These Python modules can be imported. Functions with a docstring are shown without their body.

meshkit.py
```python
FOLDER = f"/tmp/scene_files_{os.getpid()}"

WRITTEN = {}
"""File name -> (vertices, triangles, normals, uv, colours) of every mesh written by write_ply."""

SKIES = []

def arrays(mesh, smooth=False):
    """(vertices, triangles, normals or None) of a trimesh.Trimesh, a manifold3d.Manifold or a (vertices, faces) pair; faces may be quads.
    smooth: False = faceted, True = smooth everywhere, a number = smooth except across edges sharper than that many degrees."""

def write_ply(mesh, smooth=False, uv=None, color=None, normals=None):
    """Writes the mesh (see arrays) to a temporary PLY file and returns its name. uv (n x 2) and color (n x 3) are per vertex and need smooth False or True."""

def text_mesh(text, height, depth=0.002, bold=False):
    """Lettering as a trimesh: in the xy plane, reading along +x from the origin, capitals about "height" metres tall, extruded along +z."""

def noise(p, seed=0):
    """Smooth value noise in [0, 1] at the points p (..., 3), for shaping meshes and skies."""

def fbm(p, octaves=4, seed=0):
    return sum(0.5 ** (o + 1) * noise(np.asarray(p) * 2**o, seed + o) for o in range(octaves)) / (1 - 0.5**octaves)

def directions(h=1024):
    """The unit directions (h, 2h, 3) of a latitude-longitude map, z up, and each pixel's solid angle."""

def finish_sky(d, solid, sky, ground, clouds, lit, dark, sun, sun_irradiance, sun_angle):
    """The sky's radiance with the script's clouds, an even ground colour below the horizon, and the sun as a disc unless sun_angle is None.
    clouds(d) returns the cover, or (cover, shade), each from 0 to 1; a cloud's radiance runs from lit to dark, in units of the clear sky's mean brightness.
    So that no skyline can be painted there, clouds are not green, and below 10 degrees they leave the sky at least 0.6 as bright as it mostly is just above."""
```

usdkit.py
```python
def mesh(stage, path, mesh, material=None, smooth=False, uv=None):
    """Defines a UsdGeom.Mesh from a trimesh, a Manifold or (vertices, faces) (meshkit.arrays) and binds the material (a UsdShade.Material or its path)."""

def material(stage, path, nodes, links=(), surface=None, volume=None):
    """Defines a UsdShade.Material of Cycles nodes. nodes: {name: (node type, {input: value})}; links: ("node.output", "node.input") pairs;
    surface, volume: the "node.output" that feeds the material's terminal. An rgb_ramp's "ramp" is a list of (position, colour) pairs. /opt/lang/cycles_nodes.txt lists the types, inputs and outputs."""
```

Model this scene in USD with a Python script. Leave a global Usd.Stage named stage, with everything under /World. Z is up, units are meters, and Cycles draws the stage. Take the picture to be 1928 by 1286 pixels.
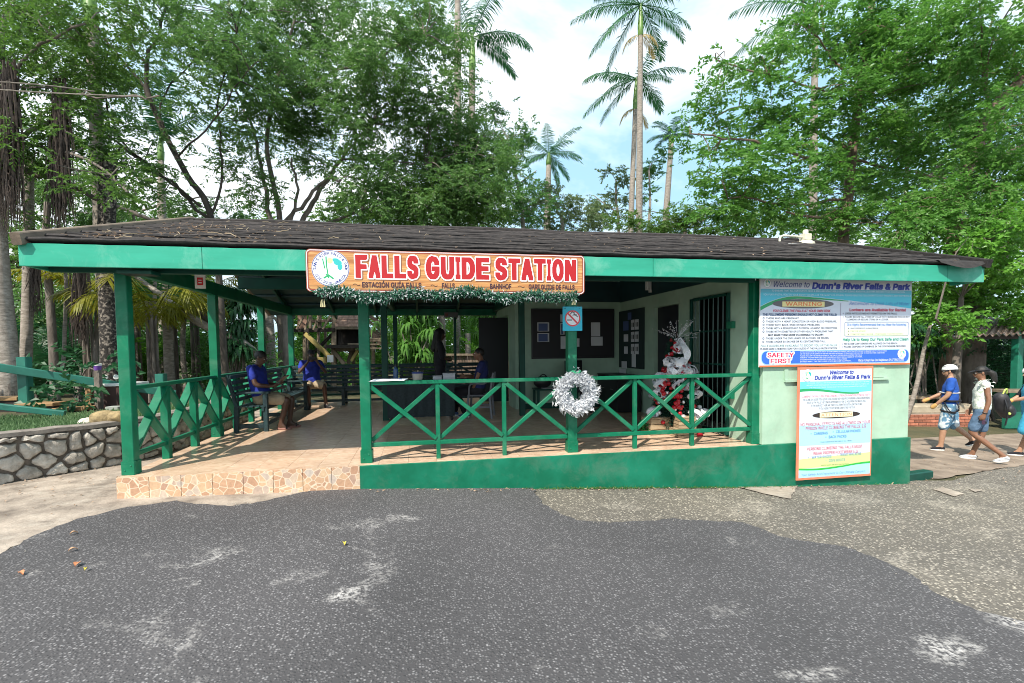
import math, random, glob
import numpy as np
import trimesh, shapely, manifold3d
from shapely.geometry import Polygon, Point, box as sbox, LineString, MultiPoint
from shapely import affinity
from pxr import Usd, UsdGeom, UsdLux, UsdShade, Sdf, Gf, Vt
import usdkit, meshkit

stage = Usd.Stage.CreateInMemory()
UsdGeom.SetStageUpAxis(stage, UsdGeom.Tokens.z)
UsdGeom.SetStageMetersPerUnit(stage, 1.0)
UsdGeom.Xform.Define(stage, '/World')
UsdGeom.Scope.Define(stage, '/World/Looks')
V = lambda *a: np.array(a, float)

# ---------------------------------------------------------------- camera
PW, PH, FPX, CY0 = 1928, 1286, 932.6, 696.8
CAM = V(-.39, -5.95, 1.33)
YAW, PITCH, ROLL = .1834, -.0454, -.0104
def cam_axes():
    cy, sy, cp, sp = math.cos(YAW), math.sin(YAW), math.cos(PITCH), math.sin(PITCH)
    fwd = V(sy*cp, cy*cp, sp); right = V(cy, -sy, 0); up = np.cross(right, fwd)
    cr, sr = math.cos(ROLL), math.sin(ROLL)
    return cr*right + sr*up, -sr*right + cr*up, fwd
RIGHT, UP, FWD = cam_axes()
cam = UsdGeom.Camera.Define(stage, '/World/camera')
m = Gf.Matrix4d(1)
for i, a in enumerate((RIGHT, UP, -FWD, CAM)):
    m.SetRow(i, Gf.Vec4d(*map(float, a), 1.0 if i == 3 else 0.0))
cam.AddTransformOp().Set(m)
cam.CreateHorizontalApertureAttr(36.0); cam.CreateVerticalApertureAttr(36.0*PH/PW)
cam.CreateFocalLengthAttr(36.0*FPX/PW)
cam.CreateVerticalApertureOffsetAttr(36.0*(CY0-PH/2)/PW)
cam.CreateClippingRangeAttr(Gf.Vec2f(.05, 3000))
EXPOSURE = .52
cam.CreateExposureAttr(EXPOSURE)
def at(px, py, D=None, X=None, Y=None, Z=None):
    """The point seen at a pixel of the photograph, at a depth or on a plane."""
    d = FWD + (px-PW/2)/FPX*RIGHT - (py-CY0)/FPX*UP
    t = D if D is not None else (X-CAM[0])/d[0] if X is not None else (Y-CAM[1])/d[1] if Y is not None else (Z-CAM[2])/d[2]
    return CAM + t*d

# ---------------------------------------------------------------- sky and sun
SUNDIR = V(-.55, -.65, 1.0); SUNDIR /= np.linalg.norm(SUNDIR)
SUN_EL, SUN_ROT = math.asin(SUNDIR[2]), math.atan2(SUNDIR[0], SUNDIR[1])
SKY_STRENGTH = .145
skymat = usdkit.material(stage, '/World/Looks/sky', {
    'sky': ('sky_texture', {'sky_type': 'single_scattering', 'sun_disc': False, 'sun_elevation': SUN_EL, 'sun_rotation': SUN_ROT, 'aerosol_density': 1.6}),
    'tc': ('texture_coordinate', {}),
    'map': ('mapping', {'scale': (1.0, 1.0, 2.2), 'location': (.35, .1, .2)}),
    'n': ('noise_texture', {'scale': 2.1, 'detail': 7.0, 'roughness': .55, 'distortion': .4}),
    'r': ('rgb_ramp', {'ramp': [(.40, (0, 0, 0)), (.60, (1, 1, 1))]}),
    'mix': ('mix_color', {'b': (6.9, 7.2, 7.5)}),
    'base': ('mix_color', {'blend_type': 'mix', 'fac': .72, 'b': (2.9, 4.9, 6.2)}),
    'bg': ('background_shader', {'strength': SKY_STRENGTH})},
    [('tc.generated', 'map.vector'), ('map.vector', 'n.vector'), ('n.fac', 'r.fac'), ('r.color', 'mix.fac'),
     ('sky.color', 'base.a'), ('base.result', 'mix.a'), ('mix.result', 'bg.color')], surface='bg.background')
dome = UsdLux.DomeLight.Define(stage, '/World/sky')
UsdShade.MaterialBindingAPI.Apply(dome.GetPrim()).Bind(skymat)
dome.GetPrim().SetCustomDataByKey('kind', 'structure')
sun = UsdLux.DistantLight.Define(stage, '/World/sun')
sun.CreateNormalizeAttr(True); sun.CreateIntensityAttr(1.25); sun.CreateAngleAttr(.6); sun.CreateColorAttr(Gf.Vec3f(1, .93, .82))
zx = np.cross(V(0, 0, 1), SUNDIR); zx /= np.linalg.norm(zx); zy = np.cross(SUNDIR, zx)
m = Gf.Matrix4d(1)
for i, a in enumerate((zx, zy, SUNDIR)):
    m.SetRow(i, Gf.Vec4d(*map(float, a), 0))
sun.AddTransformOp().Set(m)

# ---------------------------------------------------------------- helpers: prims
counts = {}
def numbered(parent, name):
    k = (parent, name); n = counts.get(k, 0); counts[k] = n+1
    return f'{parent}/{name}' + (f'_{n:03d}' if n else '')
def tag(prim, label=None, cat=None, group=None, kind=None):
    for k, v in (('label', label), ('category', cat), ('group', group), ('kind', kind)):
        if v: prim.SetCustomDataByKey(k, v)
    return prim
def thing(name, label, cat, loc=(0, 0, 0), rotz=0, group=None):
    x = UsdGeom.Xform.Define(stage, numbered('/World', name))
    x.AddTranslateOp().Set(Gf.Vec3d(*map(float, loc)))
    if rotz: x.AddRotateZOp().Set(math.degrees(rotz))
    return tag(x.GetPrim(), label, cat, group)
def obj(name, mesh, mat, parent=None, smooth=False, label=None, kind=None):
    pp = str(parent.GetPath()) if parent is not None else '/World'
    if isinstance(mesh, MB): mesh = mesh.get()
    p = usdkit.mesh(stage, numbered(pp, name), mesh, mat, smooth).GetPrim()
    return tag(p, label, None, None, kind)
def dup(root, loc, rotz=0, label=None, group=None):
    was = root.GetCustomData()
    name = root.GetName()
    r = thing(name, label or was['label'], was['category'], loc, rotz, group or was.get('group'))
    r.GetReferences().AddInternalReference(root.GetPath()); r.SetInstanceable(True)
    return r

# ---------------------------------------------------------------- helpers: meshes
class MB:
    def __init__(s): s.v, s.f, s.n = [], [], 0
    def add(s, v, f):
        v = np.asarray(v, float); f = np.asarray(f, int)
        if f.shape[1] == 4: f = np.vstack([f[:, [0, 1, 2]], f[:, [0, 2, 3]]])
        s.v.append(v); s.f.append(f+s.n); s.n += len(v); return s
    def get(s): return np.vstack(s.v), np.vstack(s.f)
    def mesh(s, m):
        v, f, _ = meshkit.arrays(m); return s.add(v, f)
    def box(s, lo, hi, c=.0):
        lo, hi = np.asarray(lo, float), np.asarray(hi, float)
        mid = (lo+hi)/2; L = hi-lo; k = int(np.argmax(L))
        a = mid.copy(); b = mid.copy(); a[k] = lo[k]; b[k] = hi[k]
        i, j = [(1, 2), (2, 0), (0, 1)][k]
        e = np.eye(3)
        return s._prism(a, b, e[i], e[j], L[i], L[j], c)
    def _prism(s, a, b, ei, ej, w, h, c):
        w2, h2 = w/2, h/2
        c = min(c, w2*.45, h2*.45)
        if c > 0: ring = [(-w2+c, -h2), (w2-c, -h2), (w2, -h2+c), (w2, h2-c), (w2-c, h2), (-w2+c, h2), (-w2, h2-c), (-w2, -h2+c)]
        else: ring = [(-w2, -h2), (w2, -h2), (w2, h2), (-w2, h2)]
        n = len(ring)
        v = [p+ei*x+ej*y for p in (a, b) for x, y in ring]
        f = [(q, (q+1) % n, n+(q+1) % n) for q in range(n)] + [(q, n+(q+1) % n, n+q) for q in range(n)]
        f += [(0, q+1, q) for q in range(1, n-1)] + [(n, n+q, n+q+1) for q in range(1, n-1)]
        return s.add(v, f)
    def bar(s, a, b, w, h, up=(0, 0, 1), c=.004):
        """w: width across up, h: along up"""
        a, b, up = np.asarray(a, float), np.asarray(b, float), np.asarray(up, float)
        d = b-a; d = d/np.linalg.norm(d)
        if abs(d@up) > .98: up = V(0, 1, 0) if abs(d[1]) < .9 else V(1, 0, 0)
        ei = np.cross(up, d); ei /= np.linalg.norm(ei); ej = np.cross(d, ei)
        return s._prism(a, b, ei, ej, w, h, c)
    def tube(s, pts, rad, n=8, cap=True):
        pts = np.asarray(pts, float); k = len(pts)
        rad = np.broadcast_to(np.asarray(rad, float), (k,)) if np.ndim(rad) == 0 else np.interp(np.linspace(0, 1, k), np.linspace(0, 1, len(rad)), rad)
        t = np.gradient(pts, axis=0); t /= np.maximum(np.linalg.norm(t, axis=1, keepdims=True), 1e-9)
        ref = V(1, 0, 0) if abs(t[0][0]) < .8 else V(0, 1, 0)
        a = np.linspace(0, 2*np.pi, n, endpoint=False); rings = []
        for p, d, r in zip(pts, t, rad):
            u = np.cross(d, ref); u /= np.linalg.norm(u); w = np.cross(d, u); ref = np.cross(u, d)
            rings.append(p+r*(np.cos(a)[:, None]*u+np.sin(a)[:, None]*w))
        v = np.vstack(rings); f = []
        for i in range(k-1):
            q = np.arange(n); q2 = (q+1) % n
            f += list(np.stack([i*n+q, i*n+q2, (i+1)*n+q2], 1)) + list(np.stack([i*n+q, (i+1)*n+q2, (i+1)*n+q], 1))
        if cap:
            f += [(0, q+1, q) for q in range(1, n-1)]; e = (k-1)*n
            f += [(e, e+q, e+q+1) for q in range(1, n-1)]
        return s.add(v, np.array(f))
    def lathe(s, prof, c=(0, 0, 0), n=16):
        c = np.asarray(c, float); a = np.linspace(0, 2*np.pi, n, endpoint=False)
        v = np.vstack([np.stack([r*np.cos(a), r*np.sin(a), np.full(n, z)], 1) for r, z in prof])+c
        f = []
        for i in range(len(prof)-1):
            q = np.arange(n); q2 = (q+1) % n
            f += list(np.stack([i*n+q, i*n+q2, (i+1)*n+q2], 1)) + list(np.stack([i*n+q, (i+1)*n+q2, (i+1)*n+q], 1))
        return s.add(v, np.array(f))
    def ball(s, c, r, sub=1, sc=(1, 1, 1)):
        b = trimesh.creation.icosphere(sub, 1.0)
        return s.add(np.asarray(b.vertices)*np.asarray(sc)*r+np.asarray(c), np.asarray(b.faces))
def smooth_path(pts, k=4):
    """Catmull-Rom through the points."""
    p = np.asarray(pts, float)
    if len(p) < 3: return np.array([p[0]+(p[-1]-p[0])*t for t in np.linspace(0, 1, k+1)])
    q = np.vstack([2*p[0]-p[1], p, 2*p[-1]-p[-2]]); out = []
    for i in range(1, len(q)-2):
        for t in np.linspace(0, 1, k, endpoint=False):
            a, b, c, d = q[i-1], q[i], q[i+1], q[i+2]
            out.append(.5*((2*b)+(c-a)*t+(2*a-5*b+4*c-d)*t*t+(3*b-a-3*c+d)*t**3))
    return np.array(out+[p[-1]])
def flat(poly):
    """Triangulated flat polygon(s): (n x 2 vertices, faces)."""
    vs, fs, n = [], [], 0
    for g in getattr(poly, 'geoms', [poly]):
        if g.is_empty or g.geom_type != 'Polygon' or g.area < 1e-9: continue
        v, f = trimesh.creation.triangulate_polygon(g, engine='earcut')
        vs.append(v); fs.append(np.asarray(f)+n); n += len(v)
    if not vs: return np.zeros((0, 2)), np.zeros((0, 3), int)
    v, f = np.vstack(vs), np.vstack(fs)
    a, b, c = v[f[:, 0]], v[f[:, 1]], v[f[:, 2]]
    neg = np.cross(b-a, c-a) < 0; f[neg] = f[neg][:, ::-1]
    return v, f

# ---------------------------------------------------------------- materials
MATS = {}
def mat(name, col, col2=None, wear=None, wamt=.5, scale=6., rough=.6, bump=0., bscale=60., rand=0., spec=.5, metal=0., stretch=None, detail=4., coat=0., lo=.35, hi=.65, bdist=.01):
    """Painted or natural surface: two tones mixed by noise, relief by finer noise, a shade of its own for each object."""
    if name in MATS: return MATS[name]
    col2 = col2 or tuple(c*.75 for c in col)
    nodes = {'geo': ('geometry', {}), 'map': ('mapping', {'scale': stretch or (1, 1, 1)}),
             'n': ('noise_texture', {'scale': scale, 'detail': detail, 'roughness': .6}),
             'r': ('rgb_ramp', {'ramp': [(lo, col2), (hi, col)]}),
             'p': ('principled_bsdf', {'roughness': rough, 'specular_ior_level': spec, 'metallic': metal, 'coat_weight': coat})}
    links = [('geo.position', 'map.vector'), ('map.vector', 'n.vector'), ('n.fac', 'r.fac')]
    out = 'r.color'
    if wear:   # dust and scuffs that stay where they are
        nodes |= {'wn': ('noise_texture', {'scale': 3.1, 'detail': 10., 'roughness': .72, 'distortion': .5}), 'wr': ('rgb_ramp', {'ramp': [(.50, (0, 0, 0)), (.74, (wamt, wamt, wamt))]}), 'wm': ('mix_color', {'b': wear})}
        links += [('geo.position', 'wn.vector'), ('wn.fac', 'wr.fac'), ('wr.color', 'wm.fac'), (out, 'wm.a')]; out = 'wm.result'
    if rand:
        nodes |= {'oi': ('object_info', {}), 'mr': ('map_range', {'to_min': 1-rand, 'to_max': 1+rand}), 'h': ('hsv', {})}
        links += [('oi.random', 'mr.value'), ('mr.result', 'h.value'), (out, 'h.color')]; out = 'h.color'
    links.append((out, 'p.base_color'))
    if bump:
        nodes |= {'bn': ('noise_texture', {'scale': bscale, 'detail': 5., 'roughness': .65}), 'b': ('bump', {'strength': bump, 'distance': bdist})}
        links += [('map.vector', 'bn.vector'), ('bn.fac', 'b.height'), ('b.normal', 'p.normal')]
    MATS[name] = usdkit.material(stage, '/World/Looks/'+name, nodes, links, surface='p.BSDF')
    return MATS[name]
def leafmat(name, cols, rough=.42, trans=.3, spec=.32):
    """Leaves: each leaf picks a tone; part of the light goes through."""
    if name in MATS: return MATS[name]
    n = len(cols)
    nodes = {'g': ('geometry', {}), 'r': ('rgb_ramp', {'ramp': [(i/(n-1), c) for i, c in enumerate(cols)]}),
             'p': ('principled_bsdf', {'roughness': rough, 'specular_ior_level': spec}),
             'h': ('hsv', {'value': 1.6, 'saturation': 1.05}), 't': ('translucent_bsdf', {}), 'm': ('mix_closure', {'fac': trans}),
             'nz': ('noise_texture', {'scale': .8, 'detail': 2.}), 'ad': ('math', {'math_type': 'multiply_add', 'value2': .55, 'value3': -.05}), 'sm': ('math', {'math_type': 'multiply_add', 'value2': .55, 'use_clamp': True})}
    links = [('g.random_per_island', 'sm.value1'), ('g.position', 'nz.vector'), ('nz.fac', 'ad.value1'), ('ad.value', 'sm.value3'), ('sm.value', 'r.fac'), ('r.color', 'p.base_color'), ('r.color', 'h.color'), ('h.color', 't.color'), ('p.BSDF', 'm.closure1'), ('t.BSDF', 'm.closure2')]
    MATS[name] = usdkit.material(stage, '/World/Looks/'+name, nodes, links, surface='m.closure')
    return MATS[name]
def plain(name, col, rough=.5, spec=.5, metal=0.):
    if name not in MATS:
        MATS[name] = usdkit.material(stage, '/World/Looks/'+name, {'p': ('principled_bsdf', {'base_color': col, 'roughness': rough, 'specular_ior_level': spec, 'metallic': metal})}, surface='p.BSDF')
    return MATS[name]

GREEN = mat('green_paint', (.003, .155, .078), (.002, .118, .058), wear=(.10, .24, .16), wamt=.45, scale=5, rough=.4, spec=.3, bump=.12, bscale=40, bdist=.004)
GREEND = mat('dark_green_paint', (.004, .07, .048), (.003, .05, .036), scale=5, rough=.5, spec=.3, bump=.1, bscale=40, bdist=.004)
PLINTH = mat('plinth_paint', (.003, .115, .06), (.008, .17, .098), wear=(.09, .17, .12), wamt=.6, scale=2.6, rough=.4, spec=.3, bump=.3, bscale=25, detail=9, bdist=.005, lo=.68, hi=.40)
FASCIA = mat('turquoise_paint', (.034, .345, .235), (.025, .28, .185), wear=(.22, .48, .38), wamt=.5, scale=3, rough=.42, spec=.3, bump=.1, bscale=30, stretch=(.4, 1, 2), bdist=.004)
WALLP = mat('pale_green_plaster', (.39, .55, .42), (.31, .47, .35), wear=(.27, .33, .25), wamt=.5, scale=2.5, rough=.8, bump=.25, bscale=45, detail=7, bdist=.005)
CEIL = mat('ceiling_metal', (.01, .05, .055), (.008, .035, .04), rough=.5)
SHINGLE = mat('weathered_roof_sheet', (.040, .034, .032), (.018, .016, .016), scale=14, rough=.95, bump=.7, bscale=60, rand=.38, bdist=.012)
BARK_PALE = mat('pale_bark', (.34, .30, .26), (.17, .145, .12), scale=7, rough=.9, bump=.6, bscale=16, rand=.15, stretch=(1, 1, 3), bdist=.03)
BARK_GREY = mat('grey_bark', (.20, .17, .145), (.085, .07, .058), scale=5, rough=.9, bump=.8, bscale=14, stretch=(1, 1, .4), bdist=.03)
BARK_DARK = mat('dark_bark', (.075, .062, .05), (.03, .025, .02), scale=6, rough=.95, bump=.8, bscale=18, stretch=(1, 1, .4), bdist=.03)
BARK_RED = mat('brown_bark', (.23, .155, .115), (.10, .07, .052), scale=5, rough=.9, bump=.8, bscale=14, stretch=(1, 1, .4), bdist=.03)
BARK_SPOT = mat('studded_bark', (.02, .017, .014), (.20, .17, .14), scale=16, rough=.95, bump=.9, bscale=16, lo=.36, hi=.5, detail=1.5, bdist=.04)
WOOD_OLD = mat('weathered_timber', (.25, .20, .14), (.12, .09, .06), scale=6, rough=.85, bump=.4, bscale=30, rand=.25, bdist=.006)
WOOD_YEL = mat('yellowed_timber', (.38, .30, .10), (.22, .17, .06), scale=6, rough=.85, bump=.3, bscale=30, rand=.15)
WOOD_DK = mat('dark_timber', (.035, .028, .022), (.018, .014, .012), scale=6, rough=.85, bump=.3, rand=.2)
WHITE = mat('white_paint', (.78, .78, .76), (.68, .68, .66), scale=4, rough=.5)
BLACK = plain('black_plastic', (.012, .012, .014), .45)
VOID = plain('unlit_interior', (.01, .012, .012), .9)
TILEM = None
exec_order = []
# ================================================================ ground
GX = [(-200, .1), (-14, .02), (-7, -.13), (-3.6, -.21), (-1.1, -.27), (4.1, -.565), (6.55, -.66), (10, -.85), (16, -1.0), (200, -1.6)]
def gz(x): return float(np.interp(x, [p[0] for p in GX], [p[1] for p in GX]))
def sheet(poly, dz):
    mb = MB(); xs = [p[0] for p in GX]
    for a, b in zip(xs[:-1], xs[1:]):
        piece = poly.intersection(sbox(a, -500, b, 500))
        if piece.is_empty: continue
        v, f = flat(piece)
        if len(v): mb.add(np.column_stack([v, [gz(x)+dz for x in v[:, 0]]]), f)
    return mb
def rough_edge(pts, amp=.05, step=.12, seed=1):
    r = np.random.default_rng(seed); p = LineString(list(pts)+[pts[0]]); n = int(p.length/step)
    q = np.array([p.interpolate(i/n, normalized=True).coords[0] for i in range(n)])
    w = np.column_stack([meshkit.fbm(np.column_stack([q*2.3, np.full(n, s)]), 3, seed)-.5 for s in (.3, 7.7)])
    w2 = np.column_stack([meshkit.fbm(np.column_stack([q*9., np.full(n, s)]), 2, seed+3)-.5 for s in (.3, 7.7)])
    g = Polygon(q+w*amp*2.5+w2*amp*1.5+r.normal(0, amp*.15, q.shape)).buffer(0)
    return max(g.geoms, key=lambda a: a.area) if hasattr(g, 'geoms') else g

def aggregate(name, base, stones, dust, dustlo, dusthi, tint, sun_dapples=(), vs=60.):
    """Asphalt: stones set in binder, worn pale where the binder has gone, with pools of sunlight painted in if given."""
    nodes = {'g': ('geometry', {}),
        'v': ('voronoi_texture', {'scale': vs, 'feature': 'f1'}), 'v2': ('voronoi_texture', {'scale': vs*2.1, 'feature': 'f1'}),
        'sr': ('rgb_ramp', {'ramp': [(0, tuple(c*.6 for c in base)), (.4, base), (.8, stones), (1, tuple(min(1, c*1.7) for c in stones))]}),
        'sep': ('separate_color', {}), 'sep2': ('separate_color', {}),
        'edge': ('rgb_ramp', {'ramp': [(.25, (1, 1, 1)), (.55, (0, 0, 0))]}),
        'sr2': ('rgb_ramp', {'ramp': [(0, base), (.7, base), (1, stones)]}),
        'm1': ('mix_color', {'b': base}), 'm0': ('mix_color', {'fac': .5}), 'inv': ('math', {'math_type': 'subtract', 'value1': 1.}),
        'n': ('noise_texture', {'scale': 1.35, 'detail': 9., 'roughness': .68, 'distortion': .3}), 'nr': ('rgb_ramp', {'ramp': [(dustlo, (0, 0, 0)), (dusthi, (1, 1, 1))]}),
        'nf': ('noise_texture', {'scale': 38., 'detail': 3.}), 'nfr': ('rgb_ramp', {'ramp': [(.42, (0, 0, 0)), (.6, (1, 1, 1))]}), 'mul': ('math', {'math_type': 'multiply'}),
        'm2': ('mix_color', {'b': dust}),  # dust tone, also used for the painted pools of sunlight
        'nl': ('noise_texture', {'scale': .45, 'detail': 4.}), 'lr': ('rgb_ramp', {'ramp': [(.3, (.72, .72, .74)), (.7, tint)]}), 'm3': ('mix_color', {'blend_type': 'multiply', 'fac': 1.}),
        'p': ('principled_bsdf', {'roughness': .82, 'specular_ior_level': .4}), 'b': ('bump', {'strength': .5, 'distance': .008})}
    links = [('g.position', 'v.vector'), ('g.position', 'v2.vector'), ('g.position', 'n.vector'), ('g.position', 'nl.vector'), ('g.position', 'nf.vector'),
        ('v.color', 'sep.color'), ('sep.r', 'sr.fac'), ('v2.color', 'sep2.color'), ('sep2.g', 'sr2.fac'), ('v.distance', 'edge.fac'),
        ('edge.color', 'inv.value2'), ('inv.value', 'm1.fac'), ('sr.color', 'm0.a'), ('sr2.color', 'm0.b'), ('m0.result', 'm1.a'),
        ('n.fac', 'nr.fac'), ('nf.fac', 'nfr.fac'), ('nr.color', 'mul.value1'), ('nfr.color', 'mul.value2'), ('mul.value', 'm2.fac'), ('m1.result', 'm2.a'),
        ('nl.fac', 'lr.fac'), ('m2.result', 'm3.a'), ('lr.color', 'm3.b'), ('m3.result', 'p.base_color'), ('edge.color', 'b.height'), ('b.normal', 'p.normal')]
    if sun_dapples:   # pale pools of dappled sunlight, painted into the asphalt colour
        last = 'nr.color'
        for i, (cx, cy, rx, ry, rot, amt) in enumerate(sun_dapples):
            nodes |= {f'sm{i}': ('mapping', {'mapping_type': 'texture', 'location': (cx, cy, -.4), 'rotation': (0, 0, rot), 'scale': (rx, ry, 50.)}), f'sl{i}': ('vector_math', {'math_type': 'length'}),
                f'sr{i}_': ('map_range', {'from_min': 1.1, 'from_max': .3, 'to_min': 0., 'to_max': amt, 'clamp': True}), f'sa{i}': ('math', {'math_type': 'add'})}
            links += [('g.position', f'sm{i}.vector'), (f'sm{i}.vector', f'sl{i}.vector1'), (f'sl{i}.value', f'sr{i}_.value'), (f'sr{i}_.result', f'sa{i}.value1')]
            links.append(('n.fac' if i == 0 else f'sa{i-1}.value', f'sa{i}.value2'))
        links.remove(('n.fac', 'nr.fac')); links.append((f'sa{len(sun_dapples)-1}.value', 'nr.fac'))
    return usdkit.material(stage, '/World/Looks/'+name, nodes, links, surface='p.BSDF')
def gp(px, py): # pixel on the ground
    z = -.4
    for _ in range(12):
        p = at(px, py, Z=z); z = gz(p[0])
    return p[:2]
SUN_DAPPLES = [(*gp(1785, 1225), .36, .22, .3, .21), (*gp(1560, 1268), .3, .10, .1, .22), (*gp(1465, 1272), .16, .08, 0, .2), (*gp(1905, 1165), .3, .2, .2, .2), (*gp(690, 1100), .4, .11, .75, .15), (*gp(1340, 1140), .5, .25, .2, .10), (*gp(560, 1080), .6, .3, .5, .07), (*gp(890, 960), .4, .2, -.3, .12), (*gp(700, 985), .7, .25, .1, .11), (*gp(330, 1175), .7, .35, .4, .06)]  # dappled sunlight painted as pale patches on the new asphalt
ASPH_NEW = aggregate('new_asphalt', (.070, .067, .068), (.27, .262, .26), (.50, .48, .45), .60, .76, (1.12, 1.11, 1.14), SUN_DAPPLES)
ASPH_OLD = aggregate('old_asphalt', (.125, .114, .098), (.56, .51, .43), (.46, .42, .36), .54, .74, (1.15, 1.11, 1.05), (), 40.)
CONCRETE = mat('dusty_concrete', (.40, .335, .275), (.13, .105, .085), wear=(.46, .41, .35), wamt=.8, scale=2.8, rough=.9, bump=.8, bscale=14, detail=10, bdist=.02, lo=.3, hi=.62)
CONCRETE2 = mat('brown_concrete', (.30, .235, .18), (.16, .12, .09), scale=2.5, rough=.9, bump=.8, bscale=12, detail=10, bdist=.02)
LITTER = mat('forest_floor', (.10, .085, .04), (.045, .05, .018), scale=1.4, rough=.95, bump=1., bscale=9, detail=10, bdist=.05)
obj('ground', sheet(sbox(-190, -60, 190, 190), -.02), LITTER, kind='structure')
obj('road', sheet(rough_edge([(-40, -40), (60, -40), (60, .9), (10.5, 1.15), (8.4, .45), (7.4, .02), (6.6, .03), (-1.0, .03), (-3.0, -.2), (-40, -.6)], .03), -.008), ASPH_OLD, kind='structure')
ap = rough_edge([(-30, -12), gp(-500, 1290), gp(0, 1042), gp(60, 1012), gp(150, 980), gp(235, 958), gp(330, 946), gp(430, 956), gp(470, 950), gp(545, 936), gp(600, 925), (-1.0, -.02), (-3.6, -.02), (-3.64, .3), (-3.64, 8), (-4.6, 8), (-4.9, 3.), (-5.2, 1.4), (-7., -.5), (-30, -4)], .06, step=.06, seed=4)
obj('concrete_path', sheet(ap, -.003), CONCRETE, kind='structure')
na = rough_edge([(-14, -14), gp(-220, 1250), gp(0, 1040), gp(60, 1010), gp(150, 978), gp(230, 957), gp(330, 944), gp(430, 954), gp(470, 948), gp(545, 934), gp(600, 923), gp(676, 917), (-.9, -.03), (1.2, -.03), gp(1000, 914), gp(1008, 930), gp(1030, 952), gp(1080, 980), gp(1150, 985), gp(1270, 978), gp(1400, 984), gp(1470, 1012), gp(1600, 1032), gp(1690, 1068), gp(1760, 1118), gp(1840, 1150), gp(1928, 1172), gp(2300, 1230), (9, -14)], .05, step=.045, seed=9)
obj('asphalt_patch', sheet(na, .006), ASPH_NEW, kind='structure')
obj('side_path', sheet(rough_edge([(6.62, .06), (7.3, .1), (8.6, .55), (11, 1.2), (20, 1.4), (20, 4.4), (9, 3.4), (6.7, 3.)], .05, seed=3), .0), CONCRETE2, kind='structure')
for k, q in enumerate([[gp(1385, 916), gp(1440, 911), gp(1500, 914), gp(1495, 922), gp(1490, 940), gp(1440, 930)], [gp(1755, 921), gp(1775, 918), gp(1818, 930), gp(1800, 936)], [gp(1822, 920), gp(1850, 922), gp(1835, 927)]]):
    obj('concrete_patch', sheet(rough_edge(q, .03, .035, seed=20+k), .004), CONCRETE, kind='structure')

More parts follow.
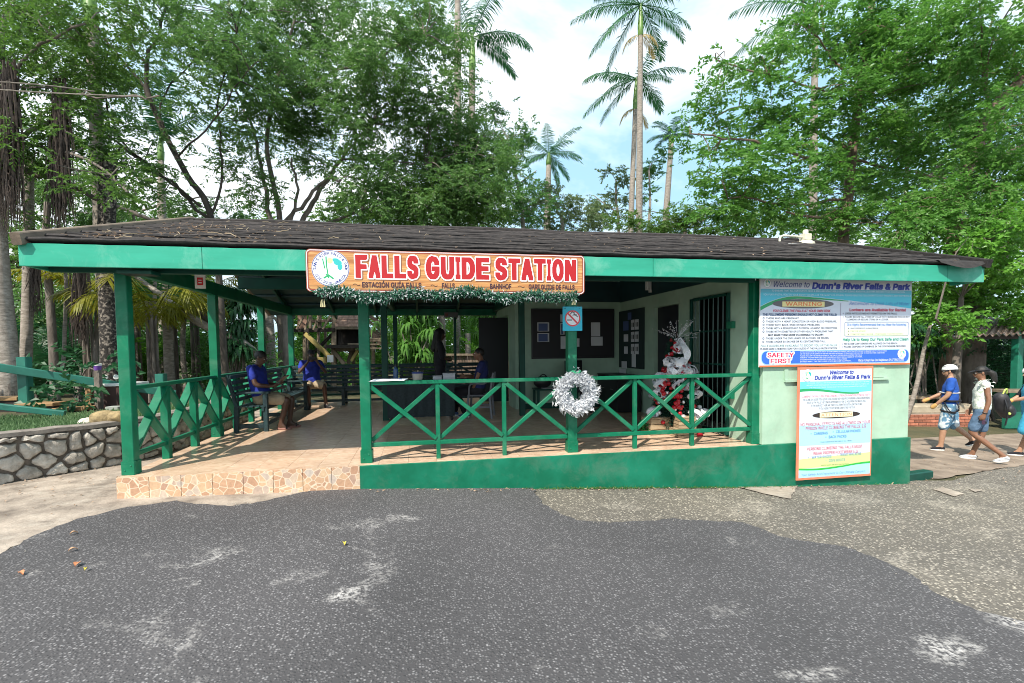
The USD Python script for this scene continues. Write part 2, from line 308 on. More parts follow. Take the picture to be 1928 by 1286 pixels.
# ================================================================ the guide station
RY, RZ, EY, EZ, BY, BZ = 3.25, 3.475, -.435, 2.385, 7.5, 2.25   # ridge, front eave, back eave
RX0, RX1 = -4.12, 7.17
st = thing('guide_station', 'low open sided green guide station with dark sheet roof and tiled floor', 'building')
def tile_material(name, cols, line):
    nodes = {'g': ('geometry', {}), 'oi': ('object_info', {}), 'cx': ('combine_xyz', {}), 'ml': ('math', {'math_type': 'multiply', 'value2': 37.}), 'add': ('vector_math', {'math_type': 'add'}),
        'map': ('mapping', {'scale': (5., 11., 5.)}), 'n': ('noise_texture', {'scale': 1.4, 'detail': 6., 'roughness': .62, 'distortion': 1.4}),
        'r': ('rgb_ramp', {'ramp': [(.28, cols[0]), (.45, cols[1]), (.58, cols[2]), (.72, cols[3])]}), 'p': ('principled_bsdf', {'roughness': .24, 'specular_ior_level': .45}),
        'n2': ('noise_texture', {'scale': 1.1, 'detail': 5.}), 'r2': ('rgb_ramp', {'ramp': [(.3, (.75, .73, .7)), (.6, (1.05, 1.03, 1.))]}), 'm': ('mix_color', {'blend_type': 'multiply', 'fac': 1.})}
    links = [('oi.random', 'ml.value1'), ('ml.value', 'cx.x'), ('ml.value', 'cx.z'), ('cx.vector', 'add.vector2'), ('g.position', 'map.vector'), ('map.vector', 'add.vector1'), ('add.vector', 'n.vector'), ('n.fac', 'r.fac'),
        ('g.position', 'n2.vector'), ('n2.fac', 'r2.fac'), ('r.color', 'm.a'), ('r2.color', 'm.b'), ('m.result', 'p.base_color')]
    return usdkit.material(stage, '/World/Looks/'+name, nodes, links, surface='p.BSDF')
TILEM = tile_material('floor_tile_print', [(.45, .29, .20), (.60, .42, .30), (.68, .51, .38), (.78, .65, .52)], 0)
MOSAIC = usdkit.material(stage, '/World/Looks/mosaic_tile_print', {
    'g': ('geometry', {}), 'v': ('voronoi_texture', {'scale': 13., 'feature': 'distance_to_edge'}), 'vc': ('voronoi_texture', {'scale': 13.}), 'e': ('rgb_ramp', {'ramp': [(.028, (1, 1, 1)), (.05, (0, 0, 0))]}),
    's': ('separate_color', {}), 'r': ('rgb_ramp', {'ramp': [(0, (.40, .235, .15)), (.3, (.48, .30, .19)), (.55, (.54, .37, .23)), (.8, (.46, .39, .33)), (1, (.38, .235, .165))]}),
    'n': ('noise_texture', {'scale': 40., 'detail': 4.}), 'h': ('hsv', {}), 'mr': ('map_range', {'to_min': .7, 'to_max': 1.3}), 'm': ('mix_color', {'b': (.64, .52, .39)}), 'p': ('principled_bsdf', {'roughness': .4})},
    [('g.position', 'v.vector'), ('g.position', 'vc.vector'), ('v.distance', 'e.fac'), ('vc.color', 's.color'), ('s.r', 'r.fac'), ('g.position', 'n.vector'), ('n.fac', 'mr.value'), ('mr.result', 'h.value'), ('r.color', 'h.color'), ('h.color', 'm.a'), ('e.color', 'm.fac'), ('m.result', 'p.base_color')], surface='p.BSDF')
GROUT = mat('grout', (.42, .34, .26), (.3, .24, .18), scale=10, rough=.9)
fl = MB().box((-3.565, -.10, -.9), (4.08, 7.2, -.012))
floor = obj('floor', fl, GROUT, st)
T = .335
rng = np.random.default_rng(5)
nt, rest = 0, MB()
for j in range(22):
    for i in range(23):
        x0, y0 = -3.565+i*T, -.112+j*T
        x1, y1 = min(x0+T, 4.02), min(y0+T, 7.2)
        if x1-x0 < .05 or y1-y0 < .05: continue
        dz = rng.normal(0, .0006)
        b = MB().box((x0+.0016, y0+.0016, -.0115), (x1-.0016, y1-.0016, dz))
        if nt < 296: obj('floor_tile', b, TILEM, floor); nt += 1
        else: rest.add(*b.get())
obj('far_floor_tiles', rest, TILEM, floor, kind='stuff')
stp = obj('step', MB().box((-3.55, -.118, -.9), (-1.12, -.1005, -.012)), GROUT, st)
for i in range(8):
    x0 = -3.55+i*.308
    obj('riser_tile', MB().box((x0+.0018, -.135, -.34), (x0+.3062, -.1185, -.0015), .003), MOSAIC, stp)
obj('plinth', MB().box((-1.105, -.132, -1.1), (6.425, -.1005, -.001), .006), PLINTH, st)
# walls of the room
def wall(name, lo, hi, mt=WALLP): return obj(name, MB().box(lo, hi), mt, st)
wf = wall('front_wall', (4.085, -.098, .0), (6.41, .07, 2.40))
wall('front_wall_footing', (4.085, -.0995, -1.1), (6.41, .07, -.0005), PLINTH)
wall('end_wall', (6.26, .072, -1.1), (6.41, 4.7, 2.42))
wall('side_wall_pier', (4.0, .12, .0), (4.12, .50, 2.42))
wall('side_wall_pier', (4.0, 1.50, .0), (4.12, 1.94, 2.42))
wall('side_wall_pier', (4.0, 2.86, .0), (4.12, 4.47, 2.42))
wall('side_wall_lintel', (4.0, .502, 2.10), (4.12, 1.498, 2.42))
wall('side_wall_lintel', (4.0, 1.942, 2.06), (4.12, 2.858, 2.42))
wall('rear_wall', (1.62, 4.472, .0), (4.3, 4.6, 2.94))
wall('return_wall', (1.62, 4.602, .0), (1.74, 5.3, 2.4))
wall('return_wall', (1.62, 6.1, .0), (1.74, 7.1, 2.4))
wall('return_lintel', (1.62, 5.302, 2.08), (1.74, 6.098, 2.4))
obj('room_floor', MB().box((4.13, .075, -.02), (6.25, 4.46, -.005)), CONCRETE2, st)
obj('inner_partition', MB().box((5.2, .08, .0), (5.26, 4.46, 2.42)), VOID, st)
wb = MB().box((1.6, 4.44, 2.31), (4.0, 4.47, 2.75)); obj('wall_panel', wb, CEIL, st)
RZF = lambda y: (2.385+(3.475-2.385)*(y+.435)/(3.25+.435) if y < 3.25 else 3.475-(y-3.25)*.288)-.06
pg = [(.12, 2.3), (4.43, 2.3), (4.43, RZF(4.43)), (3.25, RZF(3.25)), (.12, RZF(.12))]
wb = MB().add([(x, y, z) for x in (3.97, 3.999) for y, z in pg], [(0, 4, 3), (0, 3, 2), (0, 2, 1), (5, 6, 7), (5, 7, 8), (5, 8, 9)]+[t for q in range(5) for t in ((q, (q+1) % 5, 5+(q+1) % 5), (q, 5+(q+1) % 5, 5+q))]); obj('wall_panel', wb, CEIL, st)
obj('skirting', MB().box((1.75, 4.445, .0), (3.99, 4.471, .12)), GREEND, st)
# window behind the boards: sill ends show
wi = obj('window_recess', MB().box((4.42, -.1, .86), (6.02, -.0985, 1.3)), WALLP, st)
obj('window_sill', MB().box((4.40, -.135, .83), (6.04, -.0985, .86)), WALLP, wi)
obj('window_jamb', MB().box((4.40, -.12, .857), (4.45, -.0985, 1.0)).box((5.80, -.12, .867), (5.97, -.0985, 1.0)), WALLP, wi)
# posts
def post(x, y, z1=2.18, w=.115, shoe=True, z0=.0, m=GREEN):
    p = obj('post', MB().box((x-w/2, y-w/2, z0), (x+w/2, y+w/2, z1), .006), m, st)
    if shoe:
        k = MB().box((x-w/2-.012, y-w/2-.012, z0+.001), (x+w/2+.012, y+w/2+.012, z0+.145), .01)
        for dx, dz in ((-.03, .05), (.03, .1)): k.ball((x+dx, y-w/2-.012, z0+dz), .011, 1, (1, .5, 1))
        obj('post_shoe', k, m, p)
    return p
FP = [-3.50, -1.025, 1.487, 4.04]
for x in FP: post(x, .06 if x < 3 else .02, shoe=True)
LYS = [2.40, 4.75, 7.06]
for y in LYS: post(-3.50, y)
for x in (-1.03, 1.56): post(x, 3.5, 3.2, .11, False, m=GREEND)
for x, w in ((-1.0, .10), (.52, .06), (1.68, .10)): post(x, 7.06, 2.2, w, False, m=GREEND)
# beams
def beam(a, b, w=.09, h=.19, m=GREEND): return obj('beam', MB().bar(a, b, w, h, c=.005), m, st)
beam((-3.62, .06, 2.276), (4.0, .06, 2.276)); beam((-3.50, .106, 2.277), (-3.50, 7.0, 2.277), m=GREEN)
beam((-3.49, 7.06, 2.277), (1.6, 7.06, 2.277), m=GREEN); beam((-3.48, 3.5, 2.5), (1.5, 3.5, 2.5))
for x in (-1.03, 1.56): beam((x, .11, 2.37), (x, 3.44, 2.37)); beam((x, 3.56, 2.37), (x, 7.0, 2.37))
obj('knee_brace', MB().bar((-1.03, 3.62, 2.0), (-1.03, 4.1, 2.28), .05, .05), GREEND, st)
# roof: deck, rafters, courses
def roof_z(y): return EZ+(RZ-EZ)*(y-EY)/(RY-EY) if y <= RY else RZ+(BZ-RZ)*(y-RY)/(BY-RY)
dk = MB()
for (ya, yb) in ((EY+.02, RY), (RY, BY)):
    a, b = roof_z(ya)-.035, roof_z(yb)-.035
    dk.add([(RX0+.05, ya, a), (RX1-.05, ya, a), (RX1-.05, yb, b), (RX0+.05, yb, b), (RX0+.05, ya, a-.012), (RX1-.05, ya, a-.012), (RX1-.05, yb, b-.012), (RX0+.05, yb, b-.012)],
           [(0, 1, 2, 3), (7, 6, 5, 4), (0, 4, 5, 1), (3, 2, 6, 7), (1, 5, 6, 2), (0, 3, 7, 4)])
roof = obj('roof', dk, CEIL, st)
rib = 0
for x in np.arange(-3.9, 7.2, .24):   # ribs of the ceiling sheet
    for ya, yb in ((EY+.1, RY-.03), (RY+.03, BY-.1)):
        pass
for x in np.arange(-3.5, 7.2, 1.02):
    for ya, yb in ((EY+.05, RY-.01), (RY+.01, BY-.05)):
        obj('rafter', MB().bar((x, ya, roof_z(ya)-.105), (x, yb, roof_z(yb)-.105), .05, .11), GREEND, roof)
for y in list(np.arange(.35, 3.2, .42))+list(np.arange(3.7, 7.2, .5)):
    obj('purlin', MB().bar((RX0+.1, y, roof_z(y)-.067), (RX1-.1, y, roof_z(y)-.067), .07, .035), CEIL, roof)
NC = 14
def course(k, front=True):
    r = np.random.default_rng(100+k+(0 if front else 50))
    xs = np.arange(RX0, RX1+.01, .09); n = len(xs)
    t0, t1 = k/NC, min((k+1.35)/NC, 1.0)
    ya, yb = (EY-.012+(RY-EY+.012)*t0, EY-.012+(RY-EY+.012)*t1) if front else (BY+(RY-BY)*t0, BY+(RY-BY)*t1)
    sag = .012*(meshkit.fbm(np.column_stack([xs*.9, np.full(n, k*3.1), np.zeros(n)]), 3, k)-.5)*2
    ruf = (meshkit.fbm(np.column_stack([xs*5, np.full(n, k*1.7), np.ones(n)]), 3, 7)-.5)*.07+r.normal(0, .008, n)
    if k == 0: ruf *= .2
    th = .062+.016*(meshkit.noise(np.column_stack([xs*6, np.full(n, k*2.), np.zeros(n)]), 3)-.5)
    s = 1 if front else -1
    lowy = ya+ruf*s
    P = lambda y, dz: np.column_stack([xs, y, np.array([roof_z(q) for q in y])+dz])
    yy = np.full(n, yb)
    rows = [P(lowy+.09*s, sag-.02), P(lowy+.012*s, sag+th*.5-.012), P(lowy, sag+th*.75-.012), P(lowy+.02*s, sag+th-.012), P(lowy*.55+yy*.45, sag*.6+.012+r.normal(0, .003, n)), P(yy, sag*.2-.006)]
    v = np.vstack(rows); f = []
    for j in range(5):
        q = np.arange(n-1)
        f.append(np.stack([j*n+q, j*n+q+1, (j+1)*n+q+1, (j+1)*n+q], 1))
    f = np.vstack(f)
    if not front: f = f[:, ::-1]
    return v, f
for k in range(NC): obj('roof_course', course(k), SHINGLE, roof)
for k in range(0, NC): obj('roof_course', course(k, False), SHINGLE, roof)
ridge = MB().tube([(x, RY+.01*math.sin(x*3), RZ+.028+.012*math.sin(x*1.7)) for x in np.arange(RX0, RX1+.1, .4)], .05, 6)
obj('ridge_cap', ridge, SHINGLE, roof)
BARGE = mat('barge_timber', (.20, .155, .115), (.09, .07, .052), scale=5, rough=.9, bump=.5, bscale=25, stretch=(1, .4, 1))
for x in (RX0+.03, RX1+.03):
    obj('barge_board', MB().bar((x, EY-.06, EZ+.012), (x, RY, RZ+.03), .085, .115, c=.01), BARGE if x < 0 else SHINGLE, roof)
    obj('barge_board', MB().bar((x, RY+.01, RZ+.03), (x, BY, BZ+.0), .085, .115, c=.01), BARGE if x < 0 else SHINGLE, roof)
# fascia boards
for a, b in ((-4.12, -2.535), (-2.529, -.2), (-.194, 2.35), (2.356, 6.60), (6.606, 7.21)):
    obj('fascia_board', MB().box((a, -.425, 2.155), (b, -.395, 2.372), .004), FASCIA, st)
obj('fascia_return', MB().box((-4.12, -.394, 2.16), (-4.09, .0, 2.40), .003), FASCIA, st)
obj('fascia_return', MB().box((7.18, -.394, 2.16), (7.21, .0, 2.40), .003), FASCIA, st)
obj('soffit_board', MB().box((-4.08, -.1, 2.15), (3.95, -.03, 2.2)), GREEND, st)
sl = obj('soffit_lamp', MB().box((-3.36, -.32, 2.115), (-3.05, -.12, 2.15), .006), GREEND, st)
obj('lamp_glass', MB().box((-3.345, -.305, 2.111), (-3.065, -.135, 2.1145)), BLACK, sl)
# lifted flashing at the right end of the eave, vent and pipe on the roof
xs = np.linspace(6.4, 7.12, 16); up = np.sin(np.linspace(0, np.pi, 16))
v = np.vstack([np.column_stack([xs, np.full(16, -.50)-.05*up, 2.395-.075*up]), np.column_stack([xs, np.full(16, -.47), 2.43-.01*up]), np.column_stack([xs, np.full(16, -.2), np.full(16, 2.49)])])
f = [np.stack([j*16+np.arange(15), j*16+np.arange(15)+1, (j+1)*16+np.arange(15)+1, (j+1)*16+np.arange(15)], 1) for j in range(2)]
obj('lifted_flashing', (v, np.vstack(f)), SHINGLE, roof)
vx, vy = 7.0, 2.55; vz = roof_z(vy)
vt = thing('roof_vent', 'cream vent cap with a bent pipe on the right end of the roof', 'roof vent', (vx, vy, vz))
CREAM = mat('cream_plastic', (.62, .60, .48), (.5, .48, .38), rough=.5)
obj('vent_base', MB().lathe([(.17, -.02), (.16, .03), (.10, .07), (.07, .075), (0, .075)], n=20), CREAM, vt, 40)
obj('vent_cap', MB().box((-.075, -.075, .075), (.075, .075, .2), .015).lathe([(.05, .2), (.05, .26), (.035, .28), (0, .28)], n=14), CREAM, vt, 40)
obj('pipe', MB().tube(smooth_path([(-.08, 0, .14), (-.3, 0, .15), (-.5, 0, .15), (-.56, 0, .1), (-.58, -.02, .0)], 5), .02, 10), CREAM, vt, 50)
obj('roof_strip', MB().box((-.72, -.42, -.1), (-.4, -.4, -.085)), WHITE, vt)
# barred gate and dark doorway in the side wall
gt = thing('barred_gate', 'dark green barred metal gate in the side wall beside the christmas tree', 'gate')
y0, y1, zt = .51, 1.49, 2.085
fr = MB()
for y in (y0, y1): fr.box((3.955, y-.025, .03), (3.995, y+.025, zt), .004)
fr.box((3.955, y0, zt-.04), (3.995, y1, zt), .004); fr.box((3.956, y0, .03), (3.994, y1, .07), .004)
obj('gate_frame', fr, GREEND, gt)
BARM = plain('bar_metal', (.05, .10, .09), .35, .6, .3)
for y in np.linspace(y0+.12, y1-.12, 7): obj('bar', MB().tube([(3.975, y, .06), (3.975, y, zt-.03)], .009, 6), BARM, gt)
for z in (.55, 1.05, 1.55): obj('cross_bar', MB().box((3.968, y0, z-.012), (3.982, y1, z+.012)), GREEND, gt)
for z in (1.62, .62): obj('hinge', MB().box((3.94, y0-.14, z-.05), (3.998, y0-.02, z+.05), .006), GREEN, gt)
obj('door_leaf', MB().box((4.08, 1.95, .0), (4.11, 2.85, 2.055)), plain('dark_door', (.012, .014, .02), .5), st)
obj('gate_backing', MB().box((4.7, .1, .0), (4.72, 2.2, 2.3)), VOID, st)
dl = thing('dark_door', 'tall dark door standing open at the back of the station', 'door')
obj('leaf', MB().box((1.02, 6.0, .02), (1.74, 6.04, 2.06), .004), plain('dark_door', (.012, .014, .02), .5), dl)
obj('handle', MB().tube([(1.08, 5.97, 1.0), (1.16, 5.97, 1.0)], .01, 6), plain('steel', (.5, .5, .5), .3, .5, 1.), dl)
def sconce(x, y, z):
    t = thing('wall_lamp', 'small pale box lamp high on the side wall above the notice board', 'lamp', (x, y, z))
    obj('bracket', MB().box((.0, -.03, -.08), (.04, .03, -.03)), WHITE, t); obj('housing', MB().box((-.06, -.05, -.03), (.03, .05, .13), .01), WHITE, t)
p = at(1223, 543, X=3.93); sconce(3.92, p[1], p[2])

# ---------------------------------------------------------------- railings
def x_panel(t, a, b, ztop, zbot, m, w=.042):
    """One bay: two crossed braces between a and b."""
    a, b = np.asarray(a, float), np.asarray(b, float); d = (b-a)/np.linalg.norm(b-a); nrm = V(-d[1], d[0], 0)
    p0, p1 = a+d*.02, b-d*.02
    obj('brace', MB().bar((*p0[:2], ztop), (*p1[:2], zbot), .03, w, nrm, .004) if False else brace_bar((*p0[:2], ztop), (*p1[:2], zbot), nrm*.0), m, t)
    obj('brace', brace_bar((*p0[:2], zbot), (*p1[:2], ztop), nrm*.018), m, t)
def brace_bar(a, b, off, w=.05, th=.034):
    a, b = np.asarray(a, float)+off, np.asarray(b, float)+off
    d = b-a; h = V(d[0], d[1], 0); h /= np.linalg.norm(h); n = V(-h[1], h[0], 0)
    return MB().bar(a, b, w, th, n, .004)
def railing(label, pts, loc_posts, bb=(.05, .034), group=None, dark=False, top=.95, bot=.20, bw=.05, braces=True):
    """pts: baluster and post positions; loc_posts: indexes that are building posts."""
    m = GREEND if dark else GREEN
    t = thing('green_railing', label, 'railing', group=group)
    pts = [np.array((*p, 0), float) for p in pts]
    runs = []; start = 0
    for i in range(1, len(pts)):
        if i in loc_posts:
            a, b = pts[start], pts[i]; d = (b-a)/np.linalg.norm(b-a)
            a2, b2 = a+d*.062, b-d*.062
            obj('top_rail', MB().bar((*a2[:2], top-.02), (*b2[:2], top-.02), .075, .045, c=.006), m, t)
            obj('bottom_rail', MB().bar((*a2[:2], bot), (*b2[:2], bot), .045, .05, c=.005), m, t)
            start = i
    for i, p in enumerate(pts):
        if i not in loc_posts: obj('baluster', MB().box((p[0]-bw/2, p[1]-bw/2, .0), (p[0]+bw/2, p[1]+bw/2, top-.045), .004), m, t)
    if braces:
        for i in range(len(pts)-1):
            a, b = pts[i], pts[i+1]; d = (b-a)/np.linalg.norm(b-a)
            oa = .06 if i in loc_posts else .025; ob = .06 if i+1 in loc_posts else .025
            a2, b2 = a+d*oa, b-d*ob; n = V(-d[1], d[0], 0)
            obj('brace', brace_bar((*a2[:2], top-.06), (*b2[:2], bot+.05), -n*(.018 if bb[1] < .05 else .003), *bb), m, t)
            obj('brace', brace_bar((*a2[:2], bot+.05), (*b2[:2], top-.06), n*(.018 if bb[1] < .05 else .003), *bb), m, t)
    return t
railing('bright green front railing with crossed braces between the wreath post and the step', [(-1.025, .06), (-.19, .06), (.62, .06), (1.487, .06)], (0, 3))
railing('green front railing with crossed braces in front of the christmas tree', [(1.487, .06), (2.34, .06), (3.15, .06), (4.04, .02)], (0, 3))
railing('green left side railing with wide crossed braces beside the bench', [(-3.50, .06), (-3.50, .84), (-3.50, 1.62), (-3.50, 2.40), (-3.50, 3.2), (-3.50, 3.98), (-3.50, 4.75), (-3.50, 5.9), (-3.50, 7.06)], (0, 3, 6, 8), bb=(.036, .10), bw=.085)
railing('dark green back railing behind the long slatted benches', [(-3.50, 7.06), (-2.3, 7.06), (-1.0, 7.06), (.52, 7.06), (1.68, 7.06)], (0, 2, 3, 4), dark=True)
# ================================================================ lettering
_FONT = {}
def text_poly(text, bold=0., size=56, slant=0.):
    """Outline of a line of text as polygons: cap height 1, baseline at 0; bold widens the strokes."""
    key = (text, bold, size, slant)
    if key in _FONT: return _FONT[key]
    from PIL import Image, ImageDraw, ImageFont
    font = _FONT.get(size) or ImageFont.truetype(glob.glob('/opt/blender-*/*/datafiles/fonts/Inter.woff2')[0], size)
    _FONT[size] = font
    x0, y0, x1, y1 = font.getbbox(text, anchor='ls')
    im = Image.new('L', (x1-x0+8, y1-y0+8)); ImageDraw.Draw(im).text((4-x0, 4-y0), text, 255, font, anchor='ls')
    on = np.pad(np.asarray(im) > 110, ((0, 0), (1, 1))).astype(np.int8)
    rows, starts = np.nonzero(np.diff(on, axis=1) == 1); ends = np.nonzero(np.diff(on, axis=1) == -1)[1]
    s = shapely.union_all(shapely.box(starts, -rows-1, ends, -rows)).buffer(.6).buffer(-.6).simplify(.55)
    k = 1/(size*.727)
    s = affinity.affine_transform(s, [k, slant*k, 0, k, 0, (4-y0)*k*1.0])
    if bold: s = s.buffer(bold, join_style=2, mitre_limit=2)
    _FONT[key] = s
    return s
def fit(text, x0, x1, y, h, bold=0., slant=0., size=56):
    s = text_poly(text, bold, size, slant); b = s.bounds
    return affinity.translate(affinity.scale(s, (x1-x0)/(b[2]-b[0]), h, origin=(b[0], 0)), x0-b[0], y)
class Board:
    """A printed board facing -y; local x to the right, z up, prints stacked a fraction of a millimetre apart."""
    def __init__(s, name, label, cat, x0, z0, y, w, h, tilt=0, th=.018, mt=None, edge=None, group=None):
        s.t = thing(name, label, cat, (x0, y, z0), group=group); s.k = 0; s.w, s.h = w, h
        if tilt: UsdGeom.Xformable(s.t).AddRotateYOp().Set(tilt)
        obj('panel', MB().box((0, .001, 0), (w, th, h), .003), mt or WHITE, s.t)
    def put(s, name, poly, m, up=True):
        if up: s.k += 1
        v, f = flat(poly)
        if len(v): obj(name, (np.column_stack([v[:, 0], np.full(len(v), -.0002*s.k-.0004), v[:, 1]]), f), m, s.t, kind='stuff' if name == 'emblem_lettering' else None)
    def text(s, txt, x0, x1, y, h, m, bold=.03, slant=0., name='lettering', size=40):
        s.put(name, fit(txt, x0, x1, y, h, bold, slant, size), m, False)
def ink(name, c, rough=.45): return plain('ink_'+name, c, rough)
RED, NAVY, SKYB, INKW, INKB = ink('red', (.62, .02, .03)), ink('navy', (.02, .035, .22)), ink('cyan', (.07, .50, .66)), ink('white', (.80, .82, .84)), ink('black', (.02, .02, .025))
LEAFG, LIME, GREY, BLUE = ink('green', (.02, .33, .12)), ink('lime', (.62, .74, .28)), ink('grey', (.12, .11, .12)), ink('blue', (.03, .13, .58))
CRIM, ORNG, YEL, INKLB, INKPALE = ink('crimson', (.60, .03, .09)), ink('orange', (.70, .15, .05)), ink('yellow', (.76, .66, .30)), ink('light_blue', (.30, .58, .78)), ink('pale_blue', (.66, .78, .86))
INKDG, INKDB = ink('slate', (.02, .032, .045)), ink('ink_blue', (.02, .06, .17))
def ellipse(cx, cy, rx, ry, n=40):
    a = np.linspace(0, 2*np.pi, n, endpoint=False); return Polygon(np.column_stack([cx+rx*np.cos(a), cy+ry*np.sin(a)]))
def rrect(x0, y0, x1, y1, r): return sbox(x0+r, y0+r, x1-r, y1-r).buffer(r, quad_segs=5)
def band(fn_lo, fn_hi, x0, x1, n=30):
    xs = np.linspace(x0, x1, n); return Polygon(list(zip(xs, [fn_lo(x) for x in xs]))+list(zip(xs[::-1], [fn_hi(x) for x in xs[::-1]])))
def emblem(b, cx, cy, r, words=True):
    b.put('emblem_disc', ellipse(cx, cy, r, r), INKW)
    b.put('emblem_ring', ellipse(cx, cy, r*.99, r*.99).difference(ellipse(cx, cy, r*.95, r*.95)), NAVY)
    b.put('emblem_scene', ellipse(cx, cy, r*.70, r*.70), INKPALE)
    inner = ellipse(cx, cy, r*.69, r*.69)
    fall = Polygon([(cx-.1*r, cy+.3*r), (cx+.28*r, cy+.12*r), (cx+.62*r, cy-.1*r), (cx+.6*r, cy-.5*r), (cx-.55*r, cy-.55*r), (cx-.45*r, cy-.1*r)]).intersection(inner)
    b.put('emblem_falls', fall, INKW)
    lf = shapely.union_all([ellipse(cx+.40*r, cy+.32*r, .22*r, .15*r, 12), ellipse(cx+.50*r, cy+.1*r, .13*r, .2*r, 12), ellipse(cx+.26*r, cy+.46*r, .2*r, .1*r, 12)]).intersection(inner)
    b.put('emblem_leaves', lf, ink('teal', (.03, .42, .42)))
    b.put('emblem_sun', ellipse(cx-.02*r, cy+.42*r, .15*r, .17*r, 14).intersection(inner), YEL)
    pl = shapely.union_all([LineString([(cx-.22*r, cy+.62*r), (cx-.2*r, cy+.1*r), (cx-.12*r, cy-.5*r)]).buffer(.035*r), LineString([(cx-.4*r, cy+.5*r), (cx-.3*r, cy)]).buffer(.03*r),
        LineString([(cx-.34*r, cy-.52*r), (cx-.1*r, cy-.38*r), (cx+.12*r, cy-.55*r)]).buffer(.045*r), LineString([(cx-.24*r, cy-.32*r), (cx-.1*r, cy-.5*r)]).buffer(.035*r)]).intersection(inner)
    b.put('emblem_palms', pl, LEAFG)
    if words:
        out = []
        def arc(txt, a0, a1, inside):
            n = len(txt)
            for i, ch in enumerate(txt):
                if ch == ' ': continue
                a = a0+(a1-a0)*(i+.5)/n
                g = text_poly(ch, .02, 40); g = affinity.scale(g, r*.15, r*.155, origin=(0, 0)); bb = g.bounds
                g = affinity.translate(g, -(bb[0]+bb[2])/2, -r*.075)
                g = affinity.rotate(g, math.degrees(a)-90 if not inside else math.degrees(a)+90, origin=(0, 0))
                out.append(affinity.translate(g, cx+.825*r*math.cos(a), cy+.825*r*math.sin(a)))
        arc("DUNN'S RIVER FALLS & PARK", math.radians(188), math.radians(-8), False)
        arc("OCHO RIOS JAMAICA", math.radians(204), math.radians(336), True)
        b.put('emblem_lettering', shapely.union_all(out), NAVY)

# ---------------------------------------------------------------- falls guide station sign
PLANKP = usdkit.material(stage, '/World/Looks/printed_planks', {
    'g': ('geometry', {}), 'sx': ('separate_xyz', {}), 'm': ('math', {'math_type': 'multiply', 'value2': 17.}), 'fr': ('math', {'math_type': 'fraction'}), 'fl': ('math', {'math_type': 'floor'}),
    'wn': ('white_noise_texture', {'dimensions': '1D'}), 'gr': ('rgb_ramp', {'ramp': [(0, (.16, .07, .02)), (.07, (1, 1, 1)), (.95, (1, 1, 1)), (1, (.3, .14, .05))]}),
    'map': ('mapping', {'scale': (1.6, 1, 26.)}), 'n': ('noise_texture', {'scale': 2.2, 'detail': 6., 'distortion': .6}), 'r': ('rgb_ramp', {'ramp': [(.3, (.38, .135, .04)), (.5, (.54, .255, .085)), (.68, (.63, .37, .15))]}),
    'h': ('hsv', {}), 'mr': ('map_range', {'to_min': .78, 'to_max': 1.18}), 'mm': ('mix_color', {'blend_type': 'multiply', 'fac': .8}), 'p': ('principled_bsdf', {'roughness': .4})},
    [('g.position', 'sx.vector'), ('sx.z', 'm.value1'), ('m.value', 'fr.value1'), ('m.value', 'fl.value1'), ('fl.value', 'wn.w'), ('fr.value', 'gr.fac'), ('g.position', 'map.vector'), ('map.vector', 'n.vector'), ('n.fac', 'r.fac'),
     ('wn.value', 'mr.value'), ('mr.result', 'h.value'), ('r.color', 'h.color'), ('h.color', 'mm.a'), ('gr.color', 'mm.b'), ('mm.result', 'p.base_color')], surface='p.BSDF')
bw, bh = 3.03, .443
sg = thing('station_sign', 'long wooden looking sign with big red FALLS GUIDE STATION lettering on the eave', 'sign', (-1.54, -.455, 1.935))
class B2(Board):
    def __init__(s, t): s.t, s.k = t, 0
S = B2(sg)
v, f = flat(rrect(0, 0, bw, bh, .045)); pm = trimesh.creation.extrude_polygon(rrect(0, 0, bw, bh, .045), .022, engine='earcut')
pv = np.asarray(pm.vertices); obj('panel', (np.column_stack([pv[:, 0], .0225-pv[:, 2], pv[:, 1]]), np.asarray(pm.faces)), mat('sign_rim', (.30, .07, .04), (.24, .05, .03), rough=.45), sg)
S.put('rim_line', rrect(.008, .008, bw-.008, bh-.008, .04).difference(rrect(.014, .014, bw-.014, bh-.014, .035)), INKW)
S.put('printed_planks', rrect(.028, .028, bw-.028, bh-.028, .03), PLANKP)
emblem(S, .245, .245, .19)
X0 = .48
words = [('FALLS', .49, 1.16), ('GUIDE', 1.225, 1.93), ('STATION', 1.985, 2.935)]
polys = []
for w, a, b in words:
    n = len(w); ws = [.42 if c == 'I' else 1.0 for c in w]; tot = sum(ws); x = a; g = (b-a)/tot
    for c, q in zip(w, ws):
        polys.append(fit(c, x+.018, x+g*q-.018, .138, .255, .055, size=72)); x += g*q
big = affinity.scale(affinity.scale(shapely.union_all(polys), 1, 4, origin=(0, 0)).buffer(.0125, join_style=2), 1, .25, origin=(0, 0))
cl = big.bounds; big = affinity.scale(big, 1, .262/(cl[3]-cl[1]), origin=(0, cl[1])); big = affinity.translate(big, 0, .138-big.bounds[1])
S.put('letter_shadow', affinity.translate(big.buffer(.016), .006, -.006), ink('brown', (.22, .09, .04)))
S.put('letter_outline', big.buffer(.012), INKW)
S.put('red_lettering', big, ink('bright_red', (.40, .006, .010)))
S.k += 1
for txt, a, b in (('ESTACIÓN GUÍA FALLS', .56, 1.18), ('FALLS', 1.40, 1.54), ('BAHNHOF', 1.93, 2.17), ('GARE GUIDE DE FALLS', 2.37, 2.91)):
    S.text(txt, a, b, .052, .052, ink('dark_red', (.055, .018, .025)), .06)
for x in (.47, 1.28, 1.60, 2.25):
    xs = np.linspace(x, x+.07, 12); S.put('flourish', LineString(list(zip(xs, .078+.008*np.sin((xs-x)*90)))).buffer(.0022), INKB, False)

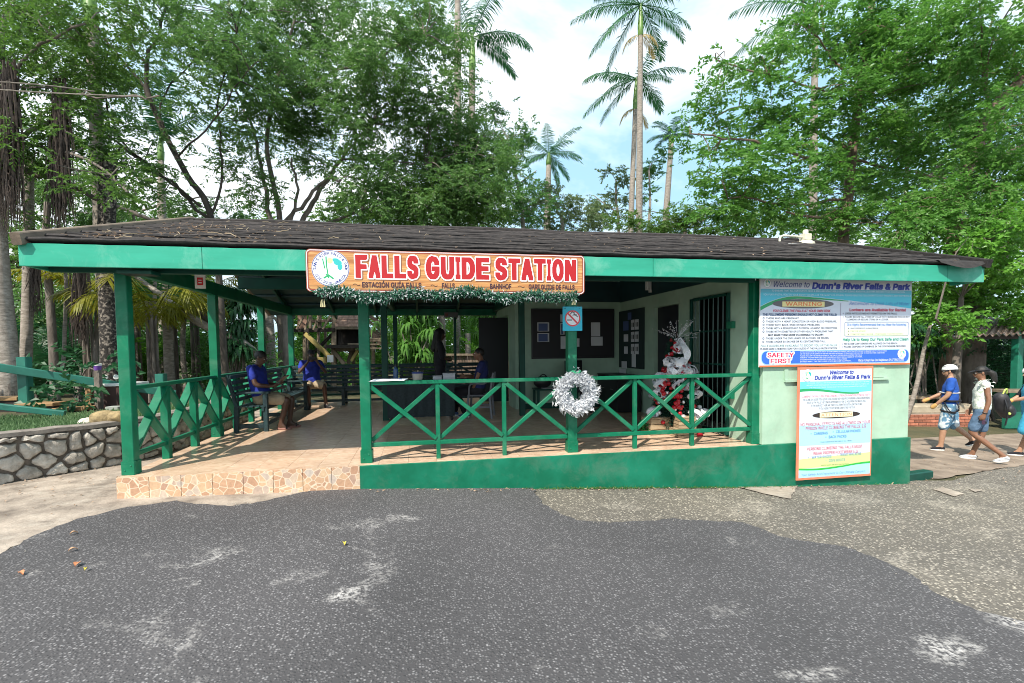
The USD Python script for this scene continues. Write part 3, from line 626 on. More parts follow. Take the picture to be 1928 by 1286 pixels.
# ---------------------------------------------------------------- warning board
W, H = 2.374, 1.171
b = Board('warning_board', 'large white and blue WARNING rules board high on the front wall', 'sign', 4.0, 1.038, -.135, W, H, tilt=0)
ux = lambda px: (px-165)/1525*W
uy = lambda py: H-(py-115)/895*H
b.put('frame_edge', sbox(0, 0, W, .022), ORNG)
b.put('sheet', sbox(.006, .022, W-.006, H-.004), ink('sheet_white', (.62, .67, .77)))
b.put('head_band', sbox(.006, uy(225), W-.006, H-.004), ink('head_grey', (.62, .64, .72)))
curve = lambda px: 300+ (0 if px < 520 else ((px-520)/1180)**1.3*125) + (0 if px > 520 else ((520-px)/355)**2*110)
swc = band(lambda x: uy(curve(x/W*1525+165)-8), lambda x: uy(225), .006, W-.006)
b.put('water_band', swc, SKYB)
b.put('water_band_top', sbox(.006, uy(262), W-.006, uy(225)), ink('deep_cyan', (.10, .42, .56)))
sweep = band(lambda x: uy(curve(x/W*1525+165)+34*max(0., 1-((x/W*1525+165)-165)/900)+2), lambda x: uy(curve(x/W*1525+165)-4), .006, ux(1030))
b.put('green_sweep', sweep, LEAFG)
emblem(b, ux(232), uy(168), .058, False)
b.put('oval', ellipse(ux(582), uy(372), ux(882)-ux(582), .062), GREY)
b.put('oval_label', sbox(ux(376), uy(402), ux(790), uy(350)), YEL)
b.k += 1
TX = lambda t, x0, x1, base, cap, m, bold=.03, sl=0.: b.text(t, ux(x0), ux(x1), uy(base), cap/895*H, m, bold, sl)
TX('Welcome to', 292, 640, 206, 58, NAVY, .0, .28); TX("Dunn's River Falls & Park", 662, 1668, 216, 58, ink('royal', (.02, .04, .34)), .085, .15)
TX('TO ENSURE THAT ALL OUR GUESTS HAVE A SAFE AND ENJOYABLE VISIT AT DUNN’S RIVER FALLS & PARK WE NEED YOUR COOPERATION', 272, 1610, 250, 17, INKPALE, 0)
TX('YOU PLAY A VITAL ROLE IN YOUR SAFETY AS WELL AS THE SAFETY OF OTHERS. PLEASE READ THE FOLLOWING TO HELP ENSURE A SAFE EXPERIENCE', 195, 1678, 290, 17, INKPALE, 0)
TX('WARNING', 410, 762, 392, 38, ORNG, .02); TX('Remember to Drink Lots of Water', 1040, 1668, 382, 36, ink('mid_blue', (.06, .2, .5)), -.01, .25)
TX('YOU CLIMB THE FALLS AT YOUR OWN RISK', 288, 850, 455, 24, CRIM, .03, .15)
TX('THE FOLLOWING PERSONS SHOULD NOT CLIMB THE FALLS:', 192, 916, 493, 23, INKDB, .05, .12)
for t, x1, y in (('THOSE WHO ARE PREGNANT.', 545, 527), ('THOSE WITH A HEART CONDITION OR HIGH BLOOD PRESSURE,', 915, 560), ('THOSE WITH BACK, KNEE OR NECK PROBLEMS.', 748, 594), ('THOSE WITH A SIGNIFICANT PHYSICAL AILMENT OR CONDITION,', 925, 628),
                 ('THOSE WITH DIABETES OR OTHER HEALTH PROBLEMS THAT', 882, 662), ('THOSE UNDER THE INFLUENCE OF ALCOHOL OR DRUGS.', 840, 730), ('THOSE UNDER 36 INCHES OR 92 CENTIMETRES TALL.', 810, 764)):
    TX(t, 224, x1, y, 18, INKDG, .02); b.put('bullet', ellipse(ux(200), uy(y-9), .014, .014, 12).difference(ellipse(ux(200), uy(y-9), .009, .009, 12)), INKDG, False)
TX('MAY MAKE THEM MORE VULNERABLE TO INJURY.', 245, 790, 696, 18, INKDG, .05)
TX('FALLS GUIDES ARE AVAILABLE TO ESCORT YOU UP THE FALLS', 176, 920, 806, 21, ink('dark_green', (.02, .16, .10)), .0, .12)
TX('PLEASE MAKE A RESERVATION FOR A GUIDE AT THE FALLS GUIDE STATION', 172, 924, 836, 18, INKDG, .02)
b.put('divider', sbox(ux(948), uy(832), ux(955), uy(360)), ink('mauve', (.42, .40, .5)), False)
TX('Lockers are Available for Rental', 1042, 1630, 445, 28, ink('pinkred', (.50, .025, .07)), .05)
for t, x0, x1, y in (('LOOSE ARTICLES ARE NOT PERMITTED ON THE FALLS.', 998, 1535, 478), ('PLEASE SECURE ALL ITEMS OF VALUE WITH SOMEONE WHO IS NOT', 998, 1672, 512), ('CLIMBING OR SECURE ITEMS IN A LOCKER.', 1012, 1448, 540),
                     ('NO GLASS CONTAINERS ARE ALLOWED ON THE BEACH.', 994, 1550, 792), ('PLEASE DISPOSE OF GARBAGE IN THE CONTAINERS PROVIDED.', 994, 1642, 823)):
    TX(t, x0, x1, y, 18, INKDG, .02)
    if x0 < 1010: b.put('bullet', ellipse(ux(980), uy(y-9), .010, .010, 10), ink('mauve', (.42, .40, .5)), False)
bx = rrect(ux(993), uy(705), ux(1663), uy(556), .03)
b.put('box_wash', bx.intersection(sbox(0, uy(705), W, uy(632))), ink('pale_lime', (.70, .80, .55)))
b.put('box_outline', bx.difference(bx.buffer(-.005)), INKDB)
b.k += 1
TX('It is Highly Recommended that you Wear the following:', 1022, 1638, 596, 24, ink('mid_blue', (.06, .2, .5)), .02)
for t, x1, y in (('WATERPROOF SUNSCREEN', 1340, 630), ('CAP OR VISOR', 1208, 660), ('COMFORTABLE SHOES – PREFERABLY WATER SHOES', 1600, 692)): TX(t, 1055, x1, y, 15, INKDG, .0); b.put('bullet', ellipse(ux(1036), uy(y-7), .008, .008, 8), INKDG, False)
TX('Help Us to Keep Our Park Safe and Clean', 980, 1664, 754, 30, ink('mid_green', (.02, .30, .17)), .03)
b.put('safety_halo', rrect(ux(180), uy(985), ux(1675), uy(846), .075), INKLB)
b.put('safety_band', rrect(ux(186), uy(980), ux(1670), uy(852), .07), BLUE)
sf = shapely.union_all([fit('SAFETY', ux(240), ux(495), uy(912), .055, .06), fit('FIRST', ux(270), ux(470), uy(972), .055, .06)])
b.put('safety_outline', sf.buffer(.014), INKW); b.put('safety_words', sf, CRIM); b.k += 1
for t, x1, y in (('IF YOU OR ANYONE IN YOUR GROUP IS CONCERNED OR UNSURE ABOUT SAFETY, DO NOT CLIMB WITHOUT A FALLS GUIDE', 1435, 868), ('ON THE WALK UP OR DOWN STAY BEHIND THE ROPE NECESSARY TO EVACUATE THE FALLS DUE TO POOR WEATHER CONDITIONS', 1415, 888), ('PLEASE FOLLOW THE INSTRUCTIONS OF THE FALLS GUIDES WHEN EXITING THE FALLS.', 1180, 908),
                 ('PARENTS – PLEASE MONITOR YOUR CHILDREN CLOSELY IN ALL AREAS OF THE PARK.', 1180, 927), ('CHILDREN SHOULD BE SUPERVISED BY AN ADULT AT ALL TIMES.', 1025, 947), ('DO NOT RUN – THE PATH AND STEPS BECOME SLIPPERY.', 1068, 967)):
    TX(t, 556, x1, y, 11, INKW, .0)
TX('Place A Great View Our Neighbours Of ATTRACTIONS', 1140, 1620, 970, 24, INKW, .0, .2)
emblem(b, ux(1596), uy(896), .072, False)

# ---------------------------------------------------------------- attention board
W2, H2 = 1.175, 1.52
b = Board('attention_board', 'tall white and blue ATTENTION board with orange rim leaning on the front wall', 'sign', 4.545, -.492, -.185, W2, H2, th=.02, mt=mat('orange_rim', (.66, .22, .12), (.6, .18, .1), rough=.45))
ux = lambda px: (px-212)/735*W2
uy = lambda py: H2-(py-92)/1098*H2
def TX(t, x0, x1, base, cap, m, bold=.03, sl=0.): b.text(t, ux(x0), ux(x1), uy(base), cap/1098*H2, m, bold, sl)
b.put('sheet', sbox(.03, .03, W2-.025, H2-.035), ink('sheet_white2', (.64, .70, .78)))
b.put('top_water', band(lambda x: uy(330+18*math.sin(x*4.2-2.2)), lambda x: uy(232), .03, W2-.025), ink('aqua', (.14, .58, .72)))
b.put('top_sweep', band(lambda x: uy(338+24*math.sin(x*4.2-2.2)+14*max(0, 1-x)), lambda x: uy(324+24*math.sin(x*4.2-2.2)), .03, .95), LEAFG)
b.put('middle_water', sbox(.03, uy(855), W2-.025, uy(660)), ink('light_cyan', (.36, .66, .84)))
b.put('middle_wash', sbox(.03, uy(660), W2-.025, uy(610)), ink('pale_cyan', (.58, .76, .86)))
b.put('lime_wash', band(lambda x: uy(1075), lambda x: uy(985-30*x), .03, W2-.025), LIME)
b.put('bottom_water', band(lambda x: uy(1165), lambda x: uy(1085+10*math.sin(x*5)-45*max(0, x-.75)), .03, W2-.025), ink('light_cyan', (.36, .66, .84)))
b.put('bottom_sweep', band(lambda x: uy(1090+12*math.sin(x*5)-50*max(0, x-.75)), lambda x: uy(1072+10*math.sin(x*5)-62*max(0, x-.75)), .03, W2-.025), ink('sweep_green', (.03, .42, .06)))
emblem(b, ux(302), uy(172), .085, False)
b.put('oval', ellipse(ux(586), uy(562), ux(820)-ux(586), .048), ink('near_black', (.03, .022, .02)))
b.put('oval_label', sbox(ux(424), uy(585), ux(748), uy(538)), ink('cream', (.78, .70, .46)))
b.k += 1
TX('Welcome to', 515, 748, 165, 36, ink('royal', (.02, .04, .34)), .04, .28); TX("Dunn's River Falls & Park", 368, 918, 214, 36, ink('royal', (.02, .04, .34)), .05, .12)
for k, (x0, x1) in enumerate(((295, 905), (292, 900), (320, 880))): TX(('TO ENSURE THAT ALL OUR GUESTS HAVE A SAFE AND ENJOYABLE VISIT AT THE PARK', 'WE NEED YOUR COOPERATION. YOU PLAY A VITAL ROLE IN YOUR SAFETY AS WELL AS', 'THE SAFETY OF OTHERS. PLEASE READ THE FOLLOWING INFORMATION CAREFULLY.')[k], x0, x1, 252+k*22, 11, INKPALE, .0)
TX('CLIMBING THE FALLS IS A CHALLENGING, STRENUOUS AND EXCITING ACTIVITY', 246, 920, 385, 20, CRIM, .0, .1)
for k, (t, x0, x1) in enumerate((('THE CLIMB IS A GUIDED TOUR LED BY A FALLS GUIDE WITH GROUPS OF PERSONS ALONG A MEANDERING', 258, 914), ('ROUTE UP THE FALLS. THE CLIMB IS APPROXIMATELY ONE (1) HOUR FROM THE BEACH LEVEL', 300, 876), ('TO THE MAIN EXIT. THERE ARE THREE (3) ALTERNATIVE EXITS ALONG THE CLIMB,', 335, 838), ('IF YOU CHOOSE TO EXIT BEFORE COMPLETING THE TOUR.', 412, 768))): TX(t, x0, x1, 416+k*30, 20, INKDG, .0)
TX('ATTENTION', 438, 735, 576, 28, ink('rust', (.42, .14, .06)), -.005)
TX('NO PERSONAL EFFECTS ARE ALLOWED ON YOUR', 240, 922, 662, 31, ink('pinkred', (.50, .025, .07)), .012); TX('PERSON WHILE CLIMBING THE FALLS, E.G', 290, 882, 702, 31, ink('pinkred', (.50, .025, .07)), .012)
IB = ink('word_blue', (.04, .17, .40))
for t, x0, x1, y in (('CAMERAS', 370, 503, 752), ('CELLULAR PHONES', 585, 828, 744), ('BACK PACKS', 515, 688, 792), ('WATER SHOES', 352, 545, 985), ('WAVE WALKERS', 630, 840, 975), ('DIVE BOOTS', 520, 680, 1025)):
    TX(t, x0, x1, y, 26, IB, .012); b.put('bullet', ellipse(ux(x0-28), uy(y-13), .007, .007, 8), IB, False)
TX('YOUR HANDS MUST BE FREE AT ALL TIMES', 432, 740, 832, 12, INKDG, .0); TX('WATER SHOES ARE SOLD ON PROPERTY', 445, 720, 1062, 12, INKDG, .0)
TX('PERSONS CLIMBING THE FALLS MUST', 308, 852, 902, 29, ink('pinkred', (.50, .025, .07)), .012); TX('WEAR PROPER FOOTWEAR E.G', 366, 804, 948, 29, ink('pinkred', (.50, .025, .07)), .012)
TX('Your Safety And Enjoyment Is Our Ultimate Concern', 258, 885, 1150, 22, ink('violet', (.12, .2, .48)), .0, .25)

# ---------------------------------------------------------------- no smoking sign, small notices
b = Board('no_smoking_sign', 'small cyan no smoking sign on the green post above the white wreath', 'sign', 1.357, 1.53, -.012, .252, .30, th=.006, mt=ink('sign_cyan', (.02, .46, .62)))
c = (.128, .155)
b.put('disc', ellipse(*c, .098, .098), INKW)
b.put('smoke', shapely.union_all([LineString([(.10, .21), (.12, .235), (.15, .225), (.145, .2), (.175, .19), (.19, .175)]).buffer(.006), LineString([(.13, .19), (.15, .205), (.18, .2)]).buffer(.004)]).intersection(ellipse(*c, .09, .09)), GREY)
b.put('cigarette', sbox(.055, .128, .12, .14), INKB)
b.put('prohibition_ring', shapely.union_all([ellipse(*c, .1, .1).difference(ellipse(*c, .083, .083)), LineString([(c[0]-.062, c[1]+.062), (c[0]+.062, c[1]-.062)]).buffer(.011)]), ink('ring_red', (.70, .07, .08)))
b.put('screw', shapely.union_all([ellipse(.03, .275, .007, .007, 8), ellipse(.222, .275, .005, .005, 8)]), INKB)
fs = thing('fire_point_sign', 'small white sign with red symbol hanging from the left eave beam', 'sign', tuple(at(366, 516, X=-3.3)))
obj('panel', MB().box((0, 0, -.19), (.13, .012, 0), .002), WHITE, fs)
obj('red_symbol', MB().box((.03, -.002, -.145), (.1, -.0005, -.045)), ink('red', (.62, .02, .03)), fs)
obj('symbol_detail', MB().box((.045, -.0035, -.085), (.085, -.0022, -.075)).box((.045, -.0035, -.12), (.085, -.0022, -.105)), INKW, fs)
p = at(836, 588, Y=6.9)
bs = thing('hanging_sign', 'grey hanging sign under the back beam beyond the desk', 'sign', tuple(p))
obj('panel', MB().box((0, 0, -.13), (.36, .012, 0), .002), plain('sign_grey', (.12, .13, .13)), bs)
obj('symbol', MB().mesh(trimesh.creation.cylinder(.045, .004, transform=trimesh.transformations.rotation_matrix(math.pi/2, [1, 0, 0]))).get() and MB().box((.03, -.003, -.1), (.1, -.001, -.03)), plain('sign_red_dark', (.2, .06, .05)), bs)
# notice boards with papers
PAPER, PAPB, PAPP = plain('paper', (.62, .64, .66), .8), plain('blue_print', (.06, .10, .24), .6), plain('pink_print', (.5, .2, .2), .7)
nb = thing('notice_board', 'large black notice board with white and blue papers on the rear wall', 'notice board', (2.0, 4.44, 1.11))
obj('panel', MB().box((0, 0, 0), (1.815, .03, 1.02), .004), plain('board_black', (.012, .012, .014), .6), nb)
frm = MB().box((-.03, -.006, -.03), (-.001, .03, 1.05)).box((1.816, -.006, -.03), (1.845, .03, 1.05)).box((0, -.006, -.03), (1.815, .03, -.001)).box((0, -.006, 1.021), (1.815, .03, 1.05)); obj('frame', frm, BLACK, nb)
for px0, py0, px1, py1, kind in ((1012, 607, 1034, 624, 1), (1012, 627, 1034, 644, 1), (1056, 633, 1069, 657, 0), (1055, 592, 1063, 606, 0), (1086, 637, 1091, 653, 0), (1113, 607, 1130, 633, 0), (1113, 634, 1135, 651, 0), (1055, 608, 1063, 630, 1)):
    a, c = at(px0, py1, Y=4.43), at(px1, py0, Y=4.43)
    q = obj('paper', MB().box((a[0]-2.0, -.004, a[2]-1.11), (c[0]-2.0, -.001, c[2]-1.11)), PAPER, nb)
    if kind: obj('print', MB().box((a[0]-1.98, -.006, a[2]-1.10), (c[0]-2.03, -.0045, c[2]-1.13)), PAPB, q)
nb2 = thing('notice_board', 'dark green notice board covered with staff sheets on the side wall', 'notice board', (3.998, 3.24, .87))
obj('panel', MB().box((-.025, 0, 0), (-.001, 1.25, 1.23), .004), plain('felt_green', (.012, .03, .028), .8), nb2)
r = np.random.default_rng(8)
for i, (y, z, w, h) in enumerate([(.58, 1.02, .17, .15)]+[(.22+.2*c, .80-.25*k, .17, .21) for k in range(3) for c in range(2)]+[(.72, .80, .28, .2), (.74, .56, .22, .16), (.75, .3, .2, .16), (.35, .03, .2, .27), (.8, -.02, .28, .16), (.85, -.16, .36, .13)]):
    q = obj('paper', MB().box((-.029, y, z), (-.026, y+w, z+h)), PAPER if i not in (0, 7) else PAPB, nb2)
    if 1 <= i <= 6:
        for c in range(2): obj('photo_print', MB().box((-.031, y+.02+c*.075, z+.06), (-.0295, y+.06+c*.075, z+.15)), INKB, q)

# ================================================================ festive things
PINE = leafmat('garland_needles', [(.03, .11, .07), (.05, .16, .10), (.09, .21, .16), (.10, .2, .16), (.50, .58, .56), (.40, .48, .46)], .5, .1)
FROST = leafmat('frosted_needles', [(.30, .33, .36), (.68, .69, .71), (.60, .62, .64), (.74, .74, .74), (.42, .45, .47)], .6, .25)
TINSEL = leafmat('tree_needles', [(.008, .04, .025), (.012, .06, .035), (.02, .08, .05)], .5, .1)
def leaves(c, d, nrm, L, Wd, fold=.25):
    """Folded leaves from base points, directions and normals."""
    n = len(c); L = np.broadcast_to(L, (n,))[:, None]; Wd = np.broadcast_to(Wd, (n,))[:, None]
    d = d/np.linalg.norm(d, axis=1, keepdims=True); s = np.cross(d, nrm); s /= np.maximum(np.linalg.norm(s, axis=1, keepdims=True), 1e-6); u = np.cross(s, d)
    mid = c+d*L*.45+u*Wd*fold
    v = np.stack([c, mid+s*Wd*.5, c+d*L-u*L*.08, mid-s*Wd*.5], 1).reshape(-1, 3)
    k = np.arange(n)[:, None]*4
    return v, np.vstack([k+[0, 1, 2], k+[0, 2, 3]])
def rvec(r, n):
    v = r.normal(size=(n, 3)); return v/np.linalg.norm(v, axis=1, keepdims=True)
r = np.random.default_rng(3)
ga = thing('garland', 'frosted green pine garland hanging along the bottom of the station sign', 'garland')
xs = np.linspace(-1.40, 1.36, 80); wire = np.column_stack([xs, np.full(80, -.50), 1.915+.022*np.sin(xs*9)+.02*np.cos(xs*4.)])
obj('wire', MB().tube(wire, .012, 5), plain('wire_green', (.01, .05, .03)), ga)
n = 4600; t = r.uniform(0, 79, n); c = np.column_stack([np.interp(t, range(80), wire[:, k]) for k in range(3)])+r.normal(0, .017, (n, 3))
d = rvec(r, n)+V(0, -.35, -.25); mbg = MB().add(*leaves(c, d, rvec(r, n), r.uniform(.035, .085, n), r.uniform(.010, .022, n)))
obj('needles', mbg, PINE, ga); k_ = r.random(n) < .17; obj('frosted_tips', MB().add(*leaves(c[k_]+d[k_]*.03+V(0, -.012, 0), d[k_]+r.normal(0, .3, (k_.sum(), 3)), rvec(r, k_.sum()), r.uniform(.02, .05, k_.sum()), r.uniform(.008, .018, k_.sum()))), FROST, ga, kind='stuff')
for k, (x, z) in enumerate(((-1.37, 1.80), (1.34, 1.84))):
    q = MB()
    for j in range(3): q.tube([(x+.014*j-.014, -.51, z+.05), (x+.018*j-.018, -.52, z-.03)], [.003, .008], 5)
    obj('tassel', q, plain('gold_tassel', (.5, .45, .25), .4), ga)
wr = thing('wreath', 'round frosted white pine wreath tied to the green post', 'wreath', (1.483, -.10, .765))
n = 5200; a = r.uniform(0, 2*np.pi, n); rr = r.normal(.185, .035, n)
c = np.column_stack([rr*np.cos(a), r.normal(-.03, .03, n), rr*np.sin(a)])
rad = np.column_stack([np.cos(a), np.zeros(n), np.sin(a)]); tang = np.column_stack([-np.sin(a), np.zeros(n), np.cos(a)])
d = rad*r.uniform(-.6, 1.0, (n, 1))+tang*r.normal(.2, .6, (n, 1))+V(0, -1, 0)*r.uniform(.1, 1.0, (n, 1))
obj('needles', MB().add(*leaves(c, d, rvec(r, n), r.uniform(.03, .075, n), r.uniform(.014, .032, n))), FROST, wr)
aa = np.linspace(0, 2*np.pi, 30); obj('ring', MB().tube(np.column_stack([.185*np.cos(aa), np.full(30, -.02), .185*np.sin(aa)]), .02, 6), plain('frost_ring', (.35, .4, .4), .7), wr)
obj('tie', MB().tube(smooth_path([(-.08, .0, .22), (-.05, -.06, .27), (0, -.09, .24), (.05, -.06, .27), (.07, .0, .22)], 4), .012, 5), plain('tie_green', (.03, .25, .13)), wr)
tx, ty = float(at(1274, 700, Y=1.1)[0]), 1.1
ct = thing('christmas_tree', 'decorated christmas tree with red baubles and white mesh ribbon before the barred gate', 'christmas tree', (tx, ty, 0))
obj('trunk', MB().tube([(0, 0, .02), (0, 0, 1.55)], [.03, .012], 6), BARK_DARK, ct)
n = 6000; zz = r.uniform(.12, 1.45, n)**1.0; R0 = .40*(1-(zz-.1)/1.6)
a = r.uniform(0, 2*np.pi, n); rr = R0*np.sqrt(r.uniform(.05, 1, n))
c = np.column_stack([rr*np.cos(a), rr*np.sin(a), zz]); d = np.column_stack([np.cos(a), np.sin(a), r.normal(-.1, .4, n)])+r.normal(0, .3, (n, 3))
obj('needles', MB().add(*leaves(c, d, rvec(r, n), r.uniform(.05, .1, n), .016)), TINSEL, ct)
RB, SB, WB = plain('red_bauble', (.42, .01, .02), .16), plain('silver_bauble', (.7, .7, .7), .2, .5, .6), plain('white_bauble', (.75, .75, .75), .3)
face = math.atan2(CAM[1]-ty, CAM[0]-tx)
def onTree(da, z, out=1.0): R1 = .42*(1-(z-.1)/1.65)*out; return (R1*math.cos(face+da), R1*math.sin(face+da), z)
for i in range(95):
    z = r.uniform(.18, 1.42); da = r.uniform(-1.6, 1.6); bm = RB if (r.random() < .68) else (SB if r.random() < .6 else WB)
    obj('bauble', MB().ball(onTree(da, z), r.uniform(.022, .042), 2), bm, ct, True)
for cl, z, da in ((0, .42, .1), (1, .62, .0), (2, .95, .5), (3, 1.32, -.1), (4, .75, -.7)):
    for j in range(9): p = np.array(onTree(da+r.normal(0, .16), z+r.normal(0, .05), 1.1)); obj('bauble', MB().ball(p, r.uniform(.024, .036), 2), RB, ct, True)
def ribbon_loop(c, size, ang, wid=.09):
    k = 14; t = np.linspace(0, 2*np.pi, k); P = np.column_stack([size*np.sin(t), np.zeros(k), size*.62*(1-np.cos(t))])
    Rm = trimesh.transformations.euler_matrix(ang[0], ang[1], ang[2])[:3, :3]; w = Rm@V(0, wid/2, 0); P = P@Rm.T+np.asarray(c)
    wob = r.normal(0, size*.05, (k, 3)); v = np.vstack([P-w+wob, P+w-wob]); q = np.arange(k-1)
    return v, np.stack([q, q+1, k+q+1, k+q], 1)
MESHR = usdkit.material(stage, '/World/Looks/white_mesh_ribbon', {'g': ('geometry', {}), 'v': ('voronoi_texture', {'scale': 170., 'feature': 'distance_to_edge'}), 'lt': ('math', {'math_type': 'less_than', 'value2': .27}), 'm': ('mix_closure', {}), 't': ('transparent_bsdf', {}), 'p': ('principled_bsdf', {'base_color': (.85, .85, .88), 'roughness': .6})},
    [('g.position', 'v.vector'), ('v.distance', 'lt.value1'), ('lt.value', 'm.fac'), ('t.BSDF', 'm.closure1'), ('p.BSDF', 'm.closure2')], surface='m.closure')
for z, das in ((1.04, (-.6, -.3, .0, .3)), (.92, (-.3, .1, .4, .7, 1.0)), (.80, (-1.2, -.9, -.6, .9)), (.70, (-.9, .2, .8)), (.55, (-1.3, -1.0, 1.1)), (.28, (.7, 1.0, 1.3, -1.)), (1.25, (.2, .4))):
    for da in das:
        q = MB()
        for j in range(3): q.add(*ribbon_loop(onTree(da, z, 1.05), r.uniform(.06, .10), (r.uniform(-.8, .8), r.uniform(-.8, .8), face+math.pi/2+r.uniform(-1, 1))))
        obj('ribbon_bow', q, MESHR, ct)
pts = smooth_path([onTree(.1, 1.45), np.array(onTree(.5, 1.35, 1.5)), np.array(onTree(.7, 1.2, 1.7)), onTree(.5, 1.05, 1.1)], 6)
w = V(math.cos(face+1.57), math.sin(face+1.57), .3)*.05; k = len(pts); q = np.arange(k-1)
obj('ribbon_tail', (np.vstack([pts-w, pts+w]), np.stack([q, q+1, k+q+1, k+q], 1)), MESHR, ct)
tw = MB()
for j in range(16):
    a = r.uniform(-1.5, 1.5); L = r.uniform(.18, .36); e = V(math.cos(face+1.57)*math.sin(a)*L, math.sin(face+1.57)*math.sin(a)*L, math.cos(a)*L*.8+.05)+r.normal(0, .05, 3); p0 = V(0, 0, 1.42)
    tw.tube([p0, p0+e*.5+V(0, 0, .02), p0+e], .0018, 4)
    for s in np.linspace(.4, 1, 6): tw.ball(p0+e*s+r.normal(0, .016, 3), .0085, 0)
obj('silver_sprays', tw, plain('silver_glitter', (.75, .75, .78), .3, .5, .4), ct)
RIM = plain('red_cloth', (.5, .01, .02), .7)
cl = obj('red_cloth', MB().lathe([(.16, .004), (.15, .02), (.05, .028), (0, .03)], (3.58, .78, 0), 18), RIM, None); tag(cl, 'red tree skirt cloth lying on the floor under the christmas tree', 'cloth')
CRATE = mat('crate_wood', (.42, .32, .20), (.30, .22, .13), scale=5, rough=.8, bump=.2, rand=.15, stretch=(1, 1, 5))
def crate(label, x, y, z, w, dpt, h, rot):
    t = thing('wooden_crate', label, 'crate', (x, y, z), rot)
    for sx in (-1, 1):
        for sy in (-1, 1): obj('corner_post', MB().box((sx*(w/2-.03)-.015, sy*(dpt/2-.03)-.015, .0), (sx*(w/2-.03)+.015, sy*(dpt/2-.03)+.015, h)), CRATE, t)
    nsl = 3
    for k in range(nsl):
        z0 = k*h/nsl+.004; z1 = (k+1)*h/nsl-.006
        for s in (-1, 1):
            obj('slat', MB().box((-w/2, s*(dpt/2-.007)-.006, z0), (w/2, s*(dpt/2-.007)+.006, z1), .002), CRATE, t)
            obj('slat', MB().box((s*(w/2-.007)-.006, -dpt/2+.014, z0), (s*(w/2-.007)+.006, dpt/2-.014, z1), .002), CRATE, t)
    obj('lid', MB().box((-w/2, -dpt/2, h+.001), (w/2, dpt/2, h+.014), .002), CRATE, t)
    return t
crate('taller wooden crate with vertical end board at the left foot of the christmas tree', 3.12, 1.02, 0, .34, .26, .24, .15)
crate('small wooden crate stacked on the low crate before the christmas tree', 3.44, .74, .125, .26, .2, .15, -.1)
crate('low wooden crate on the floor nearest the railing under the christmas tree', 3.40, .72, 0, .30, .24, .11, .05)
sp = thing('small_plant', 'little green leafy plant beside the wooden crates', 'plant', (2.93, 1.0, 0))
n = 90; c = np.column_stack([r.normal(0, .03, n), r.normal(0, .03, n), r.uniform(.04, .2, n)])
obj('foliage', MB().add(*leaves(c, rvec(r, n)+V(0, 0, .5), rvec(r, n), .07, .03)), leafmat('plant_leaf', [(.02, .16, .03), (.03, .22, .05)]), sp)
obj('pot', MB().lathe([(0, 0), (.045, 0), (.06, .07), (.05, .07), (0, .06)], n=14), plain('clay', (.2, .08, .04), .8), sp)
BOW = plain('silver_bow', (.55, .6, .62), .5)
bg = thing('gift_bag', 'dark gift with a silver ribbon bow right of the christmas tree', 'gift', (3.72, 1.0, 0))
obj('bag', MB().box((-.12, -.08, 0), (.12, .08, .28), .01), BLACK, bg)
q = MB()
for sx in (-1, 1): q.add(*ribbon_loop((sx*.05, -.1, .27), .05, (0, sx*1.2, 0), .04)); q.bar((0, -.09, .26), (sx*.07, -.1, .12), .03, .006)
obj('bow', q, BOW, bg)

# ================================================================ benches, desk, chairs
BENCH = mat('bench_paint', (.016, .05, .055), (.008, .022, .028), scale=12, rough=.5, bump=.2, bscale=50)
def bench(label, L, group=None, arms=True, loc=(0, 0, 0), rot=0, legs=2):
    """Seat faces +y' (local -y is the back). Local x along the bench."""
    t = thing('slatted_bench', label, 'bench', loc, rot, group)
    xs = np.linspace(.05, L-.05, legs)
    for x in xs:
        obj('leg', MB().box((x-.035, .40, 0), (x+.035, .47, .62 if arms and (x in (xs[0], xs[-1])) else .40), .006), BENCH, t)
        obj('leg', MB().bar((x, -.02, 0), (x, .0, .42), .07, .07, (0, 1, 0), .006), BENCH, t)
        obj('back_post', MB().bar((x, .0, .42), (x, -.13, .93), .07, .05, (0, 1, .2), .006), BENCH, t)
        obj('side_rail', MB().box((x-.03, .036, .06), (x+.03, .398, .13), .005), BENCH, t)
        if arms and x in (xs[0], xs[-1]): obj('armrest', MB().box((x-.05, -.04, .622), (x+.05, .50, .655), .006), BENCH, t)
    obj('seat_frame', MB().box((.0, .385, .34), (L, .42, .405), .004), BENCH, t)
    obj('foot_rail', MB().box((.085, .42, .09), (L-.085, .45, .15), .004), BENCH, t)
    for k in range(5): obj('seat_slat', MB().box((0, .015+k*.088, .407), (L, .085+k*.088, .43), .005), BENCH, t)
    for k in range(5):
        z = .50+k*.092; y = .03-.13*(z-.42)/.51
        obj('back_slat', MB().box((0, y-.0, z), (L, y+.022, z+.062), .005), BENCH, t)
    return t
bench('dark green slatted bench along the left railing where a man reads', 2.95, 'dark benches along the railings', loc=(-3.32, 5.62, 0), rot=-math.pi/2, legs=3)
bench('dark slatted bench along the back railing under the wooden tree house', 2.5, 'dark benches along the railings', loc=(-.95, 6.75, 0), rot=math.pi, legs=3, arms=True)
bench('dark slatted bench along the back railing behind the standing woman', 2.4, 'dark benches along the railings', loc=(1.5, 6.75, 0), rot=math.pi, legs=3, arms=False)
DESK = mat('desk_cloth', (.012, .022, .026), (.022, .036, .04), scale=30, rough=.8, bump=.4, bscale=25)
dx0, dx1, dy = -.98, .22, 3.15
ds = thing('reception_desk', 'dark covered desk behind the front railing with containers on top', 'desk', (dx0, dy, 0))
Ld = dx1-dx0
obj('table_top', MB().box((0, 0, .72), (Ld, .62, .75), .005), DESK, ds)
xs = np.linspace(0, Ld, 60); wv = .012*np.sin(xs*38)
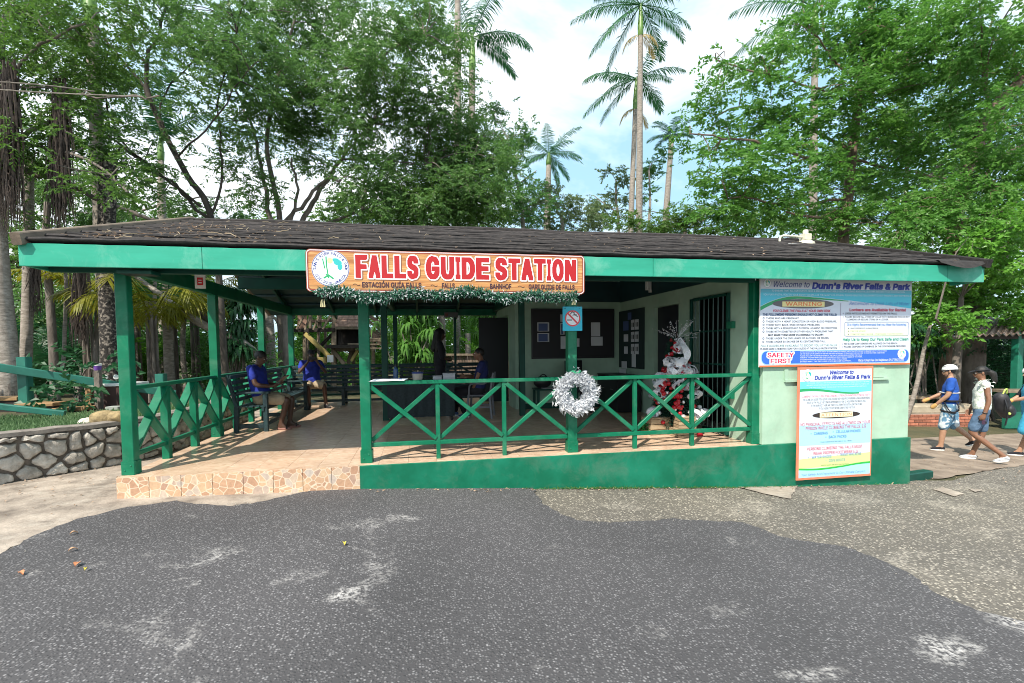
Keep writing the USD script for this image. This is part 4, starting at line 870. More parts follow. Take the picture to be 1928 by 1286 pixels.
v = np.vstack([np.column_stack([xs, -.012+wv*.2, np.full(60, .72)]), np.column_stack([xs, -.02+wv, np.full(60, .09)])]); q = np.arange(59)
obj('skirt', (v, np.stack([60+q, 60+q+1, q+1, q], 1)), DESK, ds)
for x in (.05, Ld-.05):
    for y in (.06, .56): obj('leg', MB().tube([(x, y, .05), (x, y, .72)], .018, 8).ball((x, y, .028), .027, 1), BLACK, ds)
def onDesk(px, py): return at(px, py, Y=dy+.2)
def vessel(name, label, cat, px, w, h, mats, round_=True):
    p = onDesk(px, 700); t = thing(name, label, cat, (p[0], dy+.2, .75))
    return t
t = vessel('water_bottle', 'blue water bottle standing at the left end of the desk', 'bottle', 745, 0, 0, 0)
obj('body', MB().lathe([(0, 0), (.042, 0), (.045, .02), (.045, .2), (.02, .235), (.02, .25), (0, .25)], n=14), plain('bottle_blue', (.03, .10, .25), .2), t, 40); obj('cap', MB().lathe([(.024, .252), (.024, .285), (0, .285)], n=12), BLACK, t)
t = vessel('plastic_tub', 'clear plastic tub with a blue lid on the desk', 'container', 786, 0, 0, 0)
obj('tub', MB().lathe([(0, 0), (.085, 0), (.1, .12), (0, .12)], n=18), plain('tub_plastic', (.62, .6, .55), .3), t, 40); obj('lid', MB().lathe([(0, .121), (.107, .121), (.107, .145), (.09, .15), (0, .15)], n=18), plain('lid_blue', (.02, .06, .35), .4), t, 40)
for nm, lb, px, w, h in (('paper_tray', 'low pale box on the desk in front of the seated guide', 823, .16, .055), ('white_box', 'white card box at the right end of the desk', 845, .22, .10)):
    t = vessel(nm, lb, 'box', px, 0, 0, 0); obj('box', MB().box((-w/2, -.07, 0), (w/2, .07, h), .004), plain('box_white', (.55, .6, .66), .6), t); obj('lid', MB().box((-w/2-.004, -.074, h+.001), (w/2+.004, .074, h+.02), .003), plain('box_lid', (.5, .55, .6), .6), t)
pp = MB()
for k in range(5): pp.box((-.98+.012*k, .0+.01*k, .9535+.004*k), (-.58+.01*k, .15+.006*k, .957+.004*k))
pl = thing('paper_stack', 'white log sheets lying on the railing top beside the post', 'papers')
obj('sheets', pp, plain('paper_bright', (.78, .80, .84), .7), pl); obj('clip', MB().box((-.64, .02, .974), (-.61, .12, .980)), PAPB, pl)
def plastic_chair(label, loc, rot, m, name='plastic_chair'):
    t = thing(name, label, 'chair', loc, rot)
    obj('seat', MB().box((-.22, -.22, .42), (.22, .22, .445), .012), m, t)
    for sx in (-1, 1):
        for sy in (-1, 1): obj('leg', MB().bar((sx*.2, sy*.2, .42), (sx*.24, sy*.24, 0), .04, .04, c=.006), m, t)
        obj('armrest', MB().tube(smooth_path([(-.2, sx*.22, .75), (-.1, sx*.25, .66), (.15, sx*.25, .65), (.19, sx*.23, .44)], 4), .018, 6), m, t)
        obj('back_post', MB().bar((-.2, sx*.2, .44), (-.27, sx*.19, .86), .035, .03), m, t)
    for k in range(3): obj('back_slat', MB().bar((-.225-.02*k, -.18, .55+.13*k), (-.225-.02*k, .18, .55+.13*k), .012, .08), m, t)
    obj('leg_brace', MB().box((-.2, -.21, .2), (.2, -.19, .23)).box((-.2, .19, .2), (.2, .21, .23)), m, t)
    return t
# dark things below the notice board
lt = thing('low_table', 'low dark green table with a white sheet below the notice board', 'table', (1.95, 3.9, 0))
obj('table_top', MB().box((0, 0, .44), (.9, .45, .47), .005), GREEND, lt)
for x in (.04, .86):
    for y in (.04, .41): obj('leg', MB().box((x-.025, y-.025, 0), (x+.025, y+.025, .44)), GREEND, lt)
sh = obj('paper_sheet', MB().box((2.1, 3.93, .472), (2.42, 4.15, .478)), PAPER); tag(sh, 'single white sheet lying on the low dark table', 'paper')
bp = thing('dark_bag', 'black soft bag lying on the low dark table', 'bag', (2.05, 4.22, .472))
obj('body', MB().ball((.1, 0, .12), .15, 2, (1.3, .8, .85)), BLACK, bp, True); obj('strap', MB().tube(smooth_path([(-.05, -.05, .15), (.1, -.08, .29), (.25, -.05, .15)], 5), .012, 5), BLACK, bp)
oc = thing('office_chair', 'black office chair in the shade below the notice board', 'chair', (2.85, 3.75, 0), -1.2)
obj('seat', MB().box((-.25, -.25, .42), (.25, .25, .5), .04), BLACK, oc); obj('backrest', MB().box((-.29, -.22, .55), (-.22, .22, 1.05), .05), BLACK, oc)
obj('column', MB().tube([(0, 0, .08), (0, 0, .42)], .03, 8), BLACK, oc)
for k in range(5): a = k*2*math.pi/5; obj('foot', MB().bar((0, 0, .09), (.3*math.cos(a), .3*math.sin(a), .06), .04, .03).ball((.3*math.cos(a), .3*math.sin(a), .03), .03, 1), BLACK, oc)
obj('back_stem', MB().bar((-.2, 0, .46), (-.27, 0, .62), .05, .02), BLACK, oc)
cb = thing('dark_cabinet', 'black low cabinet against the side wall under the staff notice board', 'cabinet', (3.45, 3.3, 0))
obj('body', MB().box((0, 0, .02), (.5, 1.1, .72), .006), BLACK, cb); obj('table_top', MB().box((-.02, -.02, .721), (.5, 1.12, .75), .005), BLACK, cb)
for y in (.3, .8): obj('handle', MB().box((-.02, y-.06, .45), (-.002, y+.06, .465)), plain('steel', (.5, .5, .5), .3, .5, 1.), cb)
# ================================================================ people
from manifold3d import Manifold, OpType
def sph(c, r, n=14): return Manifold.sphere(r, n).translate([float(x) for x in c])
def ell(c, rx, ry, rz, n=18, rot=None):
    e = Manifold.sphere(1.0, n).scale([rx, ry, rz])
    if rot is not None: e = e.rotate(list(map(float, rot)))
    return e.translate([float(x) for x in c])
def hullof(*parts): return Manifold.batch_hull(list(parts))
def bone(a, ra, b, rb, n=14): return hullof(sph(a, ra, n), sph(b, rb, n))
def chain(pts, rs, n=12): return [bone(pts[i], rs[i], pts[i+1], rs[i+1], n) for i in range(len(pts)-1)]
def fuse(parts, edge=.02, it=8, fold=0.):
    m = Manifold.batch_boolean(parts, OpType.Add).refine_to_length(edge)
    g = m.to_mesh(); t = trimesh.Trimesh(np.array(g.vert_properties[:, :3], float), np.array(g.tri_verts), process=False)
    trimesh.smoothing.filter_taubin(t, lamb=.5, nu=-.53, iterations=it)
    v = np.array(t.vertices)
    if fold:   # creases in cloth
        w = meshkit.fbm(v*V(9, 9, 16)+v[:, ::-1]*5, 3, 5)-.5; w2 = meshkit.noise(v*V(26, 26, 40), 8)-.5
        v = v+np.asarray(t.vertex_normals)*(w*2.2+w2*.5)[:, None]*fold
    return v, np.asarray(t.faces)
SKINS = {'deep': mat('deep_skin', (.085, .042, .026), (.065, .032, .02), scale=20, rough=.45), 'brown': mat('brown_skin', (.23, .115, .068), (.19, .09, .052), scale=20, rough=.5), 'tan': mat('tan_skin', (.42, .24, .155), (.36, .2, .125), scale=20, rough=.5)}
HAIRM = mat('black_hair', (.014, .012, .011), (.008, .007, .006), scale=60, rough=.55, bump=.5, bscale=90)
EYEW, EYEB = plain('eye_white', (.7, .68, .64), .3), plain('eye_dark', (.02, .012, .01), .2)
MOUTH = plain('lips', (.16, .06, .05), .5)
def basis(d, up=(0, 0, 1)):
    d = np.asarray(d, float); d = d/np.linalg.norm(d); s = np.cross(up, d); s /= np.linalg.norm(s); return d, s, np.cross(d, s)
def hand(w, d, nrm, thumb, curl=.5, sc=1.):
    """Palm, four unequal curled fingers and a thumb. d: along the hand, nrm: out of the palm, thumb: side sign."""
    d = np.asarray(d, float); d = d/np.linalg.norm(d); nrm = np.asarray(nrm, float); s = np.cross(nrm, d); s /= np.linalg.norm(s); nrm = np.cross(d, s)
    s = s*thumb; P = lambda a, b, c: w+(d*a+s*b+nrm*c)*sc
    out = [hullof(sph(P(.01, .012, 0), .019*sc, 10), sph(P(.01, -.012, 0), .018*sc, 10), sph(P(.085, .03, 0), .0125*sc, 10), sph(P(.082, -.032, 0), .0115*sc, 10))]
    for k, (b, L) in enumerate(((.030, .072), (.010, .08), (-.011, .075), (-.031, .06))):
        a0 = .08; pts = [P(a0, b, 0)]; ang = 0
        for seg in (.45, .32, .26): ang += curl*.9; pts.append(pts[-1]+(d*math.cos(ang)+nrm*math.sin(ang))*L*seg*sc)
        out += chain(pts, [.0095*sc, .009*sc, .0083*sc, .0072*sc], 8)
    out += chain([P(.02, .022, .004), P(.05, .05, .014), P(.078, .055, .03), P(.096, .048, .042)], [.014*sc, .0115*sc, .0095*sc, .008*sc], 8)
    return out
def head_parts(c, f, up, k=1.):
    """Skull, jaw, nose, ears, brow; c: centre, f: facing."""
    f, s, u = basis(f, up); P = lambda a, b, z: c+(f*a+s*b+u*z)*k
    Rm = np.column_stack([f, s, u])
    def E(p, rx, ry, rz):
        e = Manifold.sphere(1.0, 22).scale([rx*k, ry*k, rz*k]); M = np.column_stack([Rm, P(*p)]); return e.transform(M)
    skull = E((-.005, 0, .03), .097, .076, .092); face = E((.025, 0, -.015), .072, .064, .10)
    jaw = hullof(E((.052, 0, -.085), .032, .03, .024), E((-.0, .04, -.055), .03, .022, .03), E((-.0, -.04, -.055), .03, .022, .03), E((.05, 0, -.04), .04, .045, .03))
    nose = hullof(E((.092, 0, .014), .008, .008, .01), E((.112, 0, -.022), .013, .012, .010), E((.092, .014, -.027), .009, .009, .008), E((.092, -.014, -.027), .009, .009, .008))
    brow = hullof(E((.086, .035, .028), .01, .014, .008), E((.086, -.035, .028), .01, .014, .008))
    lips = hullof(E((.095, .015, -.052), .008, .01, .007), E((.095, -.015, -.052), .008, .01, .007))
    ears = [E((-.005, q*.078, -.0), .022, .010, .033) for q in (-1, 1)]
    return [skull, face, jaw, nose, brow, lips]+ears, P, Rm
def person(label, loc, rot, J, skin='deep', shirt=None, legs=None, shoes=None, female=False, hair='short', extras=None, sleeve=.55, neckr=.052, build=1., shoe_open=False, leglen=.9, hand_n=None, curls=(.5, .5), hem=0.):
    """J: joints in local metres, x forward, y left, z up from the floor."""
    t = thing('person', label, 'person', loc, rot)
    J = {k: np.asarray(v, float) for k, v in J.items()}; B = build
    sk = SKINS[skin]
    pel = (J['hipL']+J['hipR'])/2; che = J['chest']; shoulders = (J['shL']+J['shR'])/2
    fw = J.get('fwd', V(1, 0, 0)); sdv = J['shL']-J['shR']; sdv = sdv/np.linalg.norm(sdv)
    waist = pel*.45+che*.55
    tr = lambda e: [hullof(sph(J['hipL'], .095*B+e), sph(J['hipR'], .095*B+e), sph(waist+sdv*.06, .105*B+e), sph(waist-sdv*.06, .105*B+e)),
        hullof(sph(waist+sdv*.06, .105*B+e), sph(waist-sdv*.06, .105*B+e), sph(che+sdv*.075, .105*B+e), sph(che-sdv*.075, .105*B+e)),
        hullof(sph(che+sdv*.075, .105*B+e), sph(che-sdv*.075, .105*B+e), sph(J['shL']-sdv*.035-V(0, 0, .012), .05*B+e), sph(J['shR']+sdv*.035-V(0, 0, .012), .05*B+e), sph(J['neck']-V(0, 0, .03), neckr+e*.6))]
    parts = tr(0)
    parts += [bone(J['neck']-V(0, 0, .02), neckr*1.05, J['head']-V(0, 0, .05), neckr)]
    hp, P, Rm = head_parts(J['head'], J['look'], J.get('headup', V(0, 0, 1))); parts += hp
    for q, S in ((0, 'L'), (1, 'R')):
        sh, el, wr = J['sh'+S], J['el'+S], J['wr'+S]
        parts += [bone(sh, .052*B, sh*.5+el*.5, .044*B), bone(sh*.5+el*.5, .044*B, el, .037*B), bone(el, .037*B, el*.65+wr*.35, .038*B), bone(el*.65+wr*.35, .038*B, wr, .026*B)]
        hd = J.get('hd'+S, wr-el); hn = (hand_n or {}).get(S, V(0, -1 if S == 'L' else 1, 0))
        parts += hand(wr, hd, hn, 1 if S == 'L' else -1, curls[q])
        hip, kn, an, to = J['hip'+S], J['kn'+S], J['an'+S], J['to'+S]
        calf = kn*.68+an*.32; bk = np.cross(kn-hip, sdv); 
        parts += [bone(hip, .088*B, kn*.6+hip*.4, .072*B), bone(kn*.6+hip*.4, .072*B, kn, .053*B), bone(kn, .053*B, calf, .052*B), bone(calf, .052*B, an, .036*B)]
        fd = to-an; fd[2] = 0; heel = an-fd/np.linalg.norm(fd)*.04+V(0, 0, -.045); ball = to*.75+an*.25; ball[2] = to[2]
        parts += [hullof(sph(an, .036, 10), sph(heel, .03, 10), sph(ball, .027, 10)), bone(ball, .03, to, .02, 10)]
    body = obj('body', fuse(parts, .02, 9), sk, t, True)
    # face
    for s in (-1, 1):
        e = obj('eye', MB().ball(P(.082, s*.031, .008), .0125, 2, (1, 1, .8)), EYEW, body, True); obj('iris', MB().ball(P(.0915, s*.031, .008), .0062, 1), EYEB, e, True)
        obj('eyebrow', MB().tube([P(.094, s*.016, .03), P(.095, s*.032, .036), P(.084, s*.05, .03)], .0045, 5), HAIRM, body)
    obj('mouth', MB().tube([P(.092, .022, -.054), P(.1035, 0, -.052), P(.092, -.022, -.054)], [.003, .006, .003], 6), MOUTH, body)
    # hair
    def cap(rx, ry, rz, off, cut):
        e = Manifold.sphere(1.0, 26).scale([rx, ry, rz]); inner = Manifold.sphere(1.0, 22).scale([rx-.012, ry-.012, rz-.012])
        k = Manifold.cube([.4, .4, .4], True).rotate([0, cut[0], 0]).translate([cut[1], 0, cut[2]])
        return (e-k).transform(np.column_stack([Rm, P(*off)]))
    if hair in ('short', 'cap', 'long', 'pony'):
        if hair == 'short': h = [cap(.102, .081, .096, (-.01, 0, .033), (-28, .18, -.18))]
        elif hair == 'long':
            h = [cap(.12, .105, .115, (-.02, 0, .035), (-28, .2, -.17))]
            for s in (-1, 1):
                h += [hullof(ell(P(-.03, s*.085, .0), .05, .045, .07), ell(P(-.05, s*.14, -.16), .06, .055, .09)), hullof(ell(P(-.05, s*.14, -.16), .06, .055, .09), ell(P(-.05, s*.13, -.33), .05, .05, .06))]
            h += [hullof(ell(P(-.08, 0, 0), .06, .09, .08), ell(P(-.12, 0, -.28), .06, .13, .1))]
        elif hair == 'pony': h = [cap(.104, .084, .098, (-.012, 0, .033), (-28, .18, -.185)), hullof(ell(P(-.10, 0, .02), .035, .035, .035), ell(P(-.16, 0, -.04), .05, .05, .06)), hullof(ell(P(-.16, 0, -.04), .05, .05, .06), ell(P(-.17, 0, -.17), .03, .035, .06))]
        else: h = [cap(.101, .080, .094, (-.01, 0, .03), (-25, .17, -.19))]
        obj('hair', fuse(h, .022, 5), HAIRM, body, True)
    # clothes
    if shirt:
        e = .014; sp_ = tr(e)[1:] + [hullof(sph(pel+V(0, 0, .07+hem)+sdv*.075, .108*B+e), sph(pel+V(0, 0, .07+hem)-sdv*.075, .108*B+e), sph(waist+sdv*.06, .11*B+e), sph(waist-sdv*.06, .11*B+e))]
        for S in 'LR':
            a, b_ = J['sh'+S], J['el'+S]; m_ = a*(1-sleeve)+b_*sleeve; sp_.append(hullof(sph(a, .058*B+e*.7), sph(m_, .054*B+e*.6)))
        obj('shirt', fuse(sp_, .017, 7, .010), shirt, t, True)
    if legs:
        e = .014; lp = [hullof(sph(J['hipL'], .098*B+e), sph(J['hipR'], .098*B+e), sph(pel+V(0, 0, .08), .10*B+e))]
        for S in 'LR':
            a, k_, an = J['hip'+S], J['kn'+S], J['an'+S]
            if leglen <= 1: m_ = a*(1-leglen)+k_*leglen; lp.append(hullof(sph(a, .094*B+e), sph(m_, .076*B+e)))
            else: lp += [hullof(sph(a, .094*B+e), sph(k_, .064*B+e)), hullof(sph(k_, .064*B+e), sph(k_*.08+an*.92, .05*B+e))]
        obj('trousers' if leglen > 1 else 'shorts', fuse(lp, .018, 7, .009), legs, t, True)
    if shoes:
        for S in 'LR':
            an, to = J['an'+S], J['to'+S]; fd = to-an; up = V(0, 0, 1); fh = fd.copy(); fh[2] = 0; fh /= np.linalg.norm(fh)
            heel = an-fh*.045+V(0, 0, -.045); ball = to*.7+an*.3; ball[2] = to[2]+.004
            sl = Manifold.batch_hull([sph(heel-V(0, 0, .022), .026, 10), sph(ball-V(0, 0, .018)+np.cross(up, fh)*.018, .022, 10), sph(ball-V(0, 0, .018)-np.cross(up, fh)*.018, .022, 10), sph(to-V(0, 0, .006)+fh*.012, .018, 10)])
            if shoe_open:
                sd = obj('sandal', fuse([sl], .02, 3), shoes[1], t, True); st_ = np.cross(up, fh)
                obj('strap', MB().tube(smooth_path([ball+st_*.042-V(0, 0, .012), ball+V(0, 0, .034)-fh*.01, ball-st_*.042-V(0, 0, .012)], 4), .012, 6), shoes[0], sd)
            else:
                up_ = hullof(sph(heel+V(0, 0, .012), .034, 10), sph(an-V(0, 0, .012), .04, 10), sph(ball, .034, 10)); tp = bone(ball, .035, to+fh*.006, .025, 10)
                sh_ = obj('shoe', fuse([up_, tp], .018, 4), shoes[0], t, True); obj('sole', fuse([sl], .02, 3), shoes[1], sh_, True)
    if extras: extras(t, body, P, Rm, J)
    return t
NAVYSHIRT = mat('royal_blue_cotton', (.012, .03, .30), (.008, .02, .2), scale=9, rough=.85, bump=.35, bscale=14)
NAVYD = mat('dark_blue_cotton', (.012, .02, .12), (.008, .012, .07), scale=9, rough=.85, bump=.3, bscale=14)
KHAKI = mat('khaki_cotton', (.36, .29, .19), (.27, .215, .14), scale=9, rough=.85, bump=.35, bscale=14)
DARKC = mat('black_cotton', (.014, .014, .02), (.008, .008, .012), scale=9, rough=.85, bump=.3, bscale=14)
SEAT = dict(hipL=(0, .09, .53), hipR=(0, -.09, .53), chest=(-.06, 0, .90), shL=(-.08, .19, 1.03), shR=(-.08, -.19, 1.03), neck=(-.06, 0, 1.08), head=(-.02, 0, 1.205),
            knL=(.45, .12, .50), knR=(.46, -.12, .50), anL=(.44, .12, .09), anR=(.46, -.11, .09), toL=(.60, .14, .03), toR=(.62, -.12, .03), look=(1, 0, -.3))
def glasses(t, body, P, Rm, J, m=None):
    q = MB()
    for s in (-1, 1):
        a = np.linspace(0, 2*np.pi, 13); q.tube([P(.105, s*.034+.022*math.cos(x), .006+.016*math.sin(x)) for x in a], .0028, 5); q.tube([P(.10, s*.056, .01), P(.0, s*.082, .012)], .0028, 5)
    q.tube([P(.108, .012, .008), P(.108, -.012, .008)], .0028, 5)
    obj('glasses', q, BLACK, body)
def held_book(t, body, P, Rm, J):
    glasses(t, body, P, Rm, J)
# seated reader on the left bench
def mk(base, **k): d = dict(base); d.update(k); return d
JR = mk(SEAT, elL=(-.02, .24, .76), elR=(.02, -.26, .76), wrL=(.22, .12, .74), wrR=(.24, -.13, .73), hdL=(1, -.5, .25), hdR=(1, .5, .2), look=(1, 0, -.42), head=(.0, 0, 1.20), anL=(.40, .12, .09), toL=(.56, .15, .03), anR=(.34, -.10, .09), toR=(.50, -.11, .03))
person('man in royal blue shirt and khaki shorts reading on the left bench', (-3.02, 2.98, 0), -.12, JR, 'deep', NAVYSHIRT, KHAKI, (BLACK, plain('sandal_sole', (.25, .12, .1), .7)), extras=glasses, shoe_open=True, leglen=.82, hand_n={'L': V(0, -.3, 1), 'R': V(0, .3, 1)}, curls=(.35, .35))
tb = thing('tablet', 'thin dark tablet held by the seated man on the left bench', 'tablet', (-2.70, 2.93, .80), -.12)
obj('body', MB().bar((-.02, 0, -.0), (.10, 0, .10), .24, .012, (-.6, 0, .8), .003), BLACK, tb); obj('screen', MB().bar((-.018, 0, .016), (.088, 0, .104), .21, .002, (-.6, 0, .8), 0), plain('screen', (.12, .14, .16), .15), tb)
# seated man with phone, facing the camera
JP = mk(SEAT, elL=(.12, .30, .80), elR=(.14, -.28, .82), wrL=(.20, .10, 1.05), wrR=(.20, -.09, 1.06), hdL=(-.1, -.25, 1), hdR=(-.1, .25, 1), look=(1, 0, -.1), knL=(.44, .2, .52), knR=(.46, -.14, .50), anL=(.38, .24, .09), anR=(.42, -.12, .09), toL=(.52, .3, .03), toR=(.58, -.15, .03))
def capx(t, body, P, Rm, J):
    e = Manifold.sphere(1.0, 24).scale([.104, .084, .08]); k = Manifold.cube([.5, .5, .5], True).translate([0, 0, -.25])
    obj('cap', fuse([(e-k).transform(np.column_stack([Rm, P(-.005, 0, .055)])), hullof(ell(P(.08, .04, .06), .03, .02, .006), ell(P(.08, -.04, .06), .03, .02, .006), ell(P(.15, 0, .05), .02, .03, .006))], .02, 3), DARKC, body, True)
p = at(584, 770, Z=0)
person('man in blue shirt holding a phone to his face by the back bench', (-2.86, 6.15, 0), -1.25, JP, 'deep', NAVYSHIRT, KHAKI, (BLACK, BLACK), hair='cap', extras=capx, leglen=.9, hand_n={'L': V(.6, -1, 0), 'R': V(.6, 1, 0)}, curls=(.5, .5))
ph = thing('phone', 'dark phone held up by the seated man at the back', 'phone', (-2.785, 5.93, 1.13), -1.25)
obj('body', MB().box((-.006, -.075, -.03), (.006, .075, .04), .003), BLACK, ph); obj('lens', MB().ball((.007, .05, .02), .008, 1), EYEB, ph)
# guide at the desk, facing left
JD = mk(SEAT, elL=(.0, .25, .78), elR=(.06, -.24, .76), wrL=(.10, .15, .56), wrR=(.28, -.08, .78), hdL=(.5, -.2, -.7), hdR=(1, .4, .1), look=(1, .25, .1), head=(.0, 0, 1.21), anL=(.25, .1, .09), anR=(.5, -.1, .09), toL=(.38, .12, .03), toR=(.66, -.1, .03))
person('guide in dark blue shirt seated behind the desk on a plastic chair', (.72, 3.5, 0), math.pi-.25, JD, 'brown', NAVYD, DARKC, (plain('blue_shoe', (.04, .08, .2), .5), WHITE), leglen=1.5, curls=(.4, .5))
plastic_chair('grey plastic chair under the guide at the desk', (.74, 3.5, 0), math.pi-.25, plain('grey_plastic', (.13, .14, .16), .4))
# standing woman
STAND = dict(hipL=(0, .09, .93), hipR=(0, -.09, .93), chest=(0, 0, 1.27), shL=(-.02, .175, 1.42), shR=(-.02, -.175, 1.42), neck=(0, 0, 1.48), head=(.02, 0, 1.61), knL=(.02, .1, .51), knR=(.02, -.1, .51), anL=(-.01, .1, .09), anR=(0, -.1, .09), toL=(.15, .12, .03), toR=(.16, -.12, .03), look=(1, 0, -.1))
JW = mk(STAND, elL=(.02, .23, 1.15), elR=(.02, -.23, 1.15), wrL=(.2, .12, 1.08), wrR=(.2, -.1, 1.1), hdL=(.6, -1, 0), hdR=(.6, 1, 0))
person('woman with long dark hair in black clothes standing behind the desk', (.02, 4.6, 0), .1, JW, 'deep', DARKC, DARKC, (BLACK, BLACK), hair='long', leglen=1.5, sleeve=1.0, curls=(.5, .5), build=.97)
# walkers on the right
HELM = plain('helmet_white', (.78, .78, .76), .35)
TEAL = mat('board_short_print', (.10, .22, .34), (.55, .62, .66), scale=11, rough=.8, lo=.45, hi=.5, detail=1.5)
STRAP = plain('harness_grey', (.5, .5, .5), .7)
def climber(t, body, P, Rm, J):
    e = Manifold.sphere(1.0, 28).scale([.128, .105, .105]); k = Manifold.cube([.5, .5, .5], True).translate([0, 0, -.265])
    h = obj('helmet', fuse([(e-k).transform(np.column_stack([Rm, P(-.008, 0, .045)]))], .02, 4), HELM, body, True)
    for s in (-1, 1):
        for a, z in ((.06, .085), (.0, .10), (-.06, .09)):
            nv = Rm@V(a*.9, s*.066, z-.03); 
            obj('vent', MB().bar(P(a+.022, s*.062, z+.025), P(a-.02, s*.070, z+.018), .012, .012), BLACK, h)
        obj('chin_strap', MB().tube([P(.0, s*.088, .03), P(.02, s*.074, -.05), P(.05, s*.03, -.105)], .005, 5), BLACK, body)
    wz = J['hipL'][2]+.10
    a = np.linspace(0, 2*np.pi, 25); c0 = (J['hipL']+J['hipR'])/2
    obj('waist_belt', MB().tube([(c0[0]+.155*math.cos(x), .215*math.sin(x), wz+.0) for x in a], .02, 6), DARKC, t)
    obj('chest_belt', MB().tube([(c0[0]+.01+.15*math.cos(x), .2*math.sin(x), wz+.16) for x in a], .013, 6), STRAP, t)
    for S in 'LR':
        k = J['hip'+S]*.72+J['kn'+S]*.28; d = J['kn'+S]-J['hip'+S]; d /= np.linalg.norm(d); u = np.cross(d, V(0, 1, 0)); u /= np.linalg.norm(u); w = np.cross(d, u)
        obj('leg_loop', MB().tube([k+.115*(u*math.cos(x)+w*math.sin(x)) for x in np.linspace(0, 2*np.pi, 17)], .018, 6), DARKC, t)
        obj('glove', fuse([sph(J['wr'+S], .036), hullof(sph(J['wr'+S], .036), sph(J['wr'+S]+(J['wr'+S]-J['el'+S])*.3, .042))], .02, 3), plain('glove_tan', (.5, .3, .1), .8), t, True)
    obj('lanyard', MB().tube(smooth_path([(c0[0]-.1, .2, wz), (c0[0]-.14, .24, wz-.16), (c0[0]-.02, .26, wz-.2), (c0[0]+.08, .22, wz-.02)], 5), .011, 5), DARKC, t)
gz2 = lambda x: gz(x)
JM = mk(STAND, elL=(.02, .26, 1.15), elR=(.10, -.25, 1.16), wrL=(.20, .22, .95), wrR=(.34, -.18, 1.02), knL=(.08, .1, .51), knR=(-.06, -.1, .52), anL=(.12, .1, .09), anR=(-.36, -.1, .25), toL=(.27, .12, .03), toR=(-.26, -.12, .14), look=(1, 0, -.12), shL=(-.02, .195, 1.42), shR=(-.02, -.195, 1.42))
pm_ = at(1783, 846, Z=gz(9.7)+.0)
for _ in range(5): pm_ = at(1786, 849, Z=gz(pm_[0]))
person('man in white climbing helmet and blue shirt walking past the low brick wall', (pm_[0], pm_[1], gz(pm_[0])), 2.2, JM, 'tan', mat('bright_blue_cotton', (.012, .085, .40), (.008, .06, .3), scale=9, rough=.85, bump=.35, bscale=14), TEAL, (DARKC, WHITE), extras=climber, sleeve=.6, leglen=1.0, build=1.1, hair='cap')
BLOUSE = mat('floral_blouse', (.74, .76, .72), (.45, .55, .46), scale=26, rough=.85, lo=.36, hi=.46, detail=1.5, bump=.3, bscale=14)
DENIM = mat('denim', (.10, .17, .27), (.06, .11, .19), scale=14, rough=.85, bump=.35, bscale=40)
def womanx(t, body, P, Rm, J):
    q = MB()
    for s in (-1, 1): q.ball(P(.098, s*.034, .008), .021, 2, (.35, 1, .85)); q.tube([P(.09, s*.054, .012), P(.0, s*.083, .012)], .004, 5)
    obj('sunglasses', q, BLACK, body)
    obj('visor_band', MB().tube([P(.112*math.cos(x)-.012, .093*math.sin(x), .052) for x in np.linspace(0, 2*np.pi, 21)], .009, 5), DARKC, body)
    obj('visor', fuse([hullof(ell(P(.08, .05, .05), .03, .02, .006), ell(P(.08, -.05, .05), .03, .02, .006), ell(P(.17, 0, .03), .02, .03, .006))], .02, 2), DARKC, body, True)
    obj('hair_tie', MB().ball(P(-.115, 0, .015), .03, 1), WHITE, body)
    wr, el = J['wrL'], J['elL']; d = (wr-el)/np.linalg.norm(wr-el); u = np.cross(d, V(1, 0, 0)); u /= np.linalg.norm(u); w = np.cross(d, u)
    obj('watch', MB().tube([wr-d*.03+.033*(u*math.cos(x)+w*math.sin(x)) for x in np.linspace(0, 2*np.pi, 13)], .009, 5), BLACK, t)
    obj('sleeve_frill', MB().add(*leaves(np.array([J['sh'+S]+V(0, (.03 if S == 'L' else -.03), .02)+V(math.sin(i)*.06, 0, math.cos(i)*.05) for S in 'LR' for i in range(9)]), np.array([V(math.sin(i), .6 if S == 'L' else -.6, math.cos(i)*.5-.2) for S in 'LR' for i in range(9)]), np.tile(V(.2, 0, 1), (18, 1)), .07, .05)), BLOUSE, t)
JF = mk(STAND, elL=(-.06, .23, 1.13), elR=(.02, -.24, 1.13), wrL=(.0, .25, .88), wrR=(.12, -.22, .92), hdL=(.35, 0, -1), knL=(.14, .1, .53), knR=(-.04, -.1, .50), anL=(-.30, .12, .14), anR=(.10, -.1, .09), toL=(-.17, .13, .05), toR=(.25, -.12, .03), look=(1, .1, -.15))
pf_ = pm_
for _ in range(6): pf_ = at(1845, 868, Z=gz(pf_[0]))
person('woman in floral blouse and denim shorts walking behind the helmeted man', (pf_[0], pf_[1], gz(pf_[0])), 2.35, JF, 'brown', BLOUSE, DENIM, (mat('grey_trainer', (.55, .56, .58), (.3, .32, .35), scale=20, rough=.7), WHITE), hair='pony', extras=womanx, sleeve=.12, leglen=.78, build=1.02)
cam_item = thing('small_camera', 'small dark camera in the hand of the walking woman', 'camera', (pf_[0]-.21, pf_[1]-.20, gz(pf_[0])+.75), .4)
obj('body', MB().box((-.05, -.02, -.035), (.05, .02, .035), .006), plain('dark_plum', (.06, .03, .06), .4), cam_item); obj('lens', MB().ball((0, -.025, 0), .022, 1, (1, .5, 1)), BLACK, cam_item)
